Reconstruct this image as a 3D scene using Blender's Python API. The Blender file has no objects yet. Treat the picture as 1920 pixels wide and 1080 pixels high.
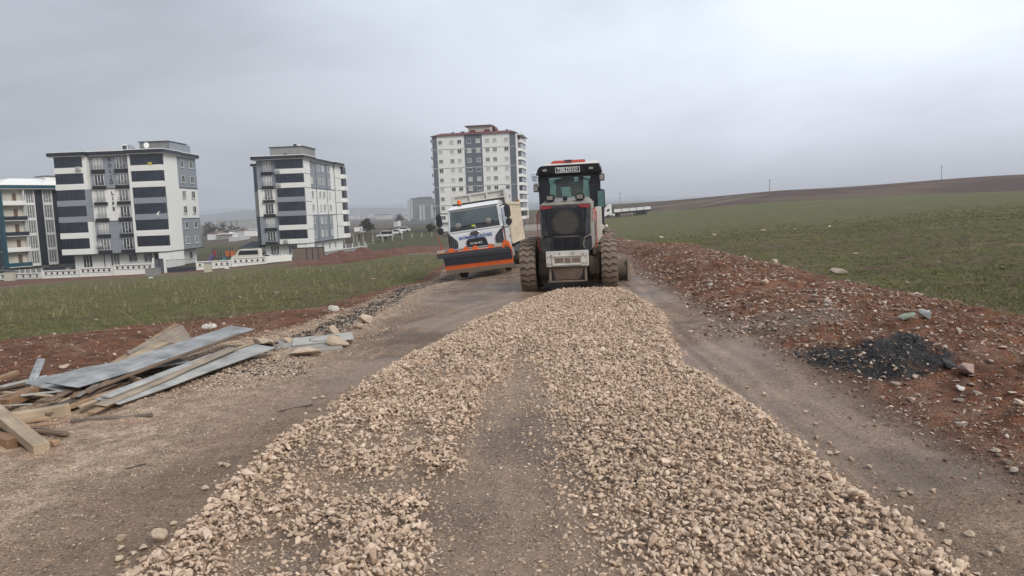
import bpy, bmesh, math, random
import numpy as np
from mathutils import Vector, Matrix, Euler
R = math.radians
random.seed(7)
SC = bpy.context.scene
COL = SC.collection

# ---------------------------------------------------------------- camera
FPX, EYE, PITCH, ROLL = 1400.0, 2.1, R(6.0), R(2.2)
cd = bpy.data.cameras.new('camera'); cam = bpy.data.objects.new('camera', cd); COL.objects.link(cam)
cd.sensor_width = 36.0; cd.lens = 36.0 * FPX / 1920.0; cd.clip_start = 0.1; cd.clip_end = 20000
D0 = Vector((0, math.cos(PITCH), -math.sin(PITCH)))
U0 = Vector((0, math.sin(PITCH), math.cos(PITCH))); R0 = Vector((1, 0, 0))
RV = R0 * math.cos(ROLL) - U0 * math.sin(ROLL); UV = U0 * math.cos(ROLL) + R0 * math.sin(ROLL)
m = Matrix.Identity(4)
for i in range(3):
    m[i][0] = RV[i]; m[i][1] = UV[i]; m[i][2] = -D0[i]
m[0][3], m[1][3], m[2][3] = 0, 0, EYE
cam.matrix_world = m
SC.camera = cam

# ---------------------------------------------------------------- overcast daylight
SUN_EL, SUN_AZ = R(42), R(140)          # azimuth from +Y towards +X: behind the camera, a little to its right
w = bpy.data.worlds.new('World'); SC.world = w; w.use_nodes = True
nt = w.node_tree; nt.nodes.clear()
def N(t, k, **kw):
    n = t.nodes.new(k)
    for a, b in kw.items(): setattr(n, a, b)
    return n
sky = N(nt, 'ShaderNodeTexSky', sky_type='NISHITA'); sky.sun_disc = False
sky.sun_elevation = SUN_EL; sky.sun_rotation = SUN_AZ; sky.air_density = 1.5; sky.dust_density = 6.0; sky.ozone_density = 1.0
bg = N(nt, 'ShaderNodeBackground'); bg.inputs['Strength'].default_value = 0.082
out = N(nt, 'ShaderNodeOutputWorld')
tc = N(nt, 'ShaderNodeTexCoord')
mp = N(nt, 'ShaderNodeMapping'); mp.inputs['Scale'].default_value = (1.0, 1.0, 3.2)
n1 = N(nt, 'ShaderNodeTexNoise'); n1.inputs['Scale'].default_value = 1.6; n1.inputs['Detail'].default_value = 5; n1.inputs['Roughness'].default_value = 0.5
n1.inputs['Distortion'].default_value = 0.35
rp = N(nt, 'ShaderNodeValToRGB')
rp.color_ramp.elements[0].position = 0.36; rp.color_ramp.elements[0].color = (3.0, 3.22, 3.65, 1)
rp.color_ramp.elements[1].position = 0.66; rp.color_ramp.elements[1].color = (4.8, 5.15, 5.8, 1)
# broad thinner, brighter part of the cloud sheet, high to the right of the road
sdir = Vector((math.sin(SUN_AZ) * math.cos(SUN_EL), math.cos(SUN_AZ) * math.cos(SUN_EL), math.sin(SUN_EL)))
dt = N(nt, 'ShaderNodeVectorMath', operation='DOT_PRODUCT'); dt.inputs[1].default_value = Vector((.62, .62, .48))
mr = N(nt, 'ShaderNodeMapRange'); mr.inputs[1].default_value = 0.35; mr.inputs[2].default_value = 1.0
mr.inputs[3].default_value = 0.93; mr.inputs[4].default_value = 1.85; mr.interpolation_type = 'SMOOTHSTEP'
ml = N(nt, 'ShaderNodeVectorMath', operation='SCALE')
mx = N(nt, 'ShaderNodeMix', data_type='RGBA'); mx.inputs[0].default_value = 0.9
L = nt.links.new
L(tc.outputs['Generated'], mp.inputs[0]); L(mp.outputs[0], n1.inputs[0]); L(n1.outputs[0], rp.inputs[0])
L(tc.outputs['Generated'], dt.inputs[0]); L(dt.outputs['Value'], mr.inputs[0])
L(rp.outputs[0], ml.inputs[0]); L(mr.outputs[0], ml.inputs['Scale'])
L(sky.outputs[0], mx.inputs[6]); L(ml.outputs[0], mx.inputs[7]); L(mx.outputs[2], bg.inputs[0]); L(bg.outputs[0], out.inputs[0])
sd = bpy.data.lights.new('sun', 'SUN'); sd.energy = 1.5; sd.angle = R(28); sd.color = (1.0, 0.96, 0.9)
sun = bpy.data.objects.new('sun', sd); COL.objects.link(sun)
sun.rotation_euler = (-sdir).to_track_quat('-Z', 'Y').to_euler()
vs = SC.view_settings
vs.view_transform = 'Standard'; vs.look = 'None'; vs.exposure = 0.68; vs.gamma = 1.0; vs.use_curve_mapping = False
SC.render.engine = 'CYCLES'
SC.cycles.use_denoising = True
SC.cycles.max_bounces = 6; SC.cycles.diffuse_bounces = 3; SC.cycles.glossy_bounces = 3; SC.cycles.transmission_bounces = 6
SC.cycles.volume_bounces = 1; SC.cycles.transparent_max_bounces = 12
SC.cycles.use_adaptive_sampling = True; SC.cycles.adaptive_threshold = 0.02
SC.cycles.volume_step_rate = 10

# ---------------------------------------------------------------- noise
def _hash(ix, iy, s):
    h = (ix.astype(np.int64) * 374761393 + iy.astype(np.int64) * 668265263 + s * 1442695041) & 0xffffffff
    h = ((h ^ (h >> 13)) * 1274126177) & 0xffffffff
    h = h ^ (h >> 16)
    return (h & 0xffff) / 65535.0
def vnoise(x, y, s=0):
    x = np.asarray(x, float); y = np.asarray(y, float)
    ix = np.floor(x); iy = np.floor(y); fx = x - ix; fy = y - iy
    fx = fx * fx * (3 - 2 * fx); fy = fy * fy * (3 - 2 * fy)
    a = _hash(ix, iy, s); b = _hash(ix + 1, iy, s); c = _hash(ix, iy + 1, s); d = _hash(ix + 1, iy + 1, s)
    return (a + (b - a) * fx) * (1 - fy) + (c + (d - c) * fx) * fy
def fbm(x, y, f, o=4, s=0, g=0.5):
    t = 0; a = 1; n = 0
    for k in range(o):
        t = t + a * vnoise(x * f + 17.3 * k, y * f - 9.1 * k, s + k * 7); n += a; a *= g; f *= 2.03
    return t / n            # 0..1
def sstep(a, b, x):
    t = np.clip((np.asarray(x, float) - a) / (b - a), 0, 1); return t * t * (3 - 2 * t)

# ---------------------------------------------------------------- terrain heights (metres)
TAZ = np.array([-.757, -.614, -.45, -.257, -.10, .014, .129, .386, .686, .957])
TY = np.array([4, 12, 20, 32, 60, 80, 100, 125, 160, 200, 240, 300, 400, 600, 1000], float)
TZ = np.array([
    # az -.757 -.614  -.45  -.257  -.10   .014  .129  .386  .686  .957
    [0, 0, 0, 0, 0, 0, 0, 0, 0, 0],                                    # 4
    [0, 0, 0, 0, 0, 0, 0, .10, .15, .15],                              # 12
    [-.35, -.3, -.25, -.15, -.05, 0, .02, .15, .3, .3],                # 20
    [-1.2, -1.1, -.95, -.85, -.8, -.75, -.45, .05, .3, .4],            # 32
    [-3.2, -3.0, -2.7, -2.2, -1.8, -1.5, -.9, -.2, .6, .8],            # 60
    [-4.4, -4.2, -4.0, -3.2, -2.4, -1.9, -1.1, -.1, .85, 1.0],         # 80
    [-5.4, -5.2, -5.1, -4.2, -2.8, -2.2, -1.3, .1, 1.1, 1.3],          # 100
    [-6.6, -6.5, -6.3, -5.2, -3.3, -2.5, -1.5, .45, 1.4, 1.6],         # 125
    [-6.9, -6.6, -6.4, -6.3, -3.9, -2.8, -1.8, .8, 1.7, 2.0],          # 160
    [-7.0, -6.9, -6.8, -6.8, -4.1, -3.1, -1.9, 2.3, 2.9, 3.2],         # 200
    [-7.2, -7.1, -7.0, -7.0, -4.2, -3.3, -1.0, 4.5, 5.8, 6.2],         # 240
    [-7.6, -7.5, -7.4, -7.2, -4.5, -1.8, 1.6, 5.6, 8.2, 8.6],          # 300
    [-8.0, -8.0, -7.6, -5.6, -4.8, 1.3, 2.6, 5.0, 8.0, 8.5],           # 400
    [-8.5, -8.5, -8.2, -8.0, -8.4, -3, -3, -2, 0, 0],                  # 600
    [-9.5, -9.5, -9, -9, -9, -9, -9, -9, -9, -9]])                     # 1000
def base_z(x, y):
    x = np.asarray(x, float); y = np.asarray(y, float)
    yy = np.clip(y, 4, 1000)
    az = np.clip(x / np.maximum(yy, 9.0), TAZ[0], TAZ[-1])
    ia = np.clip(np.searchsorted(TAZ, az) - 1, 0, len(TAZ) - 2); ta = (az - TAZ[ia]) / (TAZ[ia + 1] - TAZ[ia])
    ta = ta * ta * (3 - 2 * ta)
    LY = np.log(TY); ly = np.log(yy)
    iy = np.clip(np.searchsorted(LY, ly) - 1, 0, len(LY) - 2); t = (ly - LY[iy]) / (LY[iy + 1] - LY[iy])
    def P(k): 
        k = np.clip(k, 0, len(LY) - 1); return TZ[k, ia] * (1 - ta) + TZ[k, ia + 1] * ta
    p0, p1, p2, p3 = P(iy - 1), P(iy), P(iy + 1), P(iy + 2)
    # monotone-ish Hermite along range
    l0 = LY[np.clip(iy - 1, 0, None)]; l1 = LY[iy]; l2 = LY[iy + 1]; l3 = LY[np.clip(iy + 2, None, len(LY) - 1)]
    m1 = (p2 - p0) / np.maximum(l2 - l0, 1e-6) * (l2 - l1); m2 = (p3 - p1) / np.maximum(l3 - l1, 1e-6) * (l2 - l1)
    t2 = t * t; t3 = t2 * t
    return (2 * t3 - 3 * t2 + 1) * p1 + (t3 - 2 * t2 + t) * m1 + (-2 * t3 + 3 * t2) * p2 + (t3 - t2) * m2
def ray(px, py):
    return D0 + RV * ((px - 960) / FPX) + UV * ((540 - py) / FPX)
def G(px, py):
    """point of the bare ground seen at a photograph position"""
    d = ray(px, py); lo = 3.0; t = lo; st = .25
    while t < 1500:
        p = Vector((0, 0, EYE)) + d * t
        if p.z < float(base_z(p.x, p.y)):
            a, b = t - st, t
            for _ in range(24):
                c = (a + b) / 2; q = Vector((0, 0, EYE)) + d * c
                if q.z < float(base_z(q.x, q.y)): b = c
                else: a = c
            return Vector((0, 0, EYE)) + d * a
        st = max(.25, t * .02); t += st
    return Vector((0, 0, EYE)) + d * 1500
def AT(px, py, Y):
    d = ray(px, py); t = Y / d.y
    return Vector((0, 0, EYE)) + d * t
def PX(p):
    v = Vector(p) - Vector((0, 0, EYE)); z = v.dot(D0)
    return 960 + FPX * v.dot(RV) / z, 540 - FPX * v.dot(UV) / z
# ---------------------------------------------------------------- materials
MATS = {}
def mat(name, col, rough=.6, metal=0., var=.12, vscale=3., bump=0., bscale=30., dirt=0., dirtcol=(.2, .155, .12), spec=.5, dirtz=None, trans=0., alpha=1., coat=0., stripe=None):
    """procedural paint / plastic / concrete: base colour with blotchy variation, dust film and fine relief"""
    if name in MATS: return MATS[name]
    M = bpy.data.materials.new(name); M.use_nodes = True; t = M.node_tree; b = t.nodes['Principled BSDF']; L = t.links.new
    b.inputs['Roughness'].default_value = rough; b.inputs['Metallic'].default_value = metal
    b.inputs['Specular IOR Level'].default_value = spec
    if coat: b.inputs['Coat Weight'].default_value = coat
    if trans: b.inputs['Transmission Weight'].default_value = trans
    if alpha < 1: b.inputs['Alpha'].default_value = alpha
    tc = N(t, 'ShaderNodeTexCoord')
    no = N(t, 'ShaderNodeTexNoise'); no.inputs['Scale'].default_value = vscale; no.inputs['Detail'].default_value = 6; no.inputs['Roughness'].default_value = .6
    L(tc.outputs['Object'], no.inputs[0])
    mr = N(t, 'ShaderNodeMapRange'); mr.inputs[1].default_value = .3; mr.inputs[2].default_value = .7; mr.inputs[3].default_value = 1 - var; mr.inputs[4].default_value = 1 + var
    L(no.outputs[0], mr.inputs[0])
    sc = N(t, 'ShaderNodeVectorMath', operation='SCALE'); sc.inputs[0].default_value = col
    L(mr.outputs[0], sc.inputs['Scale']); cur = sc.outputs[0]
    if stripe:       # lap joints of cladding: (period along z, depth of tint)
        sx = N(t, 'ShaderNodeSeparateXYZ'); L(tc.outputs['Object'], sx.inputs[0])
        md = N(t, 'ShaderNodeMath', operation='PINGPONG'); md.inputs[1].default_value = stripe[0] / 2; L(sx.outputs[2], md.inputs[0])
        m3 = N(t, 'ShaderNodeMapRange'); m3.inputs[1].default_value = 0; m3.inputs[2].default_value = stripe[0] * .1; m3.inputs[3].default_value = 1 - stripe[1]; m3.inputs[4].default_value = 1
        L(md.outputs[0], m3.inputs[0]); s2 = N(t, 'ShaderNodeVectorMath', operation='SCALE'); L(cur, s2.inputs[0]); L(m3.outputs[0], s2.inputs['Scale']); cur = s2.outputs[0]
    if dirt > 0:
        n2 = N(t, 'ShaderNodeTexNoise'); n2.inputs['Scale'].default_value = vscale * 2.3; n2.inputs['Detail'].default_value = 8; n2.inputs['Roughness'].default_value = .7
        L(tc.outputs['Object'], n2.inputs[0])
        m2 = N(t, 'ShaderNodeMapRange'); m2.inputs[1].default_value = .62 - .45 * dirt; m2.inputs[2].default_value = .9 - .35 * dirt; m2.inputs[3].default_value = 0; m2.inputs[4].default_value = min(1, .35 + dirt * .7)
        L(n2.outputs[0], m2.inputs[0]); fac = m2.outputs[0]
        if dirtz:    # road splash: heavier low on the machine (a real film of mud)
            sx = N(t, 'ShaderNodeSeparateXYZ'); L(tc.outputs['Object'], sx.inputs[0])
            m4 = N(t, 'ShaderNodeMapRange'); m4.inputs[1].default_value = dirtz[0]; m4.inputs[2].default_value = dirtz[1]; m4.inputs[3].default_value = 1; m4.inputs[4].default_value = .15
            L(sx.outputs[2], m4.inputs[0]); mu = N(t, 'ShaderNodeMath', operation='MULTIPLY'); L(fac, mu.inputs[0]); L(m4.outputs[0], mu.inputs[1]); fac = mu.outputs[0]
        mx = N(t, 'ShaderNodeMix', data_type='RGBA'); L(fac, mx.inputs[0]); L(cur, mx.inputs[6]); mx.inputs[7].default_value = (*dirtcol, 1); cur = mx.outputs[2]
        rm = N(t, 'ShaderNodeMapRange'); rm.inputs[3].default_value = rough; rm.inputs[4].default_value = .85; L(fac, rm.inputs[0]); L(rm.outputs[0], b.inputs['Roughness'])
    L(cur, b.inputs['Base Color'])
    if bump:
        n3 = N(t, 'ShaderNodeTexNoise'); n3.inputs['Scale'].default_value = bscale; n3.inputs['Detail'].default_value = 5
        L(tc.outputs['Object'], n3.inputs[0]); bp = N(t, 'ShaderNodeBump'); bp.inputs['Strength'].default_value = bump; bp.inputs['Distance'].default_value = .02
        L(n3.outputs[0], bp.inputs['Height']); L(bp.outputs[0], b.inputs['Normal'])
    M.diffuse_color = (*col, 1); MATS[name] = M
    return M

def tag(o, label=None, cat=None, group=None, kind=None):
    for k, v in (('label', label), ('category', cat), ('group', group), ('kind', kind)):
        if v: o[k] = v
    return o
def link(name, me, m=None, parent=None):
    o = bpy.data.objects.new(name, me); COL.objects.link(o)
    if m is not None and me is not None: me.materials.append(m)
    if parent is not None: o.parent = parent
    return o

# ---------------------------------------------------------------- zone curves on the ground
def curve(pts):
    q = sorted([(g.y, g.x) for g in (G(*p) for p in pts)]); return np.array([a for a, _ in q]), np.array([b for _, b in q])
def X(c, y): return np.interp(y, c[0], c[1])
GL = curve([(210, 1080), (300, 1010), (370, 940), (480, 850), (560, 800), (640, 740), (700, 700), (800, 648), (880, 605), (960, 572), (1010, 556), (1060, 546)])
GR = curve([(1870, 1080), (1800, 1030), (1700, 960), (1620, 900), (1530, 840), (1450, 780), (1360, 730), (1300, 680), (1275, 630), (1250, 590), (1215, 560), (1170, 544)])
RL = curve([(-60, 1080), (120, 960), (300, 850), (430, 770), (560, 705), (640, 655), (700, 612), (770, 566), (830, 530), (880, 500), (930, 465), (962, 440), (975, 428)])
RR = curve([(2100, 1000), (1920, 905), (1760, 825), (1650, 770), (1540, 705), (1450, 650), (1350, 595), (1260, 545), (1200, 510), (1170, 485), (1115, 455), (1040, 440), (1005, 430)])
FR = curve([(2100, 650), (1920, 606), (1750, 575), (1600, 545), (1450, 512), (1300, 478), (1200, 460), (1165, 450), (1120, 435), (1060, 428)])
FL = curve([(-420, 700), (0, 637), (250, 610), (450, 592), (600, 575), (700, 547), (800, 512), (830, 495), (870, 470), (905, 450), (930, 438)])
RS = curve([(-700, 900), (-300, 790), (0, 725), (200, 695), (350, 657), (480, 627), (600, 600), (700, 564), (760, 540), (830, 507), (880, 478), (930, 445)])
TRK = curve([(935, 1080), (925, 950), (930, 850), (945, 760), (965, 690), (970, 660), (975, 640)])      # middle of the bare wheel track in the gravel
MOUND = G(1640, 690); MOUND2 = G(1470, 625)
def far_edge(pts):
    q = sorted([(g.x / g.y, g.y) for g in (G(*p) for p in pts)]); return np.array([a for a, _ in q]), np.array([b for _, b in q])
FLF = far_edge([(-300, 560), (0, 540), (300, 515), (480, 500), (650, 489), (820, 476), (900, 470)])
FLF2 = far_edge([(-300, 545), (0, 527), (200, 517), (330, 505), (500, 497), (660, 474), (760, 464), (830, 462), (900, 462)])
FRF = far_edge([(1100, 414), (1220, 398), (1400, 384), (1500, 376), (1700, 366), (1920, 358), (2300, 345)])

def gravel_density(x, y):
    """0..1 how thickly the dumped stones lie"""
    gl = X(GL, y); gr = X(GR, y)
    wob = .30 * (fbm(x, y, 1.3, 3, 5) - .5)
    inside = sstep(-.08, .30, x - gl + wob) * sstep(-.08, .26, gr - x + wob) * sstep(0, .3, 18.35 - y + wob)
    t = x - X(TRK, y); wdt = np.interp(y, [3, 5, 8, 11, 14], [.40, .33, .22, .16, .05])
    bare = sstep(wdt * 1.7, wdt * .35, np.abs(t + .34 * (fbm(x, y, 1.7, 3, 9) - .5))) * np.interp(y, [3, 7, 9.5, 12], [1, .92, .55, 0])
    n = fbm(x, y, 1.1, 4, 21)
    n = .4 * fbm(x * 1.9, y * .6, 1.1, 4, 21) + .6 * fbm(x * 1.2, y * .8, 3.4, 4, 23)
    edge = sstep(.0, .55, np.minimum(x - gl, gr - x))
    thin = np.where(t < 0, sstep(.60, .36, n) * np.interp(y, [3, 8, 12, 15], [.62, .62, .35, .0]) * edge, sstep(.42, .28, n) * .3)
    thin = np.maximum(thin * .9, np.where((t > 0) & (t < wdt + .9), .75 * sstep(wdt + .9, wdt * .5, t) * np.interp(y, [3, 8, 12], [1, .8, .2]), 0))
    return inside * np.clip(1 - bare * .93, 0.02, 1) * (1 - thin)

def relief(x, y, fine=True):
    """local relief above the base terrain"""
    near = sstep(70, 30, y)
    z = np.zeros_like(x)
    d = x - X(RR, y); f = x - X(FR, y)
    wid = np.maximum(X(FR, y) - X(RR, y), .6)
    u = np.clip(d / wid, -1, 2)
    bank = np.interp(y, [4, 12, 20, 40], [.10, .16, .30, .36]) * sstep(-.02, .4, u) * (1 - .45 * sstep(.75, 1.25, u))
    z = z + bank * sstep(95, 45, y) * sstep(2, 8, y)
    soil = sstep(-.15, .35, d) * sstep(.5, -.4, f)
    soilL = sstep(.1, -.4, x - X(RL, y) + .5) * sstep(-.3, .3, x - X(FL, y))
    s = np.clip(soil + .55 * soilL, 0, 1) * near
    z = z + s * (.20 * (fbm(x, y, .9, 3, 31) - .5) + .17 * (fbm(x, y, 4.0, 4, 33, .6) - .5))
    fld = (sstep(-.2, .6, f) + sstep(.2, -.6, x - X(FL, y))) * sstep(140, 60, y)
    z = z + fld * (.10 * (fbm(x, y, 1.5, 3, 41) - .5) + .10 * (fbm(x, y, 5.5, 3, 43, .6) - .5))
    for (c, r, h) in ((MOUND, .85, .30), (MOUND2, 1.0, .13)):
        dd = np.hypot((x - c.x) / 1.25, y - c.y - .25) / r
        z = z + h * np.exp(-dd ** 2 * 1.6) * (.8 + .4 * fbm(x, y, 3, 3, 3))
    road = sstep(.3, -.1, d) * sstep(-.3, .2, x - X(RL, y)) * near
    z = z + road * (.03 * (fbm(x, y, .8, 3, 51) - .5) + .022 * (fbm(x, y, 7, 3, 53, .6) - .5) + .035 * (fbm(np.where(x - X(TRK, y) > 0, x - X(RR, y), x - X(GL, y)) * 5.5, y * .3, 1, 4, 111, .6) - .5))
    tc_ = np.clip(x + 1.3, -1.6, 2.2); z = z + .105 * tc_ * np.exp(-((y - 36) / 6.5) ** 2)
    gd = gravel_density(x, y)
    z = z + gd * .05 * (.6 + .8 * fbm(x, y, 1.0, 3, 61))
    # wheel ruts in the wet strip to the right of the gravel
    for off, wd, dp in ((-.95, .05, .02), (-1.12, .05, .022), (-.62, .09, .02)):
        z = z - road * dp * np.exp(-((d - off + .05 * np.sin(y * 1.3)) / wd) ** 2) * sstep(24, 18, y)
    dl = x - X(GL, y)
    for off, wd, dp in ((-.55, .16, .018), (-1.5, .12, .015)):
        z = z - road * dp * np.exp(-((dl - off) / wd) ** 2)
    return z
def ground(x, y):
    x = np.atleast_1d(np.asarray(x, float)); y = np.atleast_1d(np.asarray(y, float))
    return base_z(x, y) + relief(x, y)
def gz(x, y): return float(ground(x, y)[0])

def axis(lo, hi, fine0, fine1, st, g1, lim1, g2):
    a = [fine0 + i * st for i in range(int((fine1 - fine0) / st) + 1)]
    s = st; v = a[-1]
    while v < hi: s *= (g1 if v < lim1 else g2); v += s; a.append(v)
    s = st; v = a[0]; pre = []
    while v > lo: s *= (g1 if v > -lim1 else g2); v -= s; pre.append(v)
    return np.array(pre[::-1] + a)
ax = axis(-5200, 5200, -8.5, 9.5, .055, 1.02, 150, 1.12)
ay = axis(-45, 9000, 3.2, 20, .06, 1.02, 330, 1.07)
GX, GY = np.meshgrid(ax, ay)
x = GX.ravel(); y = GY.ravel()
z = base_z(x, y) + relief(x, y)
az = x / np.maximum(y, 4.)
# --- albedo of what lies on the ground
def mixc(a, b, t): return a * (1 - t[:, None]) + b * t[:, None]
def C(r, g, b): return np.array([[r, g, b]])
n_l = fbm(x, y, .35, 4, 71); n_m = fbm(x, y, 2.2, 4, 73); n_f = fbm(x, y, 9, 3, 75); n_x = fbm(x, y, 25, 2, 79)
mud = C(.228, .160, .112) * (.80 + .42 * n_m[:, None]) * (.9 + .2 * n_f[:, None])
un = np.where(x - X(TRK, y) > 0, x - X(RR, y), x - X(GL, y)); strk = fbm(un * 5.5, y * .30, 1, 4, 111, .6); strk2 = fbm(un * 14, y * .5, 1, 3, 113)
mud = mud * (.58 + .62 * strk[:, None] + .26 * strk2[:, None])
mud = mixc(mud, C(.135, .098, .072), sstep(.52, .72, fbm(x, y, 1.1, 4, 77)) * .8)
verge = mixc(C(.50, .375, .275), C(.33, .24, .172), sstep(.35, .65, n_f)); verge = mixc(verge, C(.30, .19, .135), sstep(.5, .7, n_m) * .6)
red = mixc(C(.190, .084, .045), C(.112, .052, .031), sstep(.35, .65, n_f)); red = mixc(red, C(.23, .13, .092), sstep(.52, .75, n_m) * .6)
rock = C(.19, .15, .12)
red = mixc(red, rock + 0 * red, sstep(.60, .74, n_x) * .55)
earth = mixc(C(.150, .105, .068), C(.095, .068, .046), sstep(.35, .65, n_f))
green = mixc(C(.134, .136, .058), C(.108, .116, .048), sstep(.4, .6, n_m))
tufty = sstep(.26, .52, .55 * fbm(x, y, 3.1, 4, 81) + .45 * fbm(x * .35 + y * .2, y, .9, 3, 83))
far = sstep(25, 90, y)
field = mixc(earth, green, np.clip(tufty * .75 + far * .25, 0, .92))
field = mixc(field, C(.1, .085, .045), sstep(.52, .75, n_l) * .45)
fieldL = mixc(field, C(.15, .13, .068), np.full(len(x), .30) * sstep(30, 90, y))
black = C(.03, .029, .030) * (.7 + .8 * n_f[:, None])
col = mud.copy(); rough = np.full(len(x), .58) + .12 * n_m - .2 * sstep(.5, .62, n_l) * sstep(30, 15, y) + .15 * sstep(20, 40, y)
wn = .35 * (fbm(x, y, 1.7, 4, 91) - .5)
dR = x - X(RR, y); dFR = x - X(FR, y); dRL = x - X(RL, y); dFL = x - X(FL, y)
def lay(c, r, t):
    global col, rough
    t = np.clip(t, 0, 1); col = mixc(col, c + 0 * col, t); rough = rough * (1 - t) + r * t
# left verge of crushed stone, then red soil, then field
w2 = 1.2 * (fbm(x, y, .9, 4, 93) - .5)
lay(verge, .85, sstep(.55, -.6, dRL + w2))
bl = np.interp(y, [8, 10, 12.5, 20, 30, 40], [-2.8, -2.3, -.9, -.65, -.5, -.4])
lay(black, .7, sstep(.35, .1, np.abs(dRL - bl + wn) - .18) * sstep(10.3, 11.5, y) * sstep(60, 30, y) * .9 * sstep(.3, .5, n_m))
lay(red, .9, sstep(.15, -.15, x - X(RS, y) + 1.4 * wn))
lay(fieldL, .95, sstep(.15, -.15, dFL + wn * 1.4) * (y < 400))
# right: brown shoulder, red bank, field
lay(C(.155, .105, .08) * (.7 + .6 * n_f[:, None]), .75, sstep(-.35, .1, dR + wn))
lay(red, .9, sstep(-.05, .3, dR + wn) * (.55 + .45 * sstep(-.2, .7, dR + 2.5 * wn + .12 * (y - 6))))
dm2 = np.hypot((x - MOUND2.x) / 1.4, (y - MOUND2.y - .4) / 1.0)
lay(C(.19, .165, .135) * (.45 + n_f[:, None]), .8, sstep(1.0, .5, dm2 + wn * 1.8) * .6)
dm = np.hypot((x - MOUND.x) / .85, (y - MOUND.y) / .7)
lay(black * .9, .6, sstep(1.05, .8, dm + wn * 1.2) * sstep(.30, .45, n_m + .08))
lay(C(.165, .088, .052), .9, sstep(.5, .32, np.hypot((x - MOUND.x + .1) / 1.1, (y - MOUND.y - .42) / .75) + wn * .5))
lay(field, .95, sstep(-.15, .2, dFR + wn * 1.6))
# beyond the fields
yl = np.interp(az, *FLF); yl2 = np.interp(az, *FLF2); yr = np.interp(az, *FRF)
left = az < .06
lay(C(.16, .088, .064) * (.8 + .4 * n_m[:, None]), .9, np.where(left, sstep(-1, 1, y - yl + 3 * wn) * (dRL < 1), 0))
lay(C(.25, .18, .14), .9, np.where(left, sstep(1.6, .6, np.abs(y - yl + wn * 2)) * .8 * (dRL < 0), 0))
grn2 = mixc(C(.085, .088, .042), C(.075, .066, .040), sstep(.4, .65, n_l))
lay(grn2, .9, np.where(left, sstep(-1.5, 1.5, y - yl2 + 8 * wn) * (dRL < 0), 0))
plain = mixc(C(.095, .072, .060), C(.115, .10, .07), sstep(.45, .6, fbm(x, y, .012, 4, 97)))
lay(plain, .9, np.where(az < -.02, sstep(-20, 20, y - np.interp(az, [-.757, -.45, -.25, -.17, -.10, -.02], [330, 300, 300, 330, 420, 400]) + 60 * (fbm(x, y, .01, 3, 98) - .5)), 0))
brown = mixc(C(.085, .058, .050), C(.125, .088, .068), sstep(.45, .65, fbm(x, y, .05, 4, 99)))
brown = mixc(brown, C(.19, .16, .115), sstep(.56, .64, fbm(x * .35, y, .09, 4, 101)) * .8 * sstep(320, 230, y) * sstep(.75, .25, az))
brown = mixc(brown, C(.10, .10, .055), sstep(.28, .12, az) * sstep(285, 330, y) * .9)
lay(brown, .95, np.where(az > -.02, sstep(-2, 2, y - yr + 8 * wn), 0) * (x > X(RR, y) * (y < 150)))
# ground before the tower's fence and cross road
lay(C(.15, .11, .085), .9, sstep(-.11, -.05, az) * sstep(.12, .07, az) * sstep(100, 125, y) * sstep(262, 235, y) * .7)

def grid_mesh():
    nx, ny = len(ax), len(ay)
    co = np.stack([x, y, z], 1)
    i = np.arange(nx - 1); j = np.arange(ny - 1); I, J = np.meshgrid(i, j)
    a = (J * nx + I).ravel(); return co, np.stack([a, a + 1, a + 1 + nx, a + nx], 1)
co, quads = grid_mesh()
# soil material: colour and wetness of the soils come from the layers above, crumbs and pits from noise
GM = bpy.data.materials.new('soil_and_mud'); GM.use_nodes = True; t = GM.node_tree; b = t.nodes['Principled BSDF']; L = t.links.new
at = N(t, 'ShaderNodeAttribute', attribute_name='soil'); ge = N(t, 'ShaderNodeNewGeometry')
ar = N(t, 'ShaderNodeAttribute', attribute_name='wet')
na = N(t, 'ShaderNodeTexNoise'); na.inputs['Scale'].default_value = 34; na.inputs['Detail'].default_value = 6; na.inputs['Roughness'].default_value = .68
nb = N(t, 'ShaderNodeTexVoronoi'); nb.inputs['Scale'].default_value = 48
nc = N(t, 'ShaderNodeTexNoise'); nc.inputs['Scale'].default_value = 5; nc.inputs['Detail'].default_value = 8; nc.inputs['Roughness'].default_value = .65
for q in (na, nb, nc): L(ge.outputs['Position'], q.inputs[0])
m1 = N(t, 'ShaderNodeMapRange'); m1.inputs[1].default_value = .3; m1.inputs[2].default_value = .7; m1.inputs[3].default_value = .62; m1.inputs[4].default_value = 1.38; L(na.outputs[0], m1.inputs[0])
m2 = N(t, 'ShaderNodeMapRange'); m2.inputs[1].default_value = .3; m2.inputs[2].default_value = .7; m2.inputs[3].default_value = .8; m2.inputs[4].default_value = 1.2; L(nc.outputs[0], m2.inputs[0])
nd = N(t, 'ShaderNodeTexNoise'); nd.inputs['Scale'].default_value = 1; nd.inputs['Detail'].default_value = 9; nd.inputs['Roughness'].default_value = .68
mpd = N(t, 'ShaderNodeMapping'); mpd.inputs['Scale'].default_value = (.22, .9, .5); mpd.inputs['Rotation'].default_value = (0, 0, R(20)); L(ge.outputs['Position'], mpd.inputs[0]); L(mpd.outputs[0], nd.inputs[0])
m5 = N(t, 'ShaderNodeMapRange'); m5.inputs[1].default_value = .36; m5.inputs[2].default_value = .64; m5.inputs[3].default_value = .80; m5.inputs[4].default_value = 1.16; L(nd.outputs[0], m5.inputs[0])
m6 = N(t, 'ShaderNodeMath', operation='MULTIPLY'); L(m5.outputs[0], m6.inputs[0]); L(m2.outputs[0], m6.inputs[1]); m2 = m6
mm = N(t, 'ShaderNodeMath', operation='MULTIPLY'); L(m1.outputs[0], mm.inputs[0]); L(m2.outputs[0], mm.inputs[1])
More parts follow.
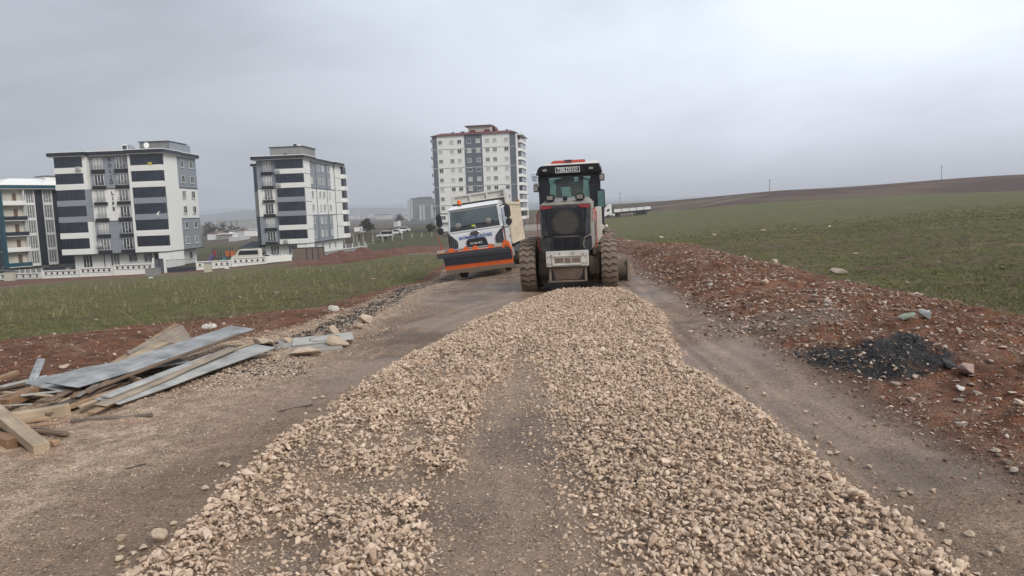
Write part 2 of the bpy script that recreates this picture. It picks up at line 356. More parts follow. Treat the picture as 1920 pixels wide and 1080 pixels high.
# the wet, driven mud is smoother than the dry soils
sm = N(t, 'ShaderNodeMapRange'); sm.inputs[1].default_value = .35; sm.inputs[2].default_value = .75; sm.inputs[3].default_value = .3; sm.inputs[4].default_value = 1.0; L(ar.outputs['Fac'], sm.inputs[0])
pw = N(t, 'ShaderNodeMix', data_type='FLOAT'); pw.inputs[2].default_value = 1.0; L(sm.outputs[0], pw.inputs[0]); L(mm.outputs[0], pw.inputs[3])
s1 = N(t, 'ShaderNodeVectorMath', operation='SCALE'); L(at.outputs['Color'], s1.inputs[0]); L(pw.outputs[0], s1.inputs['Scale']); 
def specks(cur, scale, ch, thr, rad, gain):
    v = N(t, 'ShaderNodeTexVoronoi'); v.inputs['Scale'].default_value = scale; L(ge.outputs['Position'], v.inputs[0])
    sc_ = N(t, 'ShaderNodeSeparateColor'); L(v.outputs['Color'], sc_.inputs[0])
    a_ = N(t, 'ShaderNodeMath', operation='GREATER_THAN'); a_.inputs[1].default_value = thr; L(sc_.outputs[ch], a_.inputs[0])
    c_ = N(t, 'ShaderNodeMath', operation='LESS_THAN'); c_.inputs[1].default_value = rad; L(v.outputs['Distance'], c_.inputs[0])
    d_ = N(t, 'ShaderNodeMath', operation='MULTIPLY'); L(a_.outputs[0], d_.inputs[0]); L(c_.outputs[0], d_.inputs[1])
    e_ = N(t, 'ShaderNodeMath', operation='MULTIPLY_ADD'); e_.inputs[1].default_value = gain; e_.inputs[2].default_value = 1; L(d_.outputs[0], e_.inputs[0])
    g_ = N(t, 'ShaderNodeVectorMath', operation='SCALE'); L(cur, g_.inputs[0]); L(e_.outputs[0], g_.inputs['Scale']); return g_.outputs[0]
q_ = specks(specks(specks(s1.outputs[0], 38, 0, .78, .34, .75), 30, 1, .74, .40, -.42), 85, 2, .7, .4, .5)
L(q_, b.inputs['Base Color'])
L(ar.outputs['Fac'], b.inputs['Roughness']); b.inputs['Specular IOR Level'].default_value = .15
ad = N(t, 'ShaderNodeMath', operation='MULTIPLY_ADD'); ad.inputs[1].default_value = .6; L(nb.outputs['Distance'], ad.inputs[0]); L(na.outputs[0], ad.inputs[2])
bp = N(t, 'ShaderNodeBump'); bp.inputs['Distance'].default_value = .022; L(ad.outputs[0], bp.inputs['Height']); L(sm.outputs[0], bp.inputs['Strength']); L(bp.outputs[0], b.inputs['Normal'])

cx = co[quads].mean(1); fx, fy = cx[:, 0], cx[:, 1]; faz = fx / np.maximum(fy, 4)
fyl2 = np.interp(faz, *FLF2); fyl = np.interp(faz, *FLF); fyr = np.interp(faz, *FRF)
fn = .35 * (fbm(fx, fy, 1.7, 4, 91) - .5)
zone = np.zeros(len(quads), int)                                   # 0 ground
road_f = (fx - X(RL, fy) > 0) & (fx - X(RR, fy) + fn < 0) & (fy < 240) & (fy > -45)
zone[road_f] = 1
zone[(fx - X(RR, fy) + fn >= 0) & (fx - X(FR, fy) + fn * 1.6 < 0) & (fy < 66)] = 2
zone[(fx - X(FR, fy) + fn * 1.6 >= 0) & (fy < fyr) & (faz > .05)] = 3
zone[(fx - X(FL, fy) + fn * 1.4 < 0) & (fy < fyl) & (faz < -.03)] = 4
for k, nm in ((0, 'ground'), (1, 'dirt_road'), (2, 'soil_bank'), (3, 'field'), (4, 'field')):
    q = quads[zone == k]; u, inv = np.unique(q, return_inverse=True); q2 = inv.reshape(q.shape)
    me = bpy.data.meshes.new(nm); me.vertices.add(len(u)); me.vertices.foreach_set('co', co[u].ravel())
    me.loops.add(q2.size); me.loops.foreach_set('vertex_index', q2.ravel()); me.polygons.add(len(q2))
    me.polygons.foreach_set('loop_start', np.arange(0, q2.size, 4)); me.polygons.foreach_set('loop_total', np.full(len(q2), 4))
    me.polygons.foreach_set('use_smooth', np.ones(len(q2), bool)); me.update()
    a = me.attributes.new('soil', 'FLOAT_COLOR', 'POINT'); a.data.foreach_set('color', np.concatenate([np.clip(col[u], 0, 1), np.ones((len(u), 1))], 1).ravel())
    a = me.attributes.new('wet', 'FLOAT', 'POINT'); a.data.foreach_set('value', np.clip(rough[u], .12, 1))
    o = link(nm, me, GM); tag(o, kind='structure')
    o['label'] = {0: 'bare earth and meadows around the houses and beyond the fields', 1: 'wet muddy dirt road under and beside the gravel', 2: 'bank of red soil and stones right of the road',
                  3: 'green field of young wheat right of the road', 4: 'green field of young wheat left of the road, before the white houses'}[k]
del GX, GY

# distant hills
def hills(name, Y0, pts, depth, c, label):
    bm = bmesh.new(); P = sorted(pts); rows = []
    pxs = np.arange(P[0][0], P[-1][0] + 1, 12)
    for px in pxs:
        py = np.interp(px, [p[0] for p in P], [p[1] for p in P]) - 1.3 * (fbm(np.array([px]), np.array([Y0]), .013, 4, 7)[0] - .5) * 4
        d = ray(px, py); top = Vector((0, 0, EYE)) + d * (Y0 / d.y)
        rows.append([bm.verts.new((top.x * (1 + k * depth / Y0), top.y + k * depth, -12 + (top.z + 12) * h)) for k, h in ((-1, 0), (-.6, .42), (-.3, .75), (0, 1), (.5, .7), (1.2, 0))])
    for a, b2 in zip(rows, rows[1:]):
        for k in range(5): bm.faces.new((a[k], b2[k], b2[k + 1], a[k + 1]))
    for f in bm.faces: f.smooth = True
    me = bpy.data.meshes.new(name); bm.to_mesh(me); bm.free()
    o = link(name, me, mat('hill_' + str(int(Y0)), c, .95, var=.3, vscale=.004)); tag(o, label, kind='structure')
hills('hills', 4200, [(-300, 416), (100, 410), (250, 408), (372, 403), (400, 400), (440, 396), (520, 393), (640, 390), (760, 391), (820, 390), (900, 388), (1000, 381), (1150, 377), (1200, 376), (1300, 378), (1420, 385), (1600, 390)], 700, (.07, .068, .06), 'low dark hills on the horizon behind the houses')
hills('hills', 8000, [(-400, 420), (200, 405), (500, 388), (700, 384), (900, 382), (1100, 375), (1180, 368), (1350, 366), (1480, 355), (1560, 348), (1640, 345), (1760, 352), (2000, 350), (2400, 340)], 1500, (.08, .08, .08), 'faint far hills fading into the haze')

# haze
hb = bmesh.new(); bmesh.ops.create_cube(hb, size=1)
for v in hb.verts: v.co = Vector((v.co.x * 15000, 4600 + v.co.y * 9800, 70 + v.co.z * 190))
me = bpy.data.meshes.new('haze'); hb.to_mesh(me); hb.free()
HM = bpy.data.materials.new('pale_haze'); HM.use_nodes = True; t = HM.node_tree; t.nodes.remove(t.nodes['Principled BSDF'])
pv = N(t, 'ShaderNodeVolumePrincipled'); pv.inputs['Color'].default_value = (.9, .94, 1, 1); pv.inputs['Density'].default_value = .00030; pv.inputs['Anisotropy'].default_value = 0.2
t.links.new(pv.outputs[0], t.nodes['Material Output'].inputs['Volume'])
hz = link('haze', me, HM); tag(hz, 'thin pale haze over the plain', kind='stuff')
# ---------------------------------------------------------------- stones
def stone_mesh(name, seed, flat=.65, n=15, bev=.13):
    r = random.Random(seed); bm = bmesh.new()
    for _ in range(n):
        v = Vector((r.gauss(0, 1), r.gauss(0, 1), r.gauss(0, 1))).normalized() * r.uniform(.85, 1.05)
        bm.verts.new((v.x * r.uniform(.9, 1.1), v.y * .8, v.z * flat))
    h = bmesh.ops.convex_hull(bm, input=bm.verts)
    bmesh.ops.delete(bm, geom=[g for g in h['geom_interior'] if isinstance(g, bmesh.types.BMVert)] , context='VERTS')
    bmesh.ops.dissolve_limit(bm, angle_limit=R(14), verts=bm.verts, edges=bm.edges)
    bmesh.ops.bevel(bm, geom=bm.edges[:], offset=bev, segments=1, affect='EDGES', clamp_overlap=True)
    bmesh.ops.triangulate(bm, faces=bm.faces)
    bmesh.ops.recalc_face_normals(bm, faces=bm.faces)
    me = bpy.data.meshes.new(name); bm.to_mesh(me); bm.free(); return me
def stone_mat(name, c1, c2, c3, rough=.8, attr=True):
    """stone: tint chosen per stone between three rock colours, mottled"""
    M = bpy.data.materials.new(name); M.use_nodes = True; t = M.node_tree; b = t.nodes['Principled BSDF']; L = t.links.new
    rp = N(t, 'ShaderNodeValToRGB'); rp.color_ramp.elements[0].color = (*c1, 1); rp.color_ramp.elements[1].color = (*c3, 1)
    e = rp.color_ramp.elements.new(.5); e.color = (*c2, 1)
    if attr: a = N(t, 'ShaderNodeAttribute', attribute_name='tint', attribute_type='INSTANCER'); L(a.outputs['Fac'], rp.inputs[0])
    else: a = N(t, 'ShaderNodeObjectInfo'); L(a.outputs['Random'], rp.inputs[0])
    ge = N(t, 'ShaderNodeNewGeometry'); no = N(t, 'ShaderNodeTexNoise'); no.inputs['Scale'].default_value = 30; no.inputs['Detail'].default_value = 5
    L(ge.outputs['Position'], no.inputs[0])
    mr = N(t, 'ShaderNodeMapRange'); mr.inputs[1].default_value = .3; mr.inputs[2].default_value = .7; mr.inputs[3].default_value = .78; mr.inputs[4].default_value = 1.15; L(no.outputs[0], mr.inputs[0])
    sc = N(t, 'ShaderNodeVectorMath', operation='SCALE'); L(rp.outputs[0], sc.inputs[0]); L(mr.outputs[0], sc.inputs['Scale']); L(sc.outputs[0], b.inputs['Base Color'])
    bp = N(t, 'ShaderNodeBump'); bp.inputs['Strength'].default_value = .35; bp.inputs['Distance'].default_value = .006; L(no.outputs[0], bp.inputs['Height']); L(bp.outputs[0], b.inputs['Normal'])
    b.inputs['Roughness'].default_value = rough; b.inputs['Specular IOR Level'].default_value = .35
    return M
M_GRAVEL = stone_mat('crushed_limestone', (.38, .275, .192), (.575, .430, .318), (.71, .565, .435))
M_LOOSE = stone_mat('loose_limestone', (.40, .31, .23), (.50, .39, .29), (.62, .51, .40), attr=False)
M_RIVER = stone_mat('field_stone', (.20, .15, .12), (.30, .24, .19), (.46, .40, .34), attr=False)
M_PEB = stone_mat('mixed_pebble', (.15, .07, .045), (.25, .16, .11), (.60, .50, .41))
M_GRIT = stone_mat('crushed_grit', (.26, .185, .13), (.42, .32, .235), (.60, .50, .40))
M_PRESS = stone_mat('muddy_gravel', (.19, .14, .10), (.30, .225, .165), (.50, .39, .29))
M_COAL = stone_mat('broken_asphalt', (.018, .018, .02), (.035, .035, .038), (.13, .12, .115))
ST = [stone_mesh('stone_%d' % i, 100 + i, flat=[.7, .6, .8, .5, .72, .62, .85, .55][i], n=[13, 15, 12, 16, 14, 11, 15, 13][i]) for i in range(8)]

def scatter(name, pts, rot, scl, tint, m, src, kind_label, smooth=False):
    """many small pieces: one object, placed by geometry nodes from a few piece meshes"""
    me = bpy.data.meshes.new(name); n = len(pts)
    me.vertices.add(n); me.vertices.foreach_set('co', np.asarray(pts, float).ravel())
    a = me.attributes.new('rot', 'FLOAT_VECTOR', 'POINT'); a.data.foreach_set('vector', np.asarray(rot, float).ravel())
    a = me.attributes.new('scl', 'FLOAT_VECTOR', 'POINT'); a.data.foreach_set('vector', np.asarray(scl, float).ravel())
    a = me.attributes.new('tint', 'FLOAT', 'POINT'); a.data.foreach_set('value', np.asarray(tint, float))
    a = me.attributes.new('pick', 'INT', 'POINT'); a.data.foreach_set('value', np.random.RandomState(3).randint(0, len(src), n).astype(np.int32))
    o = link(name, me); tag(o, kind_label, kind='stuff')
    g = bpy.data.node_groups.new(name, 'GeometryNodeTree')
    g.interface.new_socket('Geometry', in_out='INPUT', socket_type='NodeSocketGeometry'); g.interface.new_socket('Geometry', in_out='OUTPUT', socket_type='NodeSocketGeometry')
    gi = N(g, 'NodeGroupInput'); go = N(g, 'NodeGroupOutput'); L = g.links.new
    jn = N(g, 'GeometryNodeJoinGeometry')
    for s in src:
        oi = N(g, 'GeometryNodeObjectInfo'); oi.inputs['Object'].default_value = s; oi.inputs['As Instance'].default_value = False; oi.transform_space = 'ORIGINAL'
        gin = N(g, 'GeometryNodeSetMaterial'); gin.inputs['Material'].default_value = m; L(oi.outputs['Geometry'], gin.inputs['Geometry'])
        gti = N(g, 'GeometryNodeGeometryToInstance'); L(gin.outputs[0], gti.inputs[0]); L(gti.outputs[0], jn.inputs[0])
    ip = N(g, 'GeometryNodeInstanceOnPoints'); L(gi.outputs[0], ip.inputs['Points']); L(jn.outputs[0], ip.inputs['Instance']); ip.inputs['Pick Instance'].default_value = True
    def attr(nm, ty):
        q = N(g, 'GeometryNodeInputNamedAttribute'); q.data_type = ty; q.inputs['Name'].default_value = nm; return q.outputs['Attribute']
    L(attr('pick', 'INT'), ip.inputs['Instance Index']); L(attr('rot', 'FLOAT_VECTOR'), ip.inputs['Rotation']); L(attr('scl', 'FLOAT_VECTOR'), ip.inputs['Scale'])
    L(ip.outputs[0], go.inputs[0])
    md = o.modifiers.new('scatter', 'NODES'); md.node_group = g
    return o
rs = np.random.RandomState(11)

# larger stones lying singly: every one is a thing
def rock(px, py, size, label, grp=None, m=None, mesh=None, sink=.3, sc=(1, 1, 1), name='rock'):
    g = G(px, py); me = (mesh or random.choice(ST)).copy(); me.materials.clear(); me.materials.append(m or M_LOOSE)
    o = link(name, me); q = size / 2 / .9
    o.scale = (q * sc[0], q * sc[1], q * sc[2]); o.rotation_euler = (random.uniform(-.25, .25), random.uniform(-.25, .25), random.uniform(0, 6.28))
    o.location = (g.x, g.y, gz(g.x, g.y) + q * .62 * (1 - sink) * sc[2])
    tag(o, label, 'stone', grp); return o
big = rock(300, 1018, .135, 'biggest pale upright rock on the left edge of the gravel near the camera', sc=(.8, .8, 1.5))
rock(687, 606, .34, 'tawny orange boulder beside black asphalt crumbs left of the road', m=M_LOOSE, sc=(1.2, .9, .9))
rock(628, 628, .30, 'pale lumpy rock behind the concrete manhole slab', sc=(1, .8, 1.2))
rock(672, 617, .26, 'flat grey rock to the right of the tawny boulder', m=M_RIVER)
rock(575, 668, .36, 'flat pale rock at the near edge of the manhole slab', sc=(1.5, .9, .7))
rock(630, 650, .36, 'rounded beige rock against the right corner of the manhole slab', sc=(1.5, 1, .9))
rock(541, 645, .22, 'grey cobble between the grey boards and the manhole slab', m=M_RIVER)
rock(490, 652, .42, 'long pale stone under the tips of the grey boards', sc=(1.8, .7, .6))
rock(340, 715, .22, 'pale stone at the foot of the lower grey board', sc=(1.3, 1, .8))
rock(255, 722, .20, 'beige stone half sunk under the near side of the board pile')
rock(120, 690, .16, 'yellowish stone with a pale tail on the red soil left of the boards', sc=(1.5, .8, .7))
rock(1573, 528, .42, 'tan boulder on the crest of the red bank beside the wheat', m=M_RIVER, sc=(1.2, .9, .8))
rock(1702, 626, .24, 'pale green stone on the black asphalt mound, left one of two', m=mat('green_stone', (.27, .31, .25), .8, var=.25, vscale=20), sc=(1.3, 1, .9))
rock(1735, 622, .24, 'light grey stone on the black asphalt mound, right one of two', m=mat('grey_stone', (.34, .36, .36), .8, var=.2, vscale=20), sc=(1.2, 1, .9))
rock(1815, 718, .22, 'pinkish lumpy rock below the black mound, nearer the right edge', m=mat('pink_stone', (.36, .25, .22), .85, var=.3, vscale=20), sc=(1.2, 1, 1.2))
rock(1800, 738, .12, 'small white round pebble below the pinkish rock', m=mat('white_stone', (.62, .58, .53), .7, var=.1, vscale=20))
rock(1776, 708, .15, 'dark wet lump of asphalt left of the pinkish rock', m=mat('asphalt_lump', (.035, .028, .028), .5, var=.4, vscale=20), sc=(1.7, 1, 1))
rock(1900, 890, .085, 'round brown stone at the right edge of the picture on the shoulder', m=M_RIVER)
rock(1450, 510, .30, 'pale stone on the bank crest in front of the wheat', sc=(1.3, 1, .8))
rock(1433, 557, .24, 'pale stone half way up the red bank, the farther slope', sc=(1.2, 1, .8))
# scattered stones of the red bank: singly placed
rr = random.Random(5); cnt = 0
for k in range(900):
    px = rr.uniform(1230, 1915); lo = np.interp(px, [1230, 1450, 1600, 1750, 1920], [475, 522, 560, 600, 640]); hi = np.interp(px, [1230, 1350, 1450, 1540, 1650, 1760, 1920], [520, 585, 640, 695, 760, 815, 895])
    py = rr.uniform(lo, hi); g = G(px, py); s = rr.choice([.06, .07, .08, .10, .12]) * (1.25 if g.y > 12 else .8)
    if s * FPX / g.y < 6.5: continue
    m_ = rr.choice([M_RIVER, M_RIVER, M_LOOSE]); u_ = (g.x - X(RR, g.y)) / max(X(FR, g.y) - X(RR, g.y), .5)
    where = ('at the foot of the red bank' if u_ < .3 else 'on the slope of the red bank' if u_ < .62 else 'near the crest of the red bank') + (', nearer than the black mound' if g.y < MOUND.y - 1.0 else ', beside the black mound' if g.y < MOUND.y + 1.2 else ', just beyond the black mound' if g.y < MOUND.y + 4.5 else ', far along towards the grader')
    rock(px, py, s, ('%s %s stone ' % ('big' if s > .11 else 'middling' if s > .08 else 'small', 'pale' if m_ is M_LOOSE else 'brownish')) + where, 'stones scattered on the red bank', m=m_, sc=(rr.uniform(1, 1.5), 1, .8), name='stone')
    cnt += 1
    if cnt >= 130: break
for (px, py) in [(1485, 800), (1530, 822), (1528, 797), (1555, 850), (1556, 832), (1570, 850), (1530, 836), (1596, 862), (1629, 879), (1688, 920), (1695, 928), (1707, 925), (1751, 918), (1709, 951), (1718, 1010), (1778, 1018), (1763, 993), (1818, 1003), (1878, 1035), (1732, 980), (1850, 1042), (1510, 770), (1490, 757), (1400, 725), (1340, 690), (1432, 740)]:
    rock(px, py, rr.uniform(.045, .075), 'stray gravel stone on the wet road right of the gravel, ' + ('nearest part' if py > 980 else 'near part' if py > 900 else 'middle part' if py > 820 else 'farther part'), 'stones rolled onto the road right of the gravel', name='stone')
for (px, py) in [(229, 1012), (228, 1032), (222, 1052), (326, 985), (412, 872), (426, 875), (385, 918), (530, 825), (480, 850), (512, 790), (605, 746), (590, 748), (572, 780), (600, 772), (270, 1032), (250, 1040)]:
    rock(px, py, rr.uniform(.05, .085), 'stray gravel stone on the mud left of the gravel, ' + ('nearest part' if py > 980 else 'middle part' if py > 840 else 'farther part'), 'stones rolled onto the mud left of the gravel', name='stone')
for (px, py) in [(1490, 437), (1604, 486), (1760, 503), (1340, 447), (1555, 430), (1432, 440), (1880, 515), (1240, 450), (1700, 540), (1280, 470), (1120+60, 462), (450, 560), (620, 530), (520, 548), (700, 520), (330, 545), (180, 600), (90, 575)]:
    g = G(px, py); rock(px, py, rr.uniform(5, 9) * g.y / FPX, 'pale stone lying in the %s wheat field, %s' % ('left' if px < 960 else 'right', 'near its edge' if g.y < 24 else 'well inside'  if g.y < 45 else 'far out'), 'pale stones lying in the wheat fields', name='stone', sc=(1.6, 1, .7))
SRC = [o for o in SC.objects if o.type == 'MESH' and o.get('category') == 'stone'][:8]
for i, o in enumerate(SRC): o.data = (lambda q: (q.materials.clear(), q.materials.append(M_LOOSE), q)[2])(ST[i].copy())

# dumped gravel, two loose courses of stones
def gravel_points():
    P = []; S = []; rr = rs
    for course in (0, 1, 2):
        st = .038 if course < 2 else .05
        gx, gy = np.meshgrid(np.arange(-3.4, 4.4, st), np.arange(3.3, 18.6, st))
        gx = gx.ravel() + rr.uniform(-.7, .7, gx.size) * st; gy = gy.ravel() + rr.uniform(-.7, .7, gx.size) * st
        d = gravel_density(gx, gy)
        pr = [np.clip(d * 1.25, 0, 1) * .85, sstep(.45, .95, d) * .7, sstep(.75, 1, d) * .45][course]
        k = rr.uniform(0, 1, gx.size) < pr
        gx, gy, d = gx[k], gy[k], d[k]
        big_ = np.interp(gy, [3, 6, 18], [1.0, .95, 1.0]) * np.where(np.minimum(gx - X(GL, gy), X(GR, gy) - gx) < .35, 1.18, 1)
        s = np.clip(rr.lognormal(math.log(.0182), .38, len(gx)), .007, .050) * big_ * (.72 + .28 * np.clip(d * 1.3, 0, 1))
        z = base_z(gx, gy) + relief(gx, gy) + s * .35 + [0, .03, .052][course] * d - (1 - d) * s * .55
        P.append(np.stack([gx, gy, z], 1)); S.append(s)
    return np.concatenate(P), np.concatenate(S)
P, S = gravel_points(); n = len(P); print('gravel', n)
rot = np.stack([rs.normal(0, .5, n), rs.normal(0, .5, n), rs.uniform(0, 6.28, n)], 1)
scl = np.stack([S * rs.uniform(1.0, 1.45, n), S * rs.uniform(.85, 1.1, n), S * rs.uniform(.75, 1.1, n)], 1)
dd = gravel_density(P[:, 0], P[:, 1])
tint = np.clip(rs.normal(.5, .24, n) - .22 * (1 - dd) + .25 * (fbm(P[:, 0], P[:, 1], .7, 3, 15) - .5), 0, 1)
scatter('gravel', P, rot, scl, tint, M_GRAVEL, SRC, 'thick spread of dumped beige crushed limestone down the middle of the road')

def sprinkle(name, x0, x1, y0, y1, num, prob, smin, smax, m, label, lift=.2, flat=1.):
    # more of them near the camera, as many as can be seen singly
    u = rs.uniform(0, 1, num * 3); gy = y0 * (y1 / y0) ** u; gx = rs.uniform(x0, x1, num * 3) * np.maximum(gy / y1, .12) if x0 < 0 < x1 and False else rs.uniform(x0, x1, num * 3)
    k = rs.uniform(0, 1, len(gx)) < prob(gx, gy); k &= np.abs(gx) < gy * .78 + 1
    gx, gy = gx[k][:num], gy[k][:num]; n = len(gx)
    s = np.exp(rs.uniform(math.log(smin), math.log(smax), n)) * np.clip(gy / 9, .75, 1.6)
    z = base_z(gx, gy) + relief(gx, gy) + s * lift
    rot = np.stack([rs.normal(0, .35, n), rs.normal(0, .35, n), rs.uniform(0, 6.28, n)], 1)
    scl = np.stack([s * rs.uniform(1, 1.6, n), s, s * rs.uniform(.5, .9, n) * flat], 1)
    print(name, n)
    return scatter(name, np.stack([gx, gy, z], 1), rot, scl, np.clip(rs.normal(.5, .28, n), 0, 1), m, SRC, label)
def p_bank(gx, gy):
    d = gx - X(RR, gy); f = gx - X(FR, gy); m = fbm(gx, gy, .8, 3, 44)
    dm2 = np.hypot((gx - MOUND2.x) / 1.5, (gy - MOUND2.y - .4) / 1.1)
    return sstep(-.5, .3, d) * sstep(.25, -.3, f) * (.25 + .75 * sstep(.35, .6, m)) + sstep(1.1, .5, dm2) * .7
sprinkle('pebbles', 1.5, 14, 4, 60, 30000, p_bank, .007, .034, M_PEB, 'pebbles and clods strewn over the red bank')
def p_mound(gx, gy): return (np.hypot((gx - MOUND.x) / .82, (gy - MOUND.y - .1) / .72) + .3 * (fbm(gx, gy, 2, 3, 47) - .5) < 1.0) * sstep(.45, .65, np.hypot((gx - MOUND.x + .1) / 1.1, (gy - MOUND.y - .42) / .75)) * .9
sprinkle('asphalt_crumbs', MOUND.x - 1.6, MOUND.x + 1.6, MOUND.y - 1.4, MOUND.y + 1.5, 4500, p_mound, .007, .020, M_COAL, 'black crumbs of broken asphalt on the mound right of the road')
def p_verge(gx, gy):
    d = gx - X(RL, gy); s = gx - X(RS, gy); m = fbm(gx, gy, .9, 3, 46)
    return sstep(.9, -.7, d + 1.2 * (m - .5)) * sstep(-.4, .1, s) * (.3 + .7 * sstep(.3, .6, m)) * (1 + .5 * (gy > 9))
sprinkle('crushed_stone', -9, 1, 3.2, 45, 65000, p_verge, .005, .017, M_GRIT, 'fine crushed stone pressed into the left roadside')
def p_blackl(gx, gy):
    bl = np.interp(gy, [8, 10, 12.5, 20, 30, 40], [-2.8, -2.3, -.9, -.65, -.5, -.4])
    return sstep(.55, .2, np.abs(gx - X(RL, gy) - bl)) * sstep(9.5, 10.5, gy)
sprinkle('asphalt_crumbs', -7, 0, 9.5, 40, 7000, p_blackl, .009, .026, M_COAL, 'black asphalt crumbs along the left roadside beyond the boards')
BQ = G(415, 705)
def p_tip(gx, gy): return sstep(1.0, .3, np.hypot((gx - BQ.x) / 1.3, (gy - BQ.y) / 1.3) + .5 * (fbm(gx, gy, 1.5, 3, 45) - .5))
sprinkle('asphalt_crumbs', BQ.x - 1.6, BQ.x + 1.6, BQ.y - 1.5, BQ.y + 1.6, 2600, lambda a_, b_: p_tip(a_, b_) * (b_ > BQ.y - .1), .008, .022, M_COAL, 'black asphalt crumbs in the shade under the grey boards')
sprinkle('crushed_stone', BQ.x - 1.8, BQ.x + 1.8, BQ.y - 1.6, BQ.y + 1.6, 2600, p_tip, .010, .030, M_GRIT, 'pale broken stone spilled in front of the grey boards')
def p_redl(gx, gy):
    return sstep(.3, 0, gx - X(RS, gy)) * sstep(-.1, .2, gx - X(FL, gy)) * .5
sprinkle('clods', -14, 0, 8, 40, 4000, p_redl, .008, .03, M_PEB, 'clods and small stones on the strip of red soil left of the boards')
def p_mud(gx, gy):
    return sstep(-.3, .1, gx - X(RL, gy)) * sstep(.2, -.2, gx - X(RR, gy)) * np.clip((fbm(gx, gy, 1.2, 3, 48) > .50) * .35 + .9 * (np.abs(gx - X(TRK, gy)) < .6), 0, 1)
sprinkle('trodden_gravel', -2.8, 3, 3.2, 16, 24000, lambda gx, gy: sstep(.1, .4, gx - X(GL, gy)) * sstep(.1, .4, X(GR, gy) - gx) * (gravel_density(gx, gy) < .6) * sstep(.25, .5, fbm(gx * 1.5, gy * .7, 1.8, 4, 20)), .006, .021, M_PRESS, 'gravel stones pressed into the bare wheel track in the middle', lift=-.05)
sprinkle('grit', -5, 6, 3.2, 16, 16000, p_mud, .003, .010, M_PEB, 'small grit trodden into the wet mud of the road', lift=.1)
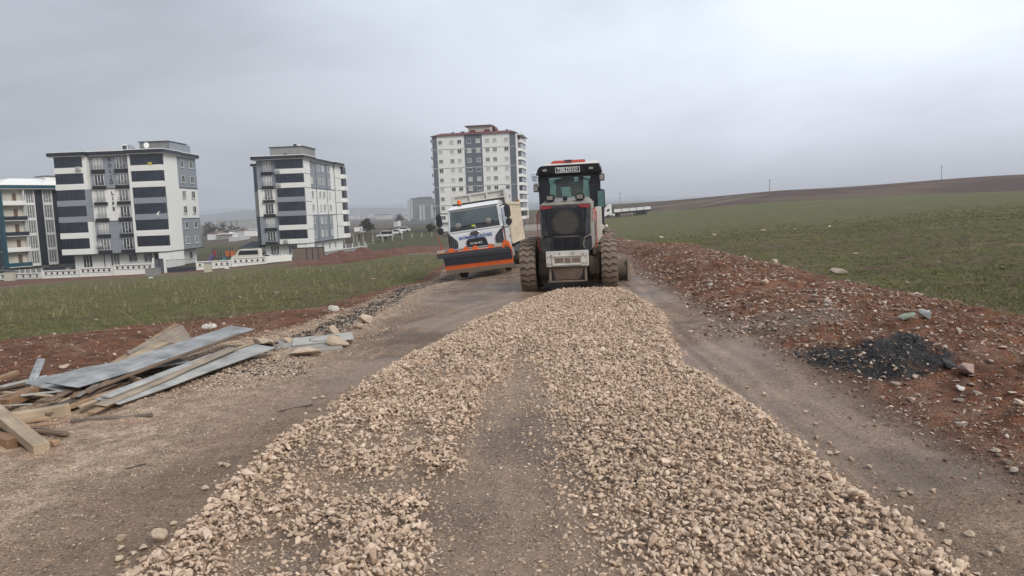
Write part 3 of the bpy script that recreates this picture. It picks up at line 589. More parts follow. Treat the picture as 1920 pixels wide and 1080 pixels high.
# ---------------------------------------------------------------- mesh building
DUST = (.20, .150, .112)
LAMP = mat('work_lamp_glass', (.30, .28, .25), .2, metal=.3, var=.3, vscale=15)
class MB:
    def __init__(s): s.bm = bmesh.new()
    def box(s, x0, x1, y0, y1, z0, z1, rot=None, piv=None, taper=None):
        r = bmesh.ops.create_cube(s.bm, size=1)['verts']
        c = Vector(((x0 + x1) / 2, (y0 + y1) / 2, (z0 + z1) / 2)); d = Vector((abs(x1 - x0), abs(y1 - y0), abs(z1 - z0)))
        for v in r:
            q = Vector((v.co.x * d.x, v.co.y * d.y, v.co.z * d.z))
            if taper and v.co.z > 0: q.x *= taper[0]; q.y *= taper[1]
            v.co = q + c
        if rot:
            M = Euler(rot).to_matrix(); p = Vector(piv) if piv else c
            for v in r: v.co = M @ (v.co - p) + p
        return s
    def poly(s, pts, y0, y1, axis='x', dx=0):
        """extrude a 2D outline along an axis: axis 'x' -> pts are (y,z), 'y' -> (x,z), 'z' -> (x,y)"""
        def P(a, b, h): return {'x': (h, a, b), 'y': (a, h, b), 'z': (a, b, h)}[axis]
        A = [s.bm.verts.new(P(a, b, y0)) for a, b in pts]; B = [s.bm.verts.new(P(a, b, y1)) for a, b in pts]
        n = len(pts); s.bm.faces.new(A[::-1]); s.bm.faces.new(B)
        for i in range(n): s.bm.faces.new((A[i], A[(i + 1) % n], B[(i + 1) % n], B[i]))
        return s
    def hexa(s, lo, hi):
        """box from 4 bottom and 4 top corners"""
        a = [s.bm.verts.new(p) for p in lo]; b = [s.bm.verts.new(p) for p in hi]
        s.bm.faces.new(a[::-1]); s.bm.faces.new(b)
        for i in range(4): s.bm.faces.new((a[i], a[(i + 1) % 4], b[(i + 1) % 4], b[i]))
        return s
    def cyl(s, p0, p1, r0, r1=None, n=12, caps=True):
        p0, p1 = Vector(p0), Vector(p1); r1 = r0 if r1 is None else r1; d = (p1 - p0); q = d.to_track_quat('Z', 'Y')
        A = []; B = []
        for i in range(n):
            a = 2 * math.pi * i / n; v = q @ Vector((math.cos(a), math.sin(a), 0))
            A.append(s.bm.verts.new(p0 + v * r0)); B.append(s.bm.verts.new(p1 + v * r1))
        for i in range(n): s.bm.faces.new((A[i], A[(i + 1) % n], B[(i + 1) % n], B[i]))
        if caps: s.bm.faces.new(A[::-1]); s.bm.faces.new(B)
        return s
    def tube(s, pts, r, n=8):
        pts = [Vector(p) for p in pts]; rings = []
        for i, p in enumerate(pts):
            d = ((pts[min(i + 1, len(pts) - 1)] - p).normalized() + (p - pts[max(i - 1, 0)]).normalized()).normalized(); q = d.to_track_quat('Z', 'Y')
            rings.append([s.bm.verts.new(p + q @ Vector((math.cos(2 * math.pi * k / n) * r, math.sin(2 * math.pi * k / n) * r, 0))) for k in range(n)])
        for a, b in zip(rings, rings[1:]):
            for k in range(n): s.bm.faces.new((a[k], a[(k + 1) % n], b[(k + 1) % n], b[k]))
        s.bm.faces.new(rings[0][::-1]); s.bm.faces.new(rings[-1]); return s
    def lathe(s, prof, c, ax='x', n=32):
        """revolve profile [(along, radius)] about an axis through c"""
        c = Vector(c); rings = []
        for (a, r) in prof:
            ring = []
            for k in range(n):
                t = 2 * math.pi * k / n; u, v = r * math.cos(t), r * math.sin(t)
                ring.append(s.bm.verts.new(c + (Vector((a, u, v)) if ax == 'x' else Vector((u, a, v)) if ax == 'y' else Vector((u, v, a)))))
            rings.append(ring)
        for a, b in zip(rings, rings[1:]):
            for k in range(n): s.bm.faces.new((a[k], a[(k + 1) % n], b[(k + 1) % n], b[k]))
        s.bm.faces.new(rings[0]); s.bm.faces.new(rings[-1][::-1]); return s
    def quad(s, *p): s.bm.faces.new([s.bm.verts.new(q) for q in p]); return s
    def ball(s, c, r, sc=(1, 1, 1), sub=2):
        for v in bmesh.ops.create_icosphere(s.bm, subdivisions=sub, radius=r)['verts']: v.co = Vector((v.co.x * sc[0], v.co.y * sc[1], v.co.z * sc[2])) + Vector(c)
        return s
    def build(s, name, m, parent=None, bevel=0, seg=2, smooth=False, label=None, loc=None, rot=None):
        bmesh.ops.recalc_face_normals(s.bm, faces=s.bm.faces)
        if bevel:
            e = [e for e in s.bm.edges if len(e.link_faces) == 2 and e.calc_face_angle(0) > .5]
            bmesh.ops.bevel(s.bm, geom=e, offset=bevel, segments=seg, affect='EDGES', clamp_overlap=True)
        me = bpy.data.meshes.new(name); s.bm.to_mesh(me); s.bm.free()
        if smooth or bevel:
            for p in me.polygons: p.use_smooth = True
            try: me.set_sharp_from_angle(angle=R(38))
            except Exception: pass
        o = link(name, me, m, parent)
        if label: o['label'] = label
        if loc: o.location = loc
        if rot: o.rotation_euler = rot
        return o
def root(name, loc, rz=0, label=None, cat=None, group=None, rx=0, ry=0):
    o = bpy.data.objects.new(name, None); COL.objects.link(o); o.location = loc; o.rotation_euler = (rx, ry, rz); o.empty_display_size = .3
    return tag(o, label, cat, group, 'thing' if cat else None)
def kids(o): return [c for c in SC.objects if c.parent == o]
def copy_tree(o, parent=None):
    c = o.copy(); COL.objects.link(c); c.parent = parent
    for ch in o.children: copy_tree(ch, c)
    return c
def text(name, body, size, m, parent, loc, rot=(R(90), 0, 0), ext=.004, sx=1., bold=0., align='CENTER', label=None, shear=0.):
    cu = bpy.data.curves.new(name, 'FONT'); cu.body = body; cu.size = size; cu.extrude = ext; cu.align_x = align; cu.align_y = 'CENTER'; cu.offset = bold; cu.shear = shear
    to = bpy.data.objects.new('tmp', cu); COL.objects.link(to); dg = bpy.context.evaluated_depsgraph_get()
    me = bpy.data.meshes.new_from_object(to.evaluated_get(dg)); bpy.data.objects.remove(to); me.name = name; me.materials.clear()
    o = link(name, me, m, parent); o.location = loc; o.rotation_euler = rot; o.scale = (sx, 1, 1)
    if label: o['label'] = label
    return o
def glass(name, col, rough=.08, spec=.6):
    return mat(name, col, rough, var=.25, vscale=.6, spec=spec)
def clear_glass(name, tint, op=.35):
    if name in MATS: return MATS[name]
    M = bpy.data.materials.new(name); M.use_nodes = True; t = M.node_tree; t.nodes.remove(t.nodes['Principled BSDF']); L = t.links.new
    a = N(t, 'ShaderNodeBsdfTransparent'); a.inputs[0].default_value = (*tint, 1); g = N(t, 'ShaderNodeBsdfGlossy'); g.inputs[1].default_value = .06
    f = N(t, 'ShaderNodeFresnel'); f.inputs[0].default_value = 1.45; mx = N(t, 'ShaderNodeMixShader'); L(f.outputs[0], mx.inputs[0]); L(a.outputs[0], mx.inputs[1]); L(g.outputs[0], mx.inputs[2])
    d = N(t, 'ShaderNodeBsdfDiffuse'); d.inputs[0].default_value = (.25, .27, .26, 1); m2 = N(t, 'ShaderNodeMixShader'); m2.inputs[0].default_value = op * .3; L(mx.outputs[0], m2.inputs[1]); L(d.outputs[0], m2.inputs[2])
    L(m2.outputs[0], t.nodes['Material Output'].inputs[0]); MATS[name] = M; return M
# ================================================================= apartment houses
BWH = mat('white_cladding', (.82, .82, .79), .6, var=.03, vscale=.6, stripe=(.5, .10))
BWP = mat('white_render', (.82, .82, .80), .7, var=.04, vscale=.5)
BGR = mat('grey_cladding', (.27, .295, .33), .6, var=.04, vscale=.6)
BDG = mat('dark_grey_cladding', (.13, .145, .175), .6, var=.05, vscale=.6)
BNV = mat('navy_trim', (.022, .027, .042), .5, var=.08)
BDK = mat('dark_balcony_glass', (.018, .024, .038), .12, var=.5, vscale=.35, spec=.7)
BMU = mat('glazing_bar', (.035, .042, .06), .4)
BFR = mat('white_window_frame', (.82, .82, .80), .4, var=.03)
BGL = mat('window_glass', (.05, .06, .07), .08, var=.5, vscale=.4, spec=.7)
BCU = mat('curtained_glass', (.46, .47, .46), .35, var=.12, vscale=1.5)
BCG = mat('half_curtained_glass', (.19, .20, .21), .2, var=.35, vscale=1.2)
BBX = mat('black_planter', (.018, .020, .028), .6)
BCO = mat('grey_concrete', (.24, .24, .235), .85, var=.15, vscale=1.2)
BTE = mat('teal_trim', (.012, .075, .105), .5, var=.08)
BIN = mat('balcony_inside', (.56, .53, .47), .8, var=.06)
BWD = mat('brown_door', (.15, .095, .065), .6, var=.1)
BRD = mat('dark_red_roof', (.13, .035, .035), .7, var=.15, vscale=.8)
WC = {}
def window(parent, x, y, z, w, h, kind='sash', face='front', glass_=None, d=.06):
    """window part (its frame) with the pane as a sub-part; meshes shared between alike ones"""
    key = (round(w, 2), round(h, 2), kind)
    if key not in WC:
        f = .07; b = MB().box(-w / 2, w / 2, -d, 0, 0, f).box(-w / 2, w / 2, -d, 0, h - f, h).box(-w / 2, -w / 2 + f, -d, 0, f, h - f).box(w / 2 - f, w / 2, -d, 0, f, h - f)
        if kind == 'sash': b.box(-.03, .03, -d, 0, f, h - f)
        if kind == 'door':    # three lights, middle one a balcony door
            for q in (-w / 6, w / 6): b.box(q - .05, q + .05, -d - .02, 0, f, h - f)
            b.box(-w / 6 + .05, w / 6 - .05, -d - .02, 0, .62, .70)
        if kind == 'sash': b.box(-w / 2 - .08, w / 2 + .08, -d - .06, 0, -.06, -.001)
        o = b.build('window', BFR, None); a = o.data; a.materials.clear(); bpy.data.objects.remove(o)
        o = MB().box(-w / 2 + f, w / 2 - f, -.03, -.005, f, h - f).build('pane', BGL, None); p = o.data; p.materials.clear(); bpy.data.objects.remove(o)
        WC[key] = (a, p)
    fm, gm = ({'sash': BFR, 'door': BFR, 'dark': BMU}[kind], glass_ or BGL)
    ck = (key, gm.name)
    if ck not in WC:
        a = WC[key][0].copy(); a.materials.append(fm); p = WC[key][1].copy(); p.materials.append(gm); WC[ck] = (a, p)
    a, p = WC[ck]
    o = link('window', a, None, parent); o.location = (x, y, z); o.rotation_euler = (0, 0, R(90) if face == 'right' else R(-90) if face == 'left' else 0)
    q = link('pane', p, None, o); return o
BOXC = {}
def bx(name, parent, x0, x1, y0, y1, z0, z1, m, bevel=0):
    key = (name, round(x1 - x0, 3), round(y1 - y0, 3), round(z1 - z0, 3), m.name)
    if key not in BOXC:
        o = MB().box(0, x1 - x0, 0, y1 - y0, 0, z1 - z0).build(name, m, None, bevel=bevel); BOXC[key] = o.data; bpy.data.objects.remove(o)
    o = link(name, BOXC[key], None, parent); o.location = (x0, y0, z0); return o
def glazing(parent, x0, x1, y0, z0, h, n, wrap=0):
    g = bx('balcony_glazing', parent, x0, x1, y0, y0 + .9, z0, z0 + h, BDK)
    b = MB()
    for k in range(1, n): xx = (x1 - x0) * k / n; b.box(xx - .02, xx + .02, -.02, -.001, 0, h)
    b.box(0, x1 - x0, -.03, -.001, .25, .29).build('mullion', BMU, g)
    return g
def place(name, X_, Y_, a, W, zg, label, cat='building', group=None):
    a = R(a); return root(name, (X_ - math.cos(a) * W, Y_ + math.sin(a) * W, zg), -a, label, cat, group)
GLS = [BGL, BCG, BCU, BGL, BCG]
rb = random.Random(21)
# ---------------------------------------------------------------- house with the vertical name
b1 = place('apartment_building', -63.7, 139.5, .5, 20.0, -6.25, 'six storey white and grey house with a vertical name between window columns')
H0, NF = 3.06, 6; HT = H0 + NF * 3.0
bx('wall', b1, .25, 19.7, 1.0, 15.5, H0, HT, BWH)
bx('ground_floor', b1, 1.3, 18.6, 1.6, 15.2, 0, H0 - .14, BWP)
bx('ground_floor', b1, 18.0, 19.95, .1, 6.4, 0, H0 - .14, BWP)
bx('dark_joint', b1, -.02, 20.03, -.03, 15.5, H0 - .14, H0, BNV)
for k in range(6):
    z0 = H0 + 3 * k; pm = BGR if k in (2, 3) else BWH
    bx('parapet', b1, 0, 5.35, 0, 1.0, z0, z0 + 1.05, pm); glazing(b1, .12, 5.3, .06, z0 + 1.05, 1.93, 7)
    bx('parapet', b1, 14.2, 20.0, 0, 1.0, z0, z0 + 1.05, pm); glazing(b1, 14.3, 19.95, .06, z0 + 1.05, 1.93, 8)
    bx('pier', b1, 5.36, 6.1, .0, 1.0, z0, z0 + 3.0, pm if k in (2, 3) else BWH)
    bx('pier', b1, 13.75, 14.19, .02, 1.0, z0, z0 + 3.0, BWP)
    for xc in (7.75, 12.05):
        gl = rb.choice(GLS) if not (k in (1, 3, 5) and xc < 8) else BCU
        window(b1, xc, 1.0 - .055, z0 + .62, 1.75, 2.1, 'door', glass_=gl)
        bx('planter', b1, xc - 1.2, xc + 1.2, .50, .94, z0 + .02, z0 + .55, BBX)
        b = MB().box(xc - 1.0, xc + 1.0, .52, .55, z0 + 1.35, z0 + 1.38)
        for q in range(9): b.box(xc - 1.0 + q * .25 - .012, xc - 1.0 + q * .25 + .012, .52, .55, z0 + .56, z0 + 1.35)
        b.build('railing', BMU, b1)
for (z0, m_) in ((H0, BGR), (H0 + 12, BGR)):
    bx('cladding_panel', b1, 6.12, 13.73, .945, .995, z0 + .02, z0 + 5.98, m_)
    bx('cladding_panel', b1, 19.72, 19.77, 6.6, 15.48, z0 + .02, z0 + 5.98, m_)
for z0 in (H0 + 6, H0 + 12): bx('dark_joint', b1, 6.1, 13.75, .90, .94, z0 - .06, z0 + .06, BNV); bx('dark_joint', b1, 19.78, 19.80, 6.55, 15.5, z0 - .06, z0 + .06, BNV)
bx('side_pier', b1, 19.0, 20.0, 1.0, 6.5, H0, HT, BWH)
for k in range(6):
    for ys in (9.0, 13.2):
        window(b1, 19.79, ys, H0 + 3 * k + 1.0, 1.5, 1.45, 'sash', 'right', glass_=rb.choice([BGL, BGL, BCG]))
window(b1, 18.6, 12.5, .9, 1.4, 1.5, 'sash', 'right')
for (xc, h, kd) in ((3.8, 2.3, 'door'), (9.0, 2.3, 'door'), (12.4, 1.6, 'sash'), (15.3, 1.7, 'sash'), (17.2, 1.7, 'sash')):
    window(b1, xc, 1.6, H0 - .25 - h, 1.7, h, kd, glass_=rb.choice([BGL, BCG]))
for xx in (6.9, 18.02): bx('downpipe', b1, xx, xx + .1, 1.5, 1.595, 0, H0 - .14, BNV)
for (ch, zz) in zip('ADLIĞLIFE', (20.35, 19.3, 18.3, 17.25, 16.2, 14.2, 13.2, 12.25, 11.3)):
    text('letter', ch, .95, BNV, b1, (9.95, .93, zz), bold=.02, ext=.03)
# roof edge
def fascia(par, x0, x1, y0, y1, z, h, m=BNV):
    bx('fascia', par, x0, x1, y0, y1, z, z + h, m); bx('white_trim', par, x0 - .06, x1 + .06, y0 - .06, y1 + .06, z + h, z + h + .14, BFR); bx('white_trim', par, x0 + .15, x1 - .15, y0 + .15, y1 - .15, z - .14, z, BFR)
fascia(b1, -.7, 6.3, -.7, 14, HT + .16, .62); fascia(b1, 6.38, 13.5, .1, 14, HT + .17, .62); fascia(b1, 13.6, 20.7, -.7, 7.1, HT + .18, .62); fascia(b1, 13.6, 20.4, 7.3, 16.0, HT + .14, .62)
bx('penthouse', b1, 13.8, 19.2, 5.0, 13.0, HT + .98, HT + 2.7, mat('grey_metal_cabin', (.16, .165, .17), .7, var=.3, vscale=.7)); bx('penthouse', b1, 18.3, 19.6, 5.4, 14.0, HT + .97, HT + 2.5, BGR)
bx('penthouse_cap', b1, 13.6, 19.4, 4.8, 13.2, HT + 2.7, HT + 2.82, BMU)
MB().poly([(0, 0), (1.1, 0), (0, 1.35)], 4, 6, 'y').build('dormer', BGR, b1, loc=(12.0, 0, HT + .95)); bx('dormer', b1, 10.9, 12.0, 4, 6, HT + .95, HT + 2.3, BFR); window(b1, 11.45, 3.98, HT + 1.1, .8, 1.0, 'dark')
MB().lathe([(0, .55), (.12, .45), (.2, .2), (.22, .01)], (15.6, 4.0, HT + 2.0), 'y', n=18).cyl((15.6, 4.3, HT + 1.0), (15.6, 4.3, HT + 2.0), .04, n=6).build('satellite_dish', BFR, b1, smooth=True)
def ac(par, x_, y_, z_):
    o = bx('air_conditioner', par, x_, x_ + .95, y_ - .35, y_ - .001, z_, z_ + .65, mat('ac_white', (.55, .55, .52), .6, var=.1)); MB().cyl((.38, -.03, .33), (.38, -.001, .33), .24, n=16).build('fan_grille', BGR, o); return o
ac(b1, 4.2, -.01, H0 + 15.5); ac(b1, 6.2, .95, H0 + 1.2)
o = MB().poly([(0, .55), (.95, .62), (.62, -.15)], -.06, -.02, 'y').build('yellow_cloth', mat('yellow_cloth', (.62, .48, .10), .9), None, loc=b1.matrix_world.to_translation()); bpy.context.view_layer.update()
o.location = b1.matrix_world @ Vector((17.4, 0, H0 + 15.9)); o.rotation_euler = (0, 0, R(-.5)); tag(o, 'yellow cloth hanging over the top right balcony of the white and grey house', 'cloth')
o = MB().poly([(0, 0), (.3, .45), (.8, .6), (.45, .2), (.35, -.3)], -.06, -.02, 'y').build('white_cloth', BFR, None); o.location = b1.matrix_world @ Vector((18.3, 0, H0 + 6.9)); tag(o, 'white cloth hanging over the fourth balcony down of the white and grey house', 'cloth')

# ---------------------------------------------------------------- second house, longer side
b2 = place('apartment_building', -43.7, 161.3, 2.8, 10.3, -6.5, 'narrow white and grey house with one dark balcony column and long side wall')
HT2 = H0 + 18
bx('wall', b2, 0, 9.8, .8, 31.4, H0, HT2, BWH); bx('ground_floor', b2, .5, 9.5, 1.4, 31, 0, H0 - .12, BWP)
bx('ground_floor', b2, 8.0, 10.25, .1, 5.0, 0, H0 - .12, BWP)
bx('dark_joint', b2, -.02, 10.33, -.03, 31.4, H0 - .12, H0, BNV)
bx('side_wing', b2, -2.6, -.02, 5.5, 24, H0 - .2, HT2 - .9, BDG); bx('cladding_panel', b2, -2.62, -.03, 5.44, 5.49, H0 + 6, H0 + 11.7, mat('light_grey_cladding', (.42, .42, .40), .6))
for z0 in (H0 + 5.95, H0 + 11.7): bx('dark_joint', b2, -2.64, -.02, 5.40, 5.43, z0, z0 + .12, BNV)
for k in range(6):
    z0 = H0 + 3 * k; pm = BGR if k in (2, 3) else BWH
    bx('parapet', b2, 4.3, 10.3, 0, .8, z0, z0 + 1.05, pm); glazing(b2, 4.45, 10.25, .06, z0 + 1.05, 1.93, 8)
    bx('cladding_panel', b2, .02, 4.25, .745, .795, z0 + .01, z0 + 2.99, BGR if k in (0, 1, 4, 5) else BWH)
    window(b2, 2.3, .74, z0 + .62, 1.8, 2.1, 'door', glass_=[BGL, BCU, BGL, BCG, BCU, BCU][k])
    bx('planter', b2, 1.05, 3.55, .25, .73, z0 + .02, z0 + .55, BBX)
    b = MB().box(1.3, 3.3, .26, .29, z0 + 1.35, z0 + 1.38)
    for q in range(9): b.box(1.3 + q * .25, 1.32 + q * .25, .26, .29, z0 + .56, z0 + 1.35)
    b.build('railing', BMU, b2)
    if k: bx('dark_joint', b2, 9.0, 10.32, 1.0, 5.12, z0 - .05, z0 + .05, BNV); bx('dark_joint', b2, 9.82, 10.12, 25.5, 31.4, z0 - .05, z0 + .05, BNV)
    if k in (0, 1, 4, 5): bx('cladding_panel', b2, 9.82, 9.87, 5.3, 22.0, z0 + .01, z0 + 2.99, BGR)
    for ys in (7.2, 12.9, 15.9, 20.8): window(b2, 9.88, ys, z0 + 1.0, 1.3, 1.45, 'sash', 'right', glass_=rb.choice([BGL, BCG, BCU]))
    bx('rear_balcony', b2, 9.9, 11.0, 30.6, 33.4, z0, z0 + 1.05, BWH); bx('balcony_glazing', b2, 9.95, 10.7, 30.7, 33.3, z0 + 1.05, z0 + 2.95, BDK)
bx('side_pier', b2, 9.2, 10.3, .8, 5.1, H0, HT2, BWH); bx('side_pier', b2, 9.82, 10.1, 25.5, 31.4, H0, HT2, BWH)
for z0 in (H0 + 6, H0 + 12): bx('dark_joint', b2, .0, 4.3, .70, .74, z0 - .06, z0 + .06, BNV); bx('dark_joint', b2, 9.88, 9.90, 5.2, 25.4, z0 - .06, z0 + .06, BNV)
for ys in (10.2, 18.4, 25.4): bx('dark_joint', b2, 9.88, 9.93, ys, ys + .12, H0, HT2, BNV)
for xc in (2.6, 6.6): window(b2, xc, 1.4, .7, 1.9, 2.0, 'door', glass_=BCG)
for ys in (8, 13.5, 19, 24): window(b2, 9.5, ys, .9, 1.4, 1.5, 'sash', 'right', glass_=BCG)
fascia(b2, -.6, 10.9, -.7, 8.0, HT2 + .16, .62); fascia(b2, -.5, 10.4, 8.1, 24.0, HT2 + .1, .62); fascia(b2, -.5, 10.8, 24.1, 32.2, HT2 + .15, .62); fascia(b2, -3.0, -.7, 5.0, 20, HT2 - .75, .5)
bx('penthouse', b2, 2.2, 9.6, 3.5, 12, HT2 + .95, HT2 + 2.9, BCO); bx('penthouse_cap', b2, 2.0, 9.8, 3.3, 12.2, HT2 + 2.9, HT2 + 3.05, BMU)
MB().poly([(0, 0), (1.2, 0), (.9, .55), (.3, .55)], 0, .1, 'y').build('roof_arch', BMU, b2, loc=(5.0, 3.3, HT2 + 1.0)); MB().cyl((7.0, 6, HT2 + 3.05), (7.0, 6, HT2 + 3.7), .35, n=14).build('water_tank', BMU, b2, smooth=True); MB().cyl((7.8, 6.3, HT2 + 3.05), (7.8, 6.3, HT2 + 3.6), .4, n=14).build('water_tank', BFR, b2, smooth=True)
ac(b2, 4.5, -.01, H0 + 15.3); ac(b2, 4.5, -.01, H0 + 12.4); ac(b2, 5.2, -.01, H0 + .35)

# ---------------------------------------------------------------- teal trimmed house at the left edge
b0 = place('apartment_building', -97.3, 144.1, 34.3, 14, -6.9, 'white house with teal trim, navy panels and open balconies at the left edge')
Z0 = 1.6
bx('wall', b0, 0, 13.3, .6, 15, Z0, Z0 + 15, BNV); bx('ground_floor', b0, .5, 13.0, 1, 15, 0, Z0, BCO)
for k in range(5):
    z0 = Z0 + 3 * k; pm = BWP if k in (1, 4) else (BTE if k == 0 else BNV)
    bx('balcony_back_wall', b0, 13.31, 13.35, .55, 4.05, z0 + .1, z0 + 2.95, BIN)
    bx('balcony_slab', b0, 13.31, 14.6, .3, 4.4, z0 - .12, z0 + .0, BWP)
    bx('balcony_parapet', b0, 14.45, 14.62, .3, 4.4, z0, z0 + .75, pm); bx('balcony_cheek', b0, 13.36, 14.44, 4.1, 4.22, z0, z0 + 2.85, BWP)
    bx('balcony_door', b0, 13.36, 13.40, 2.5, 3.2, z0 + .05, z0 + 2.2, BWD)
    for (ya, yb) in ((4.9, 6.2), (8.1, 9.5)):
        bx('window_surround', b0, 13.31, 13.55, ya - .15, yb + .25, z0 - .15, z0 + .32, BWP); bx('window_surround', b0, 13.31, 13.55, yb + .08, yb + .25, z0 + .32, z0 + 2.85, BWP); bx('window_surround', b0, 13.31, 13.55, ya - .15, ya - .05, z0 + .32, z0 + 2.85, BWP)
        window(b0, 13.36, (ya + yb) / 2, z0 + .35, yb - ya, 2.4, 'door', 'right', glass_=BCG)
    for xc in (3, 9): window(b0, xc, .55, z0 + .8, 1.8, 1.8, 'sash')
    bx('front_slab', b0, 11.5, 13.28, .3, .59, z0 - .12, z0 + .1, BWP)
bx('corner_column', b0, 13.0, 14.55, -.15, .28, Z0 - .1, Z0 + 15, BTE)
bx('fascia', b0, -.5, 14.7, -.5, 16, Z0 + 15.15, Z0 + 15.75, BTE); bx('white_trim', b0, -.4, 14.6, -.4, 16, Z0 + 15, Z0 + 15.15, BFR)
MB().hexa([(-.6, -.6, Z0 + 15.76), (14.8, -.6, Z0 + 15.76), (14.8, 16.1, Z0 + 15.76), (-.6, 16.1, Z0 + 15.76)], [(3, 3, Z0 + 17.2), (11.5, 3, Z0 + 17.2), (11.5, 12, Z0 + 17.2), (3, 12, Z0 + 17.2)]).build('roof', BFR, b0)
bx('penthouse', b0, 9.0, 13.0, 9.0, 14.0, Z0 + 15.9, Z0 + 17.6, BWP); bx('penthouse_cap', b0, 8.8, 13.2, 8.8, 14.2, Z0 + 17.6, Z0 + 17.75, BNV)

# ---------------------------------------------------------------- tall block behind the truck
b3 = place('tower_block', 3.0, 239.7, 8, 27.2, -4.6, 'tall white block with dark grey vertical strips and a dark red roof, behind the truck')
T0 = 3.6; TT = T0 + 27.3
bx('wall', b3, 0, 27.0, .1, 19.0, T0, TT, BWP); bx('ground_floor', b3, 1.0, 26.5, .8, 18, 0, T0, BWP)
strips = [(0, 1.75, 1), (1.75, 10.5, 0), (10.5, 16.4, 1), (16.4, 25.1, 0), (25.1, 27.2, 1)]
lines = [TT - 4.3, TT - 10.25, TT - 16.2, TT - 22.15]
zz = [TT] + lines + [T0]
for (xa, xb, dk) in strips:
    for zt, zb in zip(zz, zz[1:]):
        bx('cladding_panel', b3, xa + .02, xb - .02, .0 if dk else .03, .09, zb + .05, zt - .05, BDG if dk else BWH)
    for zl in lines: bx('joint', b3, xa, xb, -.03, .0 if dk else .02, zl - .05, zl + .05, BFR if dk else BMU)
for xx in (1.75, 10.5, 16.4, 25.1, 0.03, 27.2): bx('white_edge', b3, xx - .06, xx + .06, -.05, -.005, T0, TT, BFR if xx in (1.75, 25.1, .03, 27.2) else BFR)
bx('base_trim', b3, -.05, 27.3, -.1, .1, T0 - .25, T0, BFR)
for r_ in range(9):
    zc = TT - 2.0 - 3 * r_
    for i, xc in enumerate((2.75, 6.5, 8.95, 12.1, 15.0, 18.0, 20.4, 24.1)):
        if r_ > 5 and 7 < xc < 20: pass
        st = rb.random(); gl = (BGL if st < .25 else BCG if st < .55 else BCU)
        window(b3, xc, -.002 if 3 <= i <= 4 else .028, zc - .68, 1.35, 1.3, 'sash', glass_=gl)
for k in range(10):
    z0 = T0 + 2.73 * k
    bx('balcony', b3, 27.0, 28.5, 4.0, 17, z0 - .1, z0 + .85, BWP); bx('balcony_screen', b3, 27.05, 28.2, 4.3, 16.5, z0 + .85, z0 + 2.4, rb.choice([BCG, BGL, BDK]))
    bx('side_balcony', b3, -.9, -.02, 2, 6, z0 + 1, z0 + 1.9, BMU if k % 2 else BWP)
bx('side_pier', b3, 27.02, 27.3, .1, 3.8, T0, TT, BWP); bx('end_pier', b3, 27.0, 28.2, 17.1, 19, T0, TT - .5, BWP)
MB().hexa([(-.5, -.5, TT + .02), (27.6, -.5, TT + .02), (27.6, 19.5, TT + .02), (-.5, 19.5, TT + .02)], [(2, 5, TT + 1.3), (25, 5, TT + 1.3), (25, 14, TT + 1.3), (2, 14, TT + 1.3)]).build('roof', BRD, b3)
bx('roof_edge', b3, 27.0, 29.2, 2, 18, TT - .6, TT - .35, BFR)
bx('penthouse', b3, 11.0, 19, 5.2, 12, TT + .9, TT + 3.1, BIN); bx('penthouse_cap', b3, 10.0, 18.8, 4.4, 12.5, TT + 3.1, TT + 3.35, BRD); MB().poly([(18.8, TT + 3.3), (19.6, TT + 3.0), (20.3, TT + 1.3), (19.9, TT + 1.3), (19.2, TT + 2.8), (18.8, TT + 3.0)], 5, 12, 'y').build('stair_roof', BRD, b3)
for xx in (11.6, 16.4): bx('roof_hatch', b3, xx, xx + 1.8, 4.8, 5.15, TT + .6, TT + 1.9, BRD)
for xx in (6.0, 9.0, 9.6, 23.8): MB().cyl((xx, 4, TT + .6), (xx, 4, TT + 1.4), .05, n=5).box(xx - .3, xx + .5, 3.9, 4.1, TT + 1.2, TT + 1.5, rot=(0, -.4, 0)).build('aerial', BMU, b3)
MB().cyl((28.3, 6, TT - .6), (28.3, 6, TT + .9), .03, n=5).build('aerial', BMU, b3)

# ---------------------------------------------------------------- far buildings, seen through the haze
def far_block(px0, px1, pyt, pyb, Y, label, wallm, strips=(), rows=0, cols=0, depth=18, winm=BCG, name='apartment_building', cat='building', group=None):
    a = AT(px0, pyb, Y); b = AT(px1, pyb, Y); t_ = AT((px0 + px1) / 2, pyt, Y); w = b.x - a.x; h = t_.z - (a.z + b.z) / 2
    r = root(name, (a.x, Y, min(a.z, b.z)), 0, label, cat, group)
    bx('wall', r, 0, w, 0, depth, -3, h, wallm)
    for (s0, s1, z0, z1, m_) in strips: bx('wall_strip', r, w * s0, w * s1, -.25, -.01, h * z0, h * z1, m_)
    if rows:
        b = MB()
        for i in range(rows):
            for j in range(cols):
                xx = w * (j + .5) / cols; zz_ = h * (.06 + .9 * (i + .35) / rows); b.box(xx - w / cols * .22, xx + w / cols * .22, -.34, -.28, zz_, zz_ + h / rows * .45)
        o = b.build('window_rows', winm, r); o['kind'] = 'stuff'
    return r
FA = mat('far_pale', (.50, .50, .50), .8, var=.1, vscale=.05); FB = mat('far_grey', (.17, .18, .20), .8, var=.15, vscale=.05)
fb = far_block(765, 814, 372, 413, 690, 'distant grey and white apartment block left of the tall block', FB, [(0, .10, 0, 1, FA), (.13, .2, .1, 1, FA), (.45, .53, .02, .72, FA), (.58, .66, .02, .72, FA), (.9, .98, .1, .72, FA), (.14, 1, .71, .74, FA)], 9, 12, winm=mat('far_window_pale', (.36, .38, .40), .6, var=.3, vscale=.3))
bx('roof_house', fb, 9, 22, 2, 12, 20, 21.8, FB); bx('roof_house', fb, 3, 8, 2, 12, 20, 21, FB)
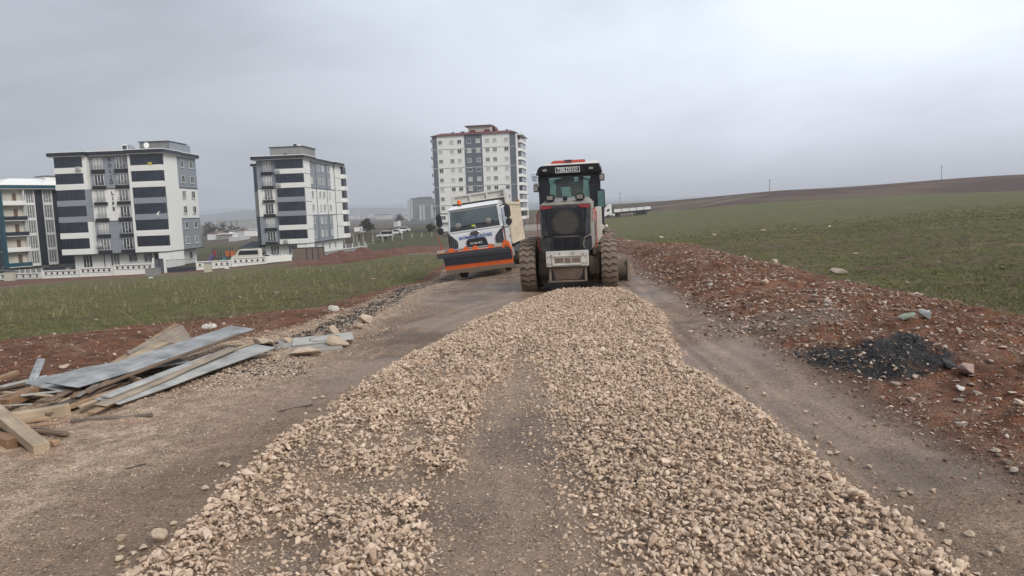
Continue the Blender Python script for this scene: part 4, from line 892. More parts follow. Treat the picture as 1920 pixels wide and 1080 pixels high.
far_block(405, 478, 411, 421, 620, 'long pale warehouse behind the playground', mat('warehouse_wall', (.36, .37, .38), .8, var=.1, vscale=.1), [(-.01, 1.01, .93, 1.02, FA), (0, .02, 0, 1, FA), (.2, .23, 0, .75, FB), (.38, .41, 0, .85, FB), (.52, .55, 0, .85, FB), (.1, .15, 0, .6, FB)], name='warehouse')
far_block(429, 443, 444, 451, 330, 'small pale shed below the warehouse', FA, name='shed')
far_block(705, 732, 402, 406.5, 1100, 'far low hall with a dark roof right of the long house', FA, [(-.1, 1.1, .8, 1.1, FB)], name='hall')
far_block(757, 768, 400, 405, 800, 'far small house with a white roof beside the distant block', FA, [(-.1, 1.1, .75, 1.0, BFR)], 1, 4, name='house')
far_block(662, 671, 403, 407, 1100, 'far white house left of the low hall', FA, name='house')
far_block(746, 750, 414, 417, 640, 'far white hut below the low hall', BFR, name='hut', depth=5)
rh = random.Random(4)
for k in range(16):
    px = rh.uniform(384, 458); Y = rh.uniform(360, 560); py = PX((0, 0, 0))[1] if 0 else None
    g = AT(px, 440, Y); zg = gz(g.x, Y); w = rh.uniform(5, 11); h = rh.uniform(2.4, 4)
    r = root('house', (g.x, Y, zg - .3), rh.uniform(-.3, .3), ('small far %s house in the village behind the playground' % rh.choice(['white', 'cream', 'grey'])), 'house', 'far village houses behind the playground')
    bx('wall', r, 0, w, 0, 7, 0, h, rh.choice([FA, BIN, BCO, BWP])); MB().poly([(-.3, h), (w + .3, h), (w * .5, h + rh.uniform(.4, 1.3))], -.3, 7.3, 'y').build('roof', rh.choice([BFR, BCO, mat('brown_roof', (.2, .13, .11), .9), FA]), r)
for (px0, px1, pyt, pyb, Y, lab) in ((681, 690, 404, 407, 1150, 'far white house just left of the low hall'), (650, 659, 405, 408, 1200, 'far white house at the edge of the narrow house'), (690, 701, 401, 404, 1400, 'farthest pale shed behind the low hall'), (738, 743, 416, 419, 620, 'far tiny white hut, lower left of the other hut'), (664, 672, 426.5, 428.5, 360, 'low white tent shaped shed before the dark trees'), (676, 684, 424, 427, 350, 'low white sheeted heap right before the dark trees')):
    far_block(px0, px1, pyt, pyb, Y, lab, FA if Y > 500 else BFR, name='shed' if 'shed' in lab or 'heap' in lab else 'house', depth=4 if Y < 500 else 10)
MB().cyl(AT(672, 408, 1050), AT(671.6, 392, 1050), .9, .6, n=7).build('mast', FA, None); tag(SC.objects['mast'], 'far pale mast standing on the plain right of the long house', 'mast')
# ================================================================= yards, walls, cars, poles, trees
WW = mat('white_wall_paint', (.78, .77, .73), .7, var=.08, vscale=1)
def seg(name, p0, p1, h, label, cat, thick=.18, m=WW, base=None, group=None, dz=0.):
    """root with +x from p0 to p1, both on the ground"""
    a = Vector((p0[0], p0[1], gz(*p0) + dz)); b = Vector((p1[0], p1[1], gz(*p1) + dz)); L_ = (b - a).to_2d().length
    r = root(name, (a.x, a.y, min(a.z, b.z)), math.atan2(b.y - a.y, b.x - a.x), label, cat, group); r.rotation_euler.y = -math.atan2(b.z - a.z, L_) * 0; return r, L_, b.z - a.z
def gp2(px, Y, py=480): g = AT(px, py, Y); return (g.x, Y)
def balustrade(pa, pb, label, n, zoff=0.0, h=1.25):
    r, L_, dz = seg('balustrade_wall', pa, pb, h, label, 'wall', group='white garden walls with diamond openings')
    r.location.z += zoff
    bx('plinth', r, 0, L_, 0, .25, -.9, .30, WW); bx('coping', r, -.03, L_ + .03, -.05, .30, h - .16, h, WW); bx('panel', r, .0, L_, .06, .18, .30, h - .16, WW)
    for xx in (0, L_ - .25): bx('post', r, xx, xx + .25, -.04, .29, .3, h - .16, WW)
    for zz_ in (.36, h - .26): bx('dark_line', r, .3, L_ - .3, .04, .058, zz_, zz_ + .06, BMU)
    for k in range(n):
        xc = L_ * (k + .7) / (n + .4); MB().poly([(xc - .24, .72), (xc, .46), (xc + .24, .72), (xc, .98)], .03, .056, 'y').build('diamond_opening', BMU, r)
    return r
Yf = 126
balustrade(gp2(-8, 129), gp2(74, 127), 'white garden wall with black diamonds, leftmost section before the teal house', 6, -.15)
balustrade(gp2(75, 127), gp2(144, 126.5), 'white garden wall with black diamonds, second section from the left', 6, .1)
balustrade(gp2(145.5, 126.5), gp2(209, 126), 'white garden wall with black diamonds, third section from the left', 6, .3)
balustrade(gp2(210.5, 126), gp2(286, 125.5), 'white garden wall with black diamonds, just left of the dark gate', 7, .55)
balustrade(gp2(366, 130), gp2(432, 131), 'white garden wall with black diamonds before the playground', 6, .15, 1.35)
balustrade(gp2(433, 131), gp2(500, 132), 'white garden wall with black diamonds before the minibus', 6, .25, 1.35)
r, L_, dz = seg('gate', gp2(288, 126), gp2(306, 126), 1.8, 'dark metal gate between white posts before the house', 'gate')
r.location.z += .5
bx('post', r, -.25, 0, -.1, .3, -.6, 2.1, WW); bx('post', r, L_, L_ + .3, -.1, .3, -.6, 2.3, WW); bx('leaf', r, .02, L_ - .02, .08, .14, -.3, 1.9, mat('gate_grey', (.10, .11, .13), .5)); bx('leaf_frame', r, .02, L_ - .02, .02, .075, 1.84, 1.95, BMU); bx('leaf_frame', r, L_ / 2 - .05, L_ / 2 + .05, .02, .075, -.3, 1.84, BMU)
r, L_, dz = seg('railing_fence', gp2(309, 127), gp2(365, 129), 1.6, 'dark railing on a navy base right of the gate', 'fence')
r.location.z += .3
bx('base', r, 0, L_, 0, .25, -.8, .45, BNV)
b = MB().box(0, L_, .1, .14, 1.75, 1.82)
for k in range(28): b.box(L_ * k / 27 - .02, L_ * k / 27 + .02, .1, .14, .45, 1.75)
b.build('railing', BMU, r)
# roadside stone blocks and small rendered boxes before the walls
for (px, py, w, h, lab) in [(8, 521, 1.5, 1.5, 'small cream meter box at the left end of the white wall'), (383, 505, 1.0, 1.5, 'small cream meter box before the playground wall'), (273, 512, 2.0, 1.2, 'broken concrete block on the rubble before the gate')]:
    g = G(px, py + 6); r = root('meter_box' if 'box' in lab else 'concrete_block', (g.x, g.y, gz(g.x, g.y) - .1), .1, lab, 'box' if 'box' in lab else 'block'); bx('body', r, 0, w, 0, .8, 0, h, mat('cream_box', (.50, .47, .38), .8, var=.1) if 'box' in lab else BCO); bx('cap', r, -.05, w + .05, -.05, .85, h, h + .08, BCO)
# clad wall by the second house
r, L_, dz = seg('clad_wall', gp2(548, 137), gp2(608, 137.5), 2.4, 'brown stone clad wall with black frames before the narrow house', 'wall')
STN = mat('brown_stone_cladding', (.17, .135, .11), .9, var=.45, vscale=5, bump=.6, bscale=8)
for k, (a_, b_) in enumerate(((0, .46), (.46, .64), (.64, .82), (.82, 1.0))): bx('stone_panel', r, L_ * a_ + .06, L_ * b_ - .06, .05, .2, -.8, 2.2, STN); bx('frame_post', r, L_ * b_ - .06, L_ * b_ + .06, 0, .22, -.8, 2.3, BNV)
bx('frame_top', r, 0, L_ - .06, 0, .22, 2.2, 2.32, BNV)
r, L_, dz = seg('block_wall', gp2(609, 140), gp2(690, 158), 1.2, 'low grey block wall running back along the narrow house', 'wall')
bx('wall', r, 0, L_, 0, .2, -1.2, 1.3, BCO); bx('coping', r, 0, L_, -.03, .23, 1.3, 1.4, WW)
for k in range(7): bx('post', r, L_ * k / 6.3, L_ * k / 6.3 + .12, .05, .15, 1.4, 2.3, BFR)
r, L_, dz = seg('garden_wall', gp2(500, 135), gp2(547, 137), 1.2, 'white garden wall with blue grey rail left of the clad wall', 'wall')
r.location.z += .2
bx('wall', r, 0, L_, 0, .2, -.8, 1.0, WW); b = MB().box(0, L_, .08, .12, 1.45, 1.5)
for k in range(8): b.box(L_ * k / 7 - .03, L_ * k / 7 + .03, .08, .12, 1.0, 1.9)
b.build('railing', mat('blue_grey_rail', (.10, .15, .19), .6), r)
r, L_, dz = seg('boundary_wall', gp2(646, 200), gp2(835, 196), 1.6, 'long grey block wall behind the green meadow', 'wall')
b = bx('wall', r, 0, L_, 0, .2, -1.5, 1.1, BCO)
for k in range(11): bx('fence_post', r, L_ * k / 10.3, L_ * k / 10.3 + .22, -.05, .12, 1.1, 3.4, mat('pale_post', (.42, .41, .38), .8, var=.1))
r, L_, dz = seg('boundary_wall', gp2(985, 170), gp2(1032, 172), 1.6, 'grey block wall across the end of the road between truck and grader', 'wall')
bx('wall', r, 0, L_, 0, .2, -1, 1.4, mat('pale_block_wall', (.33, .31, .29), .9, var=.25, vscale=1.5))
for xx in (.8, 2.6, 4.5): bx('fence_post', r, xx, xx + .12, .2, .32, 1.0, 3.6, BCO)
# grey retaining wall before the teal house
r, L_, dz = seg('retaining_wall', gp2(-20, 137), gp2(128, 137), 2, 'dark and grey retaining wall under the teal house', 'wall')
bx('wall', r, 0, L_, 0, .3, -.5, 1.3, BCO); bx('wall', r, 0, L_ * .3, -.2, -.01, -.5, 1.2, BMU); bx('wall', r, L_ * .68, L_ * .95, -.2, -.01, -.5, 1.6, BMU)
for k in range(5): bx('pier', r, L_ * (.36 + .07 * k), L_ * (.36 + .07 * k) + .12, -.1, -.01, 0, 1.3, BFR)
# pergolas
PWD = mat('weathered_timber', (.10, .075, .058), .9, var=.2)
for (px, Y, w, lab) in ((653, 216, 5.0, 'small timber pergola right behind the narrow house'), (690, 214, 6.5, 'timber pergola with hanging slats left of the white cars')):
    g = AT(px, 445, Y); r = root('pergola', (g.x - w / 2, Y, gz(g.x, Y)), 0, lab, 'pergola')
    for xx in (0, w - .15):
        for yy in (0, 2.6): bx('post', r, xx, xx + .15, yy, yy + .15, 0, 2.5, PWD if xx else FA)
    bx('roof', r, -.3, w + .3, -.3, 3.0, 2.5, 2.7, PWD)
    for k in range(6): bx('slat', r, .6 + k * .8 * w / 6.5, 1.0 + k * .8 * w / 6.5, .05, .1, .6, 2.4, PWD)
g = AT(478, 470, 168); r = root('gazebo', (g.x - 3, 168, gz(g.x, 168)), 0, 'dark grey gazebo half hidden behind the narrow house', 'gazebo')
for xx in (0, 2.9, 5.8):
    for yy in (0, 4): bx('post', r, xx, xx + .18, yy, yy + .18, 0, 2.3, BMU)
MB().hexa([(-.6, -.6, 2.3), (6.6, -.6, 2.3), (6.6, 4.8, 2.3), (-.6, 4.8, 2.3)], [(2, 1.5, 3.6), (4, 1.5, 3.6), (4, 2.7, 3.6), (2, 2.7, 3.6)]).build('roof', BMU, r); bx('bench', r, .3, 5.6, 3.4, 3.9, 0, .9, BMU)
# playground
g = AT(404, 480, 150); zg = gz(g.x, 150)
r = root('play_tower', (g.x, 150, zg), 0, 'playground climbing frame with a purple slide, a teal slide and orange panels', 'playground')
for xx in (-.6, .5, 1.7, 2.9): bx('post', r, xx, xx + .12, 0, .12, 0, 3.0, BMU); bx('post', r, xx, xx + .12, 1.4, 1.52, 0, 3.0, BMU)
bx('deck', r, -.6, 3.0, 0, 1.5, 1.1, 1.2, BMU)
MB().hexa([(-2.2, -.1, .1), (-1.5, -.1, .1), (-1.5, .6, .1), (-2.2, .6, .1)], [(-.9, -.1, 1.5), (-.2, -.1, 1.5), (-.2, .6, 1.6), (-.9, .6, 1.6)]).build('slide', mat('purple_plastic', (.16, .10, .30), .4), r)
MB().hexa([(.6, -.2, .1), (1.3, -.2, .1), (1.3, .5, .1), (.6, .5, .1)], [(1.6, -.1, 1.0), (2.3, -.1, 1.1), (2.3, .6, 1.2), (1.6, .6, 1.1)]).build('slide', mat('teal_plastic', (.06, .24, .26), .4), r)
bx('red_panel', r, -.75, -.1, .7, .8, 1.3, 2.5, mat('red_plastic', (.35, .05, .06), .4)); bx('orange_panel', r, 1.8, 3.4, .7, .8, 1.2, 2.3, mat('orange_plastic', (.55, .16, .04), .4)); bx('orange_panel', r, 3.45, 4.0, .7, .8, 1.2, 2.3, mat('brown_plastic', (.30, .14, .06), .4))
# small dark court beside it
# ---------------------------------------------------------------- cars
CW = mat('car_white', (.68, .68, .68), .3, var=.04, dirt=.2, dirtcol=DUST, coat=.5); CR = mat('car_red', (.35, .03, .03), .3, coat=.5); CGL = mat('car_glass', (.02, .025, .03), .08, spec=.8)
TYB = mat('plain_tyre', (.02, .02, .02), .85, dirt=.4, dirtcol=DUST)
def car(px, Y, yaw, label, L_=4.4, h=1.45, m=CW, kind='car', py=440, zoff=0):
    g = AT(px, py, Y); r = root('parked_' + kind, (g.x, Y, gz(g.x, Y) + zoff), yaw, label, 'minibus' if kind == 'minibus' else 'car'); W2 = .88 if kind != 'minibus' else 1.0
    q = L_ / 2
    if kind == 'minibus': prof = [(-q, .45), (-q, 1.05), (-q + .35, 1.25), (-q + .75, 1.35), (-q + 1.35, h * .93), (-q + 1.7, h), (q - .1, h), (q, h - .2), (q, .4)]
    elif kind == 'van': prof = [(-q, .4), (-q, .85), (-q + .9, 1.0), (-q + 1.5, h), (q - .1, h), (q, h - .3), (q, .4)]
    else: prof = [(-q, .35), (-q, .75), (-q + .95, .92), (-q + 1.65, h), (q - 1.2, h), (q - .45, .98), (q, .92), (q, .38)]
    MB().poly(prof, -W2, W2, 'y').build('body', m, r, bevel=.06)
    if kind == 'minibus': gz_ = [(-q + 1.25, 1.32), (-q + 1.62, h - .22), (q - .25, h - .22), (q - .25, 1.32)]
    elif kind == 'van': gz_ = [(-q + 1.1, 1.0), (-q + 1.55, h - .12), (q - .25, h - .12), (q - .25, 1.0)]
    else: gz_ = [(-q + 1.1, .95), (-q + 1.7, h - .08), (q - 1.2, h - .08), (q - .6, .95)]
    for sy in (-1, 1): MB().poly(gz_, sy * (W2 - .01), sy * (W2 + .012), 'y').build('side_windows', CGL, r)
    MB().hexa([(gz_[0][0] - .06, -W2 + .1, gz_[0][1]), (gz_[0][0] - .06, W2 - .1, gz_[0][1]), (gz_[0][0], W2 - .1, gz_[0][1]), (gz_[0][0], -W2 + .1, gz_[0][1])], [(gz_[1][0] - .06, -W2 + .15, gz_[1][1]), (gz_[1][0] - .06, W2 - .15, gz_[1][1]), (gz_[1][0], W2 - .15, gz_[1][1]), (gz_[1][0], -W2 + .15, gz_[1][1])]).build('windscreen', CGL, r)
    for xx in (-q + .85, q - .85):
        for sy in (-1, 1): MB().cyl((xx, sy * (W2 - .2), .33), (xx, sy * (W2 + .02), .33), .33, n=18).build('wheel', TYB, r)
    for sy in (-1, 1): bx('headlight', r, -q - .02, -q + .02, sy * .6 - .15, sy * .6 + .15, .62, .76, LAMP)
    return r
car(463, 139.5, R(3), 'cream white minibus parked behind the diamond wall', 5.2, 2.35, mat('cream_minibus', (.62, .60, .52), .4, var=.05, dirt=.2), 'minibus', 480, .35)
car(482, 136.5, R(2), 'low red car behind the diamond wall beside the minibus', 3.8, 1.1, CR, 'car', 485, .0)
car(500, 140, R(2), 'small white car half hidden right of the red car', 3.2, 1.35, CW, 'car', 485, .2)
car(722, 205, R(4), 'white van parked beyond the grey block wall', 4.6, 1.9, CW, 'van', 440, .9)
car(741, 206, R(6), 'white car parked behind the white van, the left one of two', 4.2, 1.45, CW, 'car', 440, 1.2)
car(755, 207, R(8), 'white car parked rightmost beyond the grey block wall', 4.4, 1.5, CW, 'car', 440, 1.6)
# ---------------------------------------------------------------- articulated lorry on the cross road
LY_ = float(np.interp(1150 / 1400. - 960 / 1400., *FRF)) + 3; g0 = AT(1133, 412, LY_); la = R(6); lz0, lz1 = gz(g0.x, LY_), gz(g0.x + 13.5 * math.cos(la), LY_ + 13.5 * math.sin(la)); print('lorry', LY_, lz0, lz1, PX((g0.x, LY_, lz0)))
lr = root('flatbed_lorry', (g0.x, LY_, lz0 + .05), la, 'white articulated lorry with five pale drop sides crossing beyond the right field', 'lorry', ry=-math.atan2(lz1 - lz0, 13.5))
LWt = mat('lorry_white', (.72, .72, .72), .4, var=.04, coat=.3)
MB().poly([(-.1, .5), (-.15, 1.6), (.25, 2.6), (1.7, 3.9), (2.2, 3.9), (2.2, .6)], -1.2, 1.2, 'y').build('cab', LWt, lr, bevel=.05)
for sy in (-1.215, 1.215): MB().poly([(.55, 1.75), (.75, 2.4), (1.5, 2.6), (1.5, 1.9)], sy - .012, sy + .012, 'y').build('side_window', CGL, lr)
bx('windscreen', lr, -.20, -.10, -1.0, 1.0, 1.7, 2.5, CGL); bx('bumper', lr, -.22, .1, -1.2, 1.2, .4, .9, LWt); bx('side_tank', lr, 2.3, 3.0, -1.2, 1.2, .45, 1.0, LWt); bx('chassis', lr, 1.5, 14.3, -.45, .45, .8, 1.15, BMU)
bx('headboard', lr, 2.6, 2.75, -1.2, 1.2, 1.2, 2.8, BMU)
for k in range(5):
    for sy in (-1.25, 1.2): bx('drop_side', lr, 3.1 + k * 2.25, 3.1 + k * 2.25 + 2.05, sy, sy + .05, 1.35, 2.2, LWt)
    bx('side_post', lr, 3.1 + k * 2.25 + 2.06, 3.1 + k * 2.25 + 2.22, -1.25, 1.25, 1.25, 2.25, BMU)
bx('bed', lr, 2.9, 14.3, -1.25, 1.25, 1.2, 1.34, BMU); bx('ladder_rack', lr, 7.0, 9.5, -1.2, -1.1, .55, .62, FA)
for xx in (1.1, 4.2, 9.8, 11.1, 12.4):
    for sy in (-1, 1): MB().cyl((xx, sy * .85, .5), (xx, sy * 1.2, .5), .5, n=16).cyl((xx, sy * 1.19, .5), (xx, sy * 1.22, .5), .25, n=10).build('wheel', TYB, lr)
# ---------------------------------------------------------------- utility poles on the ridge
for (px, pyb, pyt, Y, lab) in ((1163, 385, 361, 330, 'thin utility pole behind the lorry, leftmost of the ridge poles'), (1443, 361, 336, 300, 'thin utility pole on the ridge, middle one of the ridge poles'), (1765, 338, 310, 290, 'thin utility pole on the ridge, rightmost of the ridge poles')):
    a = AT(px, pyb, Y); t_ = AT(px, pyt, Y); zb = gz(a.x, a.y)
    r = root('utility_pole', (a.x, Y, zb - .5), 0, lab, 'pole'); h = t_.z - zb + .5
    MB().cyl((0, 0, 0), (0, 0, h), .13, .09, n=8).build('pole', BCO, r); MB().box(-.55, .55, -.04, .04, h - .5, h - .42).build('crossarm', BMU, r)
    for xx in (-.5, 0, .5): MB().cyl((xx, 0, h - .42), (xx, 0, h - .3), .03, n=6).build('insulator', FB, r)
# ---------------------------------------------------------------- trees and bushes
BK = mat('bark', (.06, .045, .035), .9, var=.2)
def tree(px, py, Y, h, w, label, c=(.035, .042, .026), bare=False, name='tree', dens=420, seed=0):
    g = AT(px, py, Y); zb = gz(g.x, Y); rt = random.Random(seed + int(px)); r = root(name, (g.x, Y, zb - .1), 0, label, 'tree' if name != 'bush' else 'bush')
    b = MB().cyl((0, 0, 0), (0, 0, h * .55), h * .035, h * .015, n=6); tips = []
    for k in range(14):
        a = rt.uniform(0, 6.28); z0 = rt.uniform(.1, .5) * h; e = Vector((math.cos(a) * w * .5 * rt.uniform(.3, 1), math.sin(a) * w * .5 * rt.uniform(.3, 1), z0 + rt.uniform(.15, .5) * h)); b.cyl((0, 0, z0), e, h * .012, h * .004, n=4); tips.append(e)
    b.build('trunk', BK, r)
    m_ = mat('foliage_%d%d%d' % tuple(int(v * 1000) for v in c), c, .9, var=.5, vscale=1.2)
    b = MB(); 
    for k in range(dens):
        t_ = rt.choice(tips); q = t_ + Vector((rt.gauss(0, w * .13), rt.gauss(0, w * .13), rt.gauss(0, h * .10)))
        if q.z < .1: q.z = .1
        s = rt.uniform(.06, .12) * w * (.5 if bare else 1); d1 = Vector((rt.gauss(0, 1), rt.gauss(0, 1), rt.gauss(0, 1))).normalized() * s; d2 = d1.cross(Vector((rt.gauss(0, 1), rt.gauss(0, 1), rt.gauss(0, 1)))).normalized() * s * (.15 if bare else .7)
        b.quad(q - d1, q - d2, q + d1, q + d2)
    b.build('crown', m_, r)
tree(685, 420, 330, 6.0, 4.5, 'dark round tree on the edge of the meadow, left of a pair', seed=1); tree(693, 420, 330, 6.4, 4.5, 'dark round tree on the edge of the meadow, right of a pair', seed=2)
tree(733, 437, 216, 3.0, 1.6, 'small brownish conifer behind the white van', c=(.075, .05, .03), seed=3)
tree(808, 436, 225, 3.0, 2.4, 'brown bush at the corner of the tall block', c=(.05, .04, .032), name='bush', seed=4)
tree(722, 443, 209, 1.6, 1.2, 'low bush left of the white van', c=(.05, .04, .03), name='bush', seed=5)
for k, (px, Y, h) in enumerate([(388, 420, 6), (396, 470, 7), (404, 400, 6), (410, 430, 5), (416, 500, 8), (424, 380, 5), (434, 520, 7), (446, 470, 6), (455, 420, 5), (392, 520, 9), (748, 760, 10), (752, 760, 11)]):
    tree(px, 430, Y, h, h * .7, '%s among the far village houses' % ['lowest bare brownish tree at the left', 'second bare brownish tree from the left', 'bare tree above the purple slide', 'small bare tree right of the slide', 'tallest bare brownish tree', 'small bare tree over the orange panels', 'bare tree left of the pale shed', 'bare tree over the pale shed', 'bare tree nearest the narrow house', 'very tall thin bare tree far left'][k] if k < 10 else ['dark slender tree left of the far small house, left one', 'dark slender tree left of the far small house, right one'][k - 10], c=(.06, .048, .042) if k < 10 else (.03, .035, .03), dens=160, seed=k)
# soil heaps before the narrow house and on the way to the truck
def heap(name, px, py, w, d_, h, label, m, seed=1):
    g = G(px, py); b = bmesh.new(); n = 26; vs_ = {}
    for i in range(n + 1):
        for j in range(n + 1):
            u, v = i / n * 2 - 1, j / n * 2 - 1; xx, yy = g.x + u * w / 2, g.y + v * d_ / 2
            e = max(0, 1 - (u * u + v * v)) ** .7 * h * (.45 + 1.1 * float(fbm(np.array([xx]), np.array([yy]), 6 / w, 4, seed)[0]))
            vs_[i, j] = b.verts.new((xx, yy, gz(xx, yy) - .12 + e))
    for i in range(n):
        for j in range(n): b.faces.new((vs_[i, j], vs_[i + 1, j], vs_[i + 1, j + 1], vs_[i, j + 1]))
    me = bpy.data.meshes.new(name); b.to_mesh(me); b.free(); o = link(name, me, m); tag(o, label, 'heap'); return o
RS_ = mat('red_soil', (.13, .062, .043), .95, var=.4, vscale=2.5, bump=.5, bscale=8)
heap('soil_heap', 650, 489, 9, 5, 1.7, 'red soil heap before the low grey wall, biggest of the heaps', RS_, 2)
heap('soil_heap', 700, 485, 12, 6, 1.0, 'long low red soil heap right of the biggest one', RS_, 3)
heap('soil_heap', 600, 497, 9, 5, .8, 'low red soil heap in front of the stone clad wall', RS_, 5)
heap('soil_heap', 760, 475, 8, 4, .8, 'red soil heap nearest the snow plough', RS_, 7)
heap('rubble_heap', 250, 513, 7, 4, .9, 'brown rubble heap before the white wall near the gate', mat('rubble', (.2, .15, .125), .95, var=.5, vscale=3, bump=.5, bscale=6), 9)
for (px, py, s, lab) in ((673, 482, 2.2, 'crumpled white sheet lying on the red soil heaps'), (425, 504, .9, 'white rag before the diamond wall under the minibus'), (725, 470, 1.0, 'pale rag on the soil beyond the heaps'), (283, 522, .6, 'white rag on the verge right of the rubble')):
    g = G(px, py); b = MB().ball((0, 0, 0), 1, (s / 2, s / 3, s / 9), 3)
    for v in b.bm.verts: v.co += Vector((0, 0, .25 * s * (float(fbm(np.array([v.co.x + px]), np.array([v.co.y]), 2 / s, 3, 5)[0]) - .5)))
    o = b.build('plastic_sheet', BFR, None, smooth=True, loc=(g.x, g.y, gz(g.x, g.y) + .1)); tag(o, lab, 'sheet')
# ================================================================= motor grader
W_ = mat('grader_white', (.62, .60, .56), .45, var=.06, dirt=.45, vscale=2.5, dirtcol=DUST, dirtz=(.6, 2.2), coat=.2)
DK = mat('grader_dark', (.022, .027, .036), .45, var=.15, dirt=.42, vscale=2.5, dirtcol=(.13, .115, .10), dirtz=(.9, 3.0))
BLK = mat('black_frame', (.013, .016, .022), .4, var=.1, dirt=.15, vscale=3, dirtcol=(.1, .09, .08))
MUD = mat('mud_caked', (.185, .138, .103), .9, var=.30, vscale=6, bump=.5, bscale=25)
MUDM = mat('muddy_metal', (.17, .14, .115), .75, var=.3, vscale=4, dirt=.8, dirtcol=(.20, .15, .11), bump=.3, bscale=30)
RUB = mat('rubber_muddy', (.105, .080, .062), .9, var=.30, vscale=7, bump=.4, bscale=60, dirt=.5, dirtcol=(.20, .152, .115))
RUBG = mat('tread_lug', (.19, .145, .112), .9, var=.25, vscale=7, bump=.4, bscale=50, dirt=.5, dirtcol=(.235, .18, .138))
ORG = mat('handrail_orange', (.48, .055, .02), .5, var=.15, dirt=.3, dirtcol=DUST)
REDP = mat('red_orange_paint', (.42, .05, .03), .4, var=.12, dirt=.2)
REDL = mat('red_lens', (.32, .012, .02), .15, var=.2, spec=.8)
LAMP = mat('work_lamp_glass', (.55, .52, .46), .2, metal=.3, var=.3, vscale=15)
STEEL = mat('worn_steel', (.30, .27, .25), .45, metal=.6, var=.25, dirt=.5, dirtcol=DUST)
CHROME = mat('cylinder_rod', (.65, .65, .66), .15, metal=1, var=.05)
TEAL = clear_glass('green_tint_glass', (.80, .95, .90), .9)
MIR = mat('mirror_glass', (.13, .24, .22), .05, metal=.6, var=.1, spec=.9)
SEAT = mat('seat_cloth', (.10, .095, .10), .9, var=.1)
WHITE = mat('plate_white', (.72, .72, .70), .5, var=.05)
PLATEB = mat('plate_black', (.012, .012, .015), .4)
TREADCACHE = {}
def tyre(parent, x, y, z, r, w, side=1, lugs=26, name='wheel', rimcol=None, rub=None, lugm=None, chev=True, lug=.03):
    """wheel: tyre with moulded lugs, dished rim with hub"""
    wh = root(name, (x, y, z)); wh.parent = parent
    key = ('t', r, w, lugs)
    if key not in TREADCACHE:
        b = MB(); h = w / 2; rc = r - lug
        b.lathe([(-h * .78, r * .56), (-h * .98, r * .70), (-h, r * .84), (-h * .93, rc * .965), (-h * .75, rc), (h * .75, rc), (h * .93, rc * .965), (h, r * .84), (h * .98, r * .70), (h * .78, r * .56)], (0, 0, 0), n=48)
        o = b.build('tyre', rub or RUB, None, smooth=True); t1 = o.data; bpy.data.objects.remove(o)
        b = MB()
        if chev:
            for k in range(lugs):
                a0 = 2 * math.pi * k / lugs; pt = 2 * math.pi / lugs
                # zigzag bar across the tread
                nodes = [(-h * .97, .30), (-h * .45, .05), (0, .42), (h * .45, .05), (h * .97, .30)]
                for (xa, fa), (xb, fb) in zip(nodes, nodes[1:]):
                    lo = []; hi = []
                    for (xx, ff, e) in ((xa, fa, 0), (xb, fb, 0), (xb, fb, .60), (xa, fa, .60)):
                        a = a0 + (ff + e) * pt; ed = rc * (.93 if abs(xx) > h * .9 else .985); top = r * (.965 if abs(xx) > h * .9 else 1)
                        lo.append((xx, ed * math.cos(a), ed * math.sin(a))); hi.append((xx, top * math.cos(a), top * math.sin(a)))
                    b.hexa(lo, hi)
        else:
            for k in range(lugs):
                for (xa, xb) in ((-.9, -.52), (-.46, -.04), (.04, .46), (.52, .9)):
                    a = 2 * math.pi * (k + (.5 if abs(xa) < .5 else 0)) / lugs; e = 2 * math.pi / lugs * .74
                    lo = []; hi = []
                    for (xx, aa) in ((xa, a), (xb, a), (xb, a + e), (xa, a + e)):
                        lo.append((xx * h, rc * .98 * math.cos(aa), rc * .98 * math.sin(aa))); hi.append((xx * h, r * math.cos(aa), r * math.sin(aa)))
                    b.hexa(lo, hi)
        o = b.build('tread', lugm or RUBG, None, bevel=0); t2 = o.data; bpy.data.objects.remove(o)
        b = MB(); s_ = 1
        b.lathe([(-h * .70, r * .58), (-h * .80, r * .60), (h * .80, r * .60), (h * .72, r * .56), (h * .25, r * .50), (h * .15, r * .26), (h * .50, r * .24), (h * .55, r * .10), (h * .55, .001)], (0, 0, 0), n=28)
        for k in range(8): a = k * math.pi / 4; b.cyl((h * .14, r * .36 * math.cos(a), r * .36 * math.sin(a)), (h * .24, r * .36 * math.cos(a), r * .36 * math.sin(a)), .022, n=6)
        o = b.build('rim', rimcol or MUDM, None, smooth=True); t3 = o.data; bpy.data.objects.remove(o)
        TREADCACHE[key] = (t1, t2, t3)
    for nm, me in zip(('tyre', 'tread', 'rim'), TREADCACHE[key]):
        o = link(nm, me, None, wh); o.scale = (side, 1, 1)
        if nm == 'tread': o['kind'] = 'stuff'
    wh.rotation_euler = (random.uniform(0, .3), 0, 0)
    return wh
gy0 = 19.55; gx0 = 1.58
gr = root('motor_grader', (gx0, gy0, gz(gx0, gy0) - .06), R(-7.5), 'muddy white and black motor grader seen from behind with its blade down on the road', 'grader', ry=R(-.6))
TR = .69
for sx in (-1, 1):
    for dy in (-.76, .78):
        tyre(gr, sx * 1.0, dy, TR, TR, .40, sx, lugs=26)
    MB().poly([(-1.0, .50), (-1.0, .86), (-.82, 1.0), (.82, 1.0), (1.0, .86), (1.0, .50), (.82, .36), (-.82, .36)], sx * .50, sx * .76, 'x').build('tandem_case', MUDM, gr, bevel=.03)
    tyre(gr, sx * 1.0, 6.1, TR, TR, .40, sx, lugs=26)
MB().cyl((-.9, 6.1, .72), (.9, 6.1, .72), .11).box(-.25, .25, 5.95, 6.25, .55, 1.0).build('front_axle', MUDM, gr)
MB().cyl((-.62, 0, .66), (.62, 0, .66), .17, n=16).box(-.3, .3, -.3, .3, .45, .9).build('rear_axle', MUDM, gr)
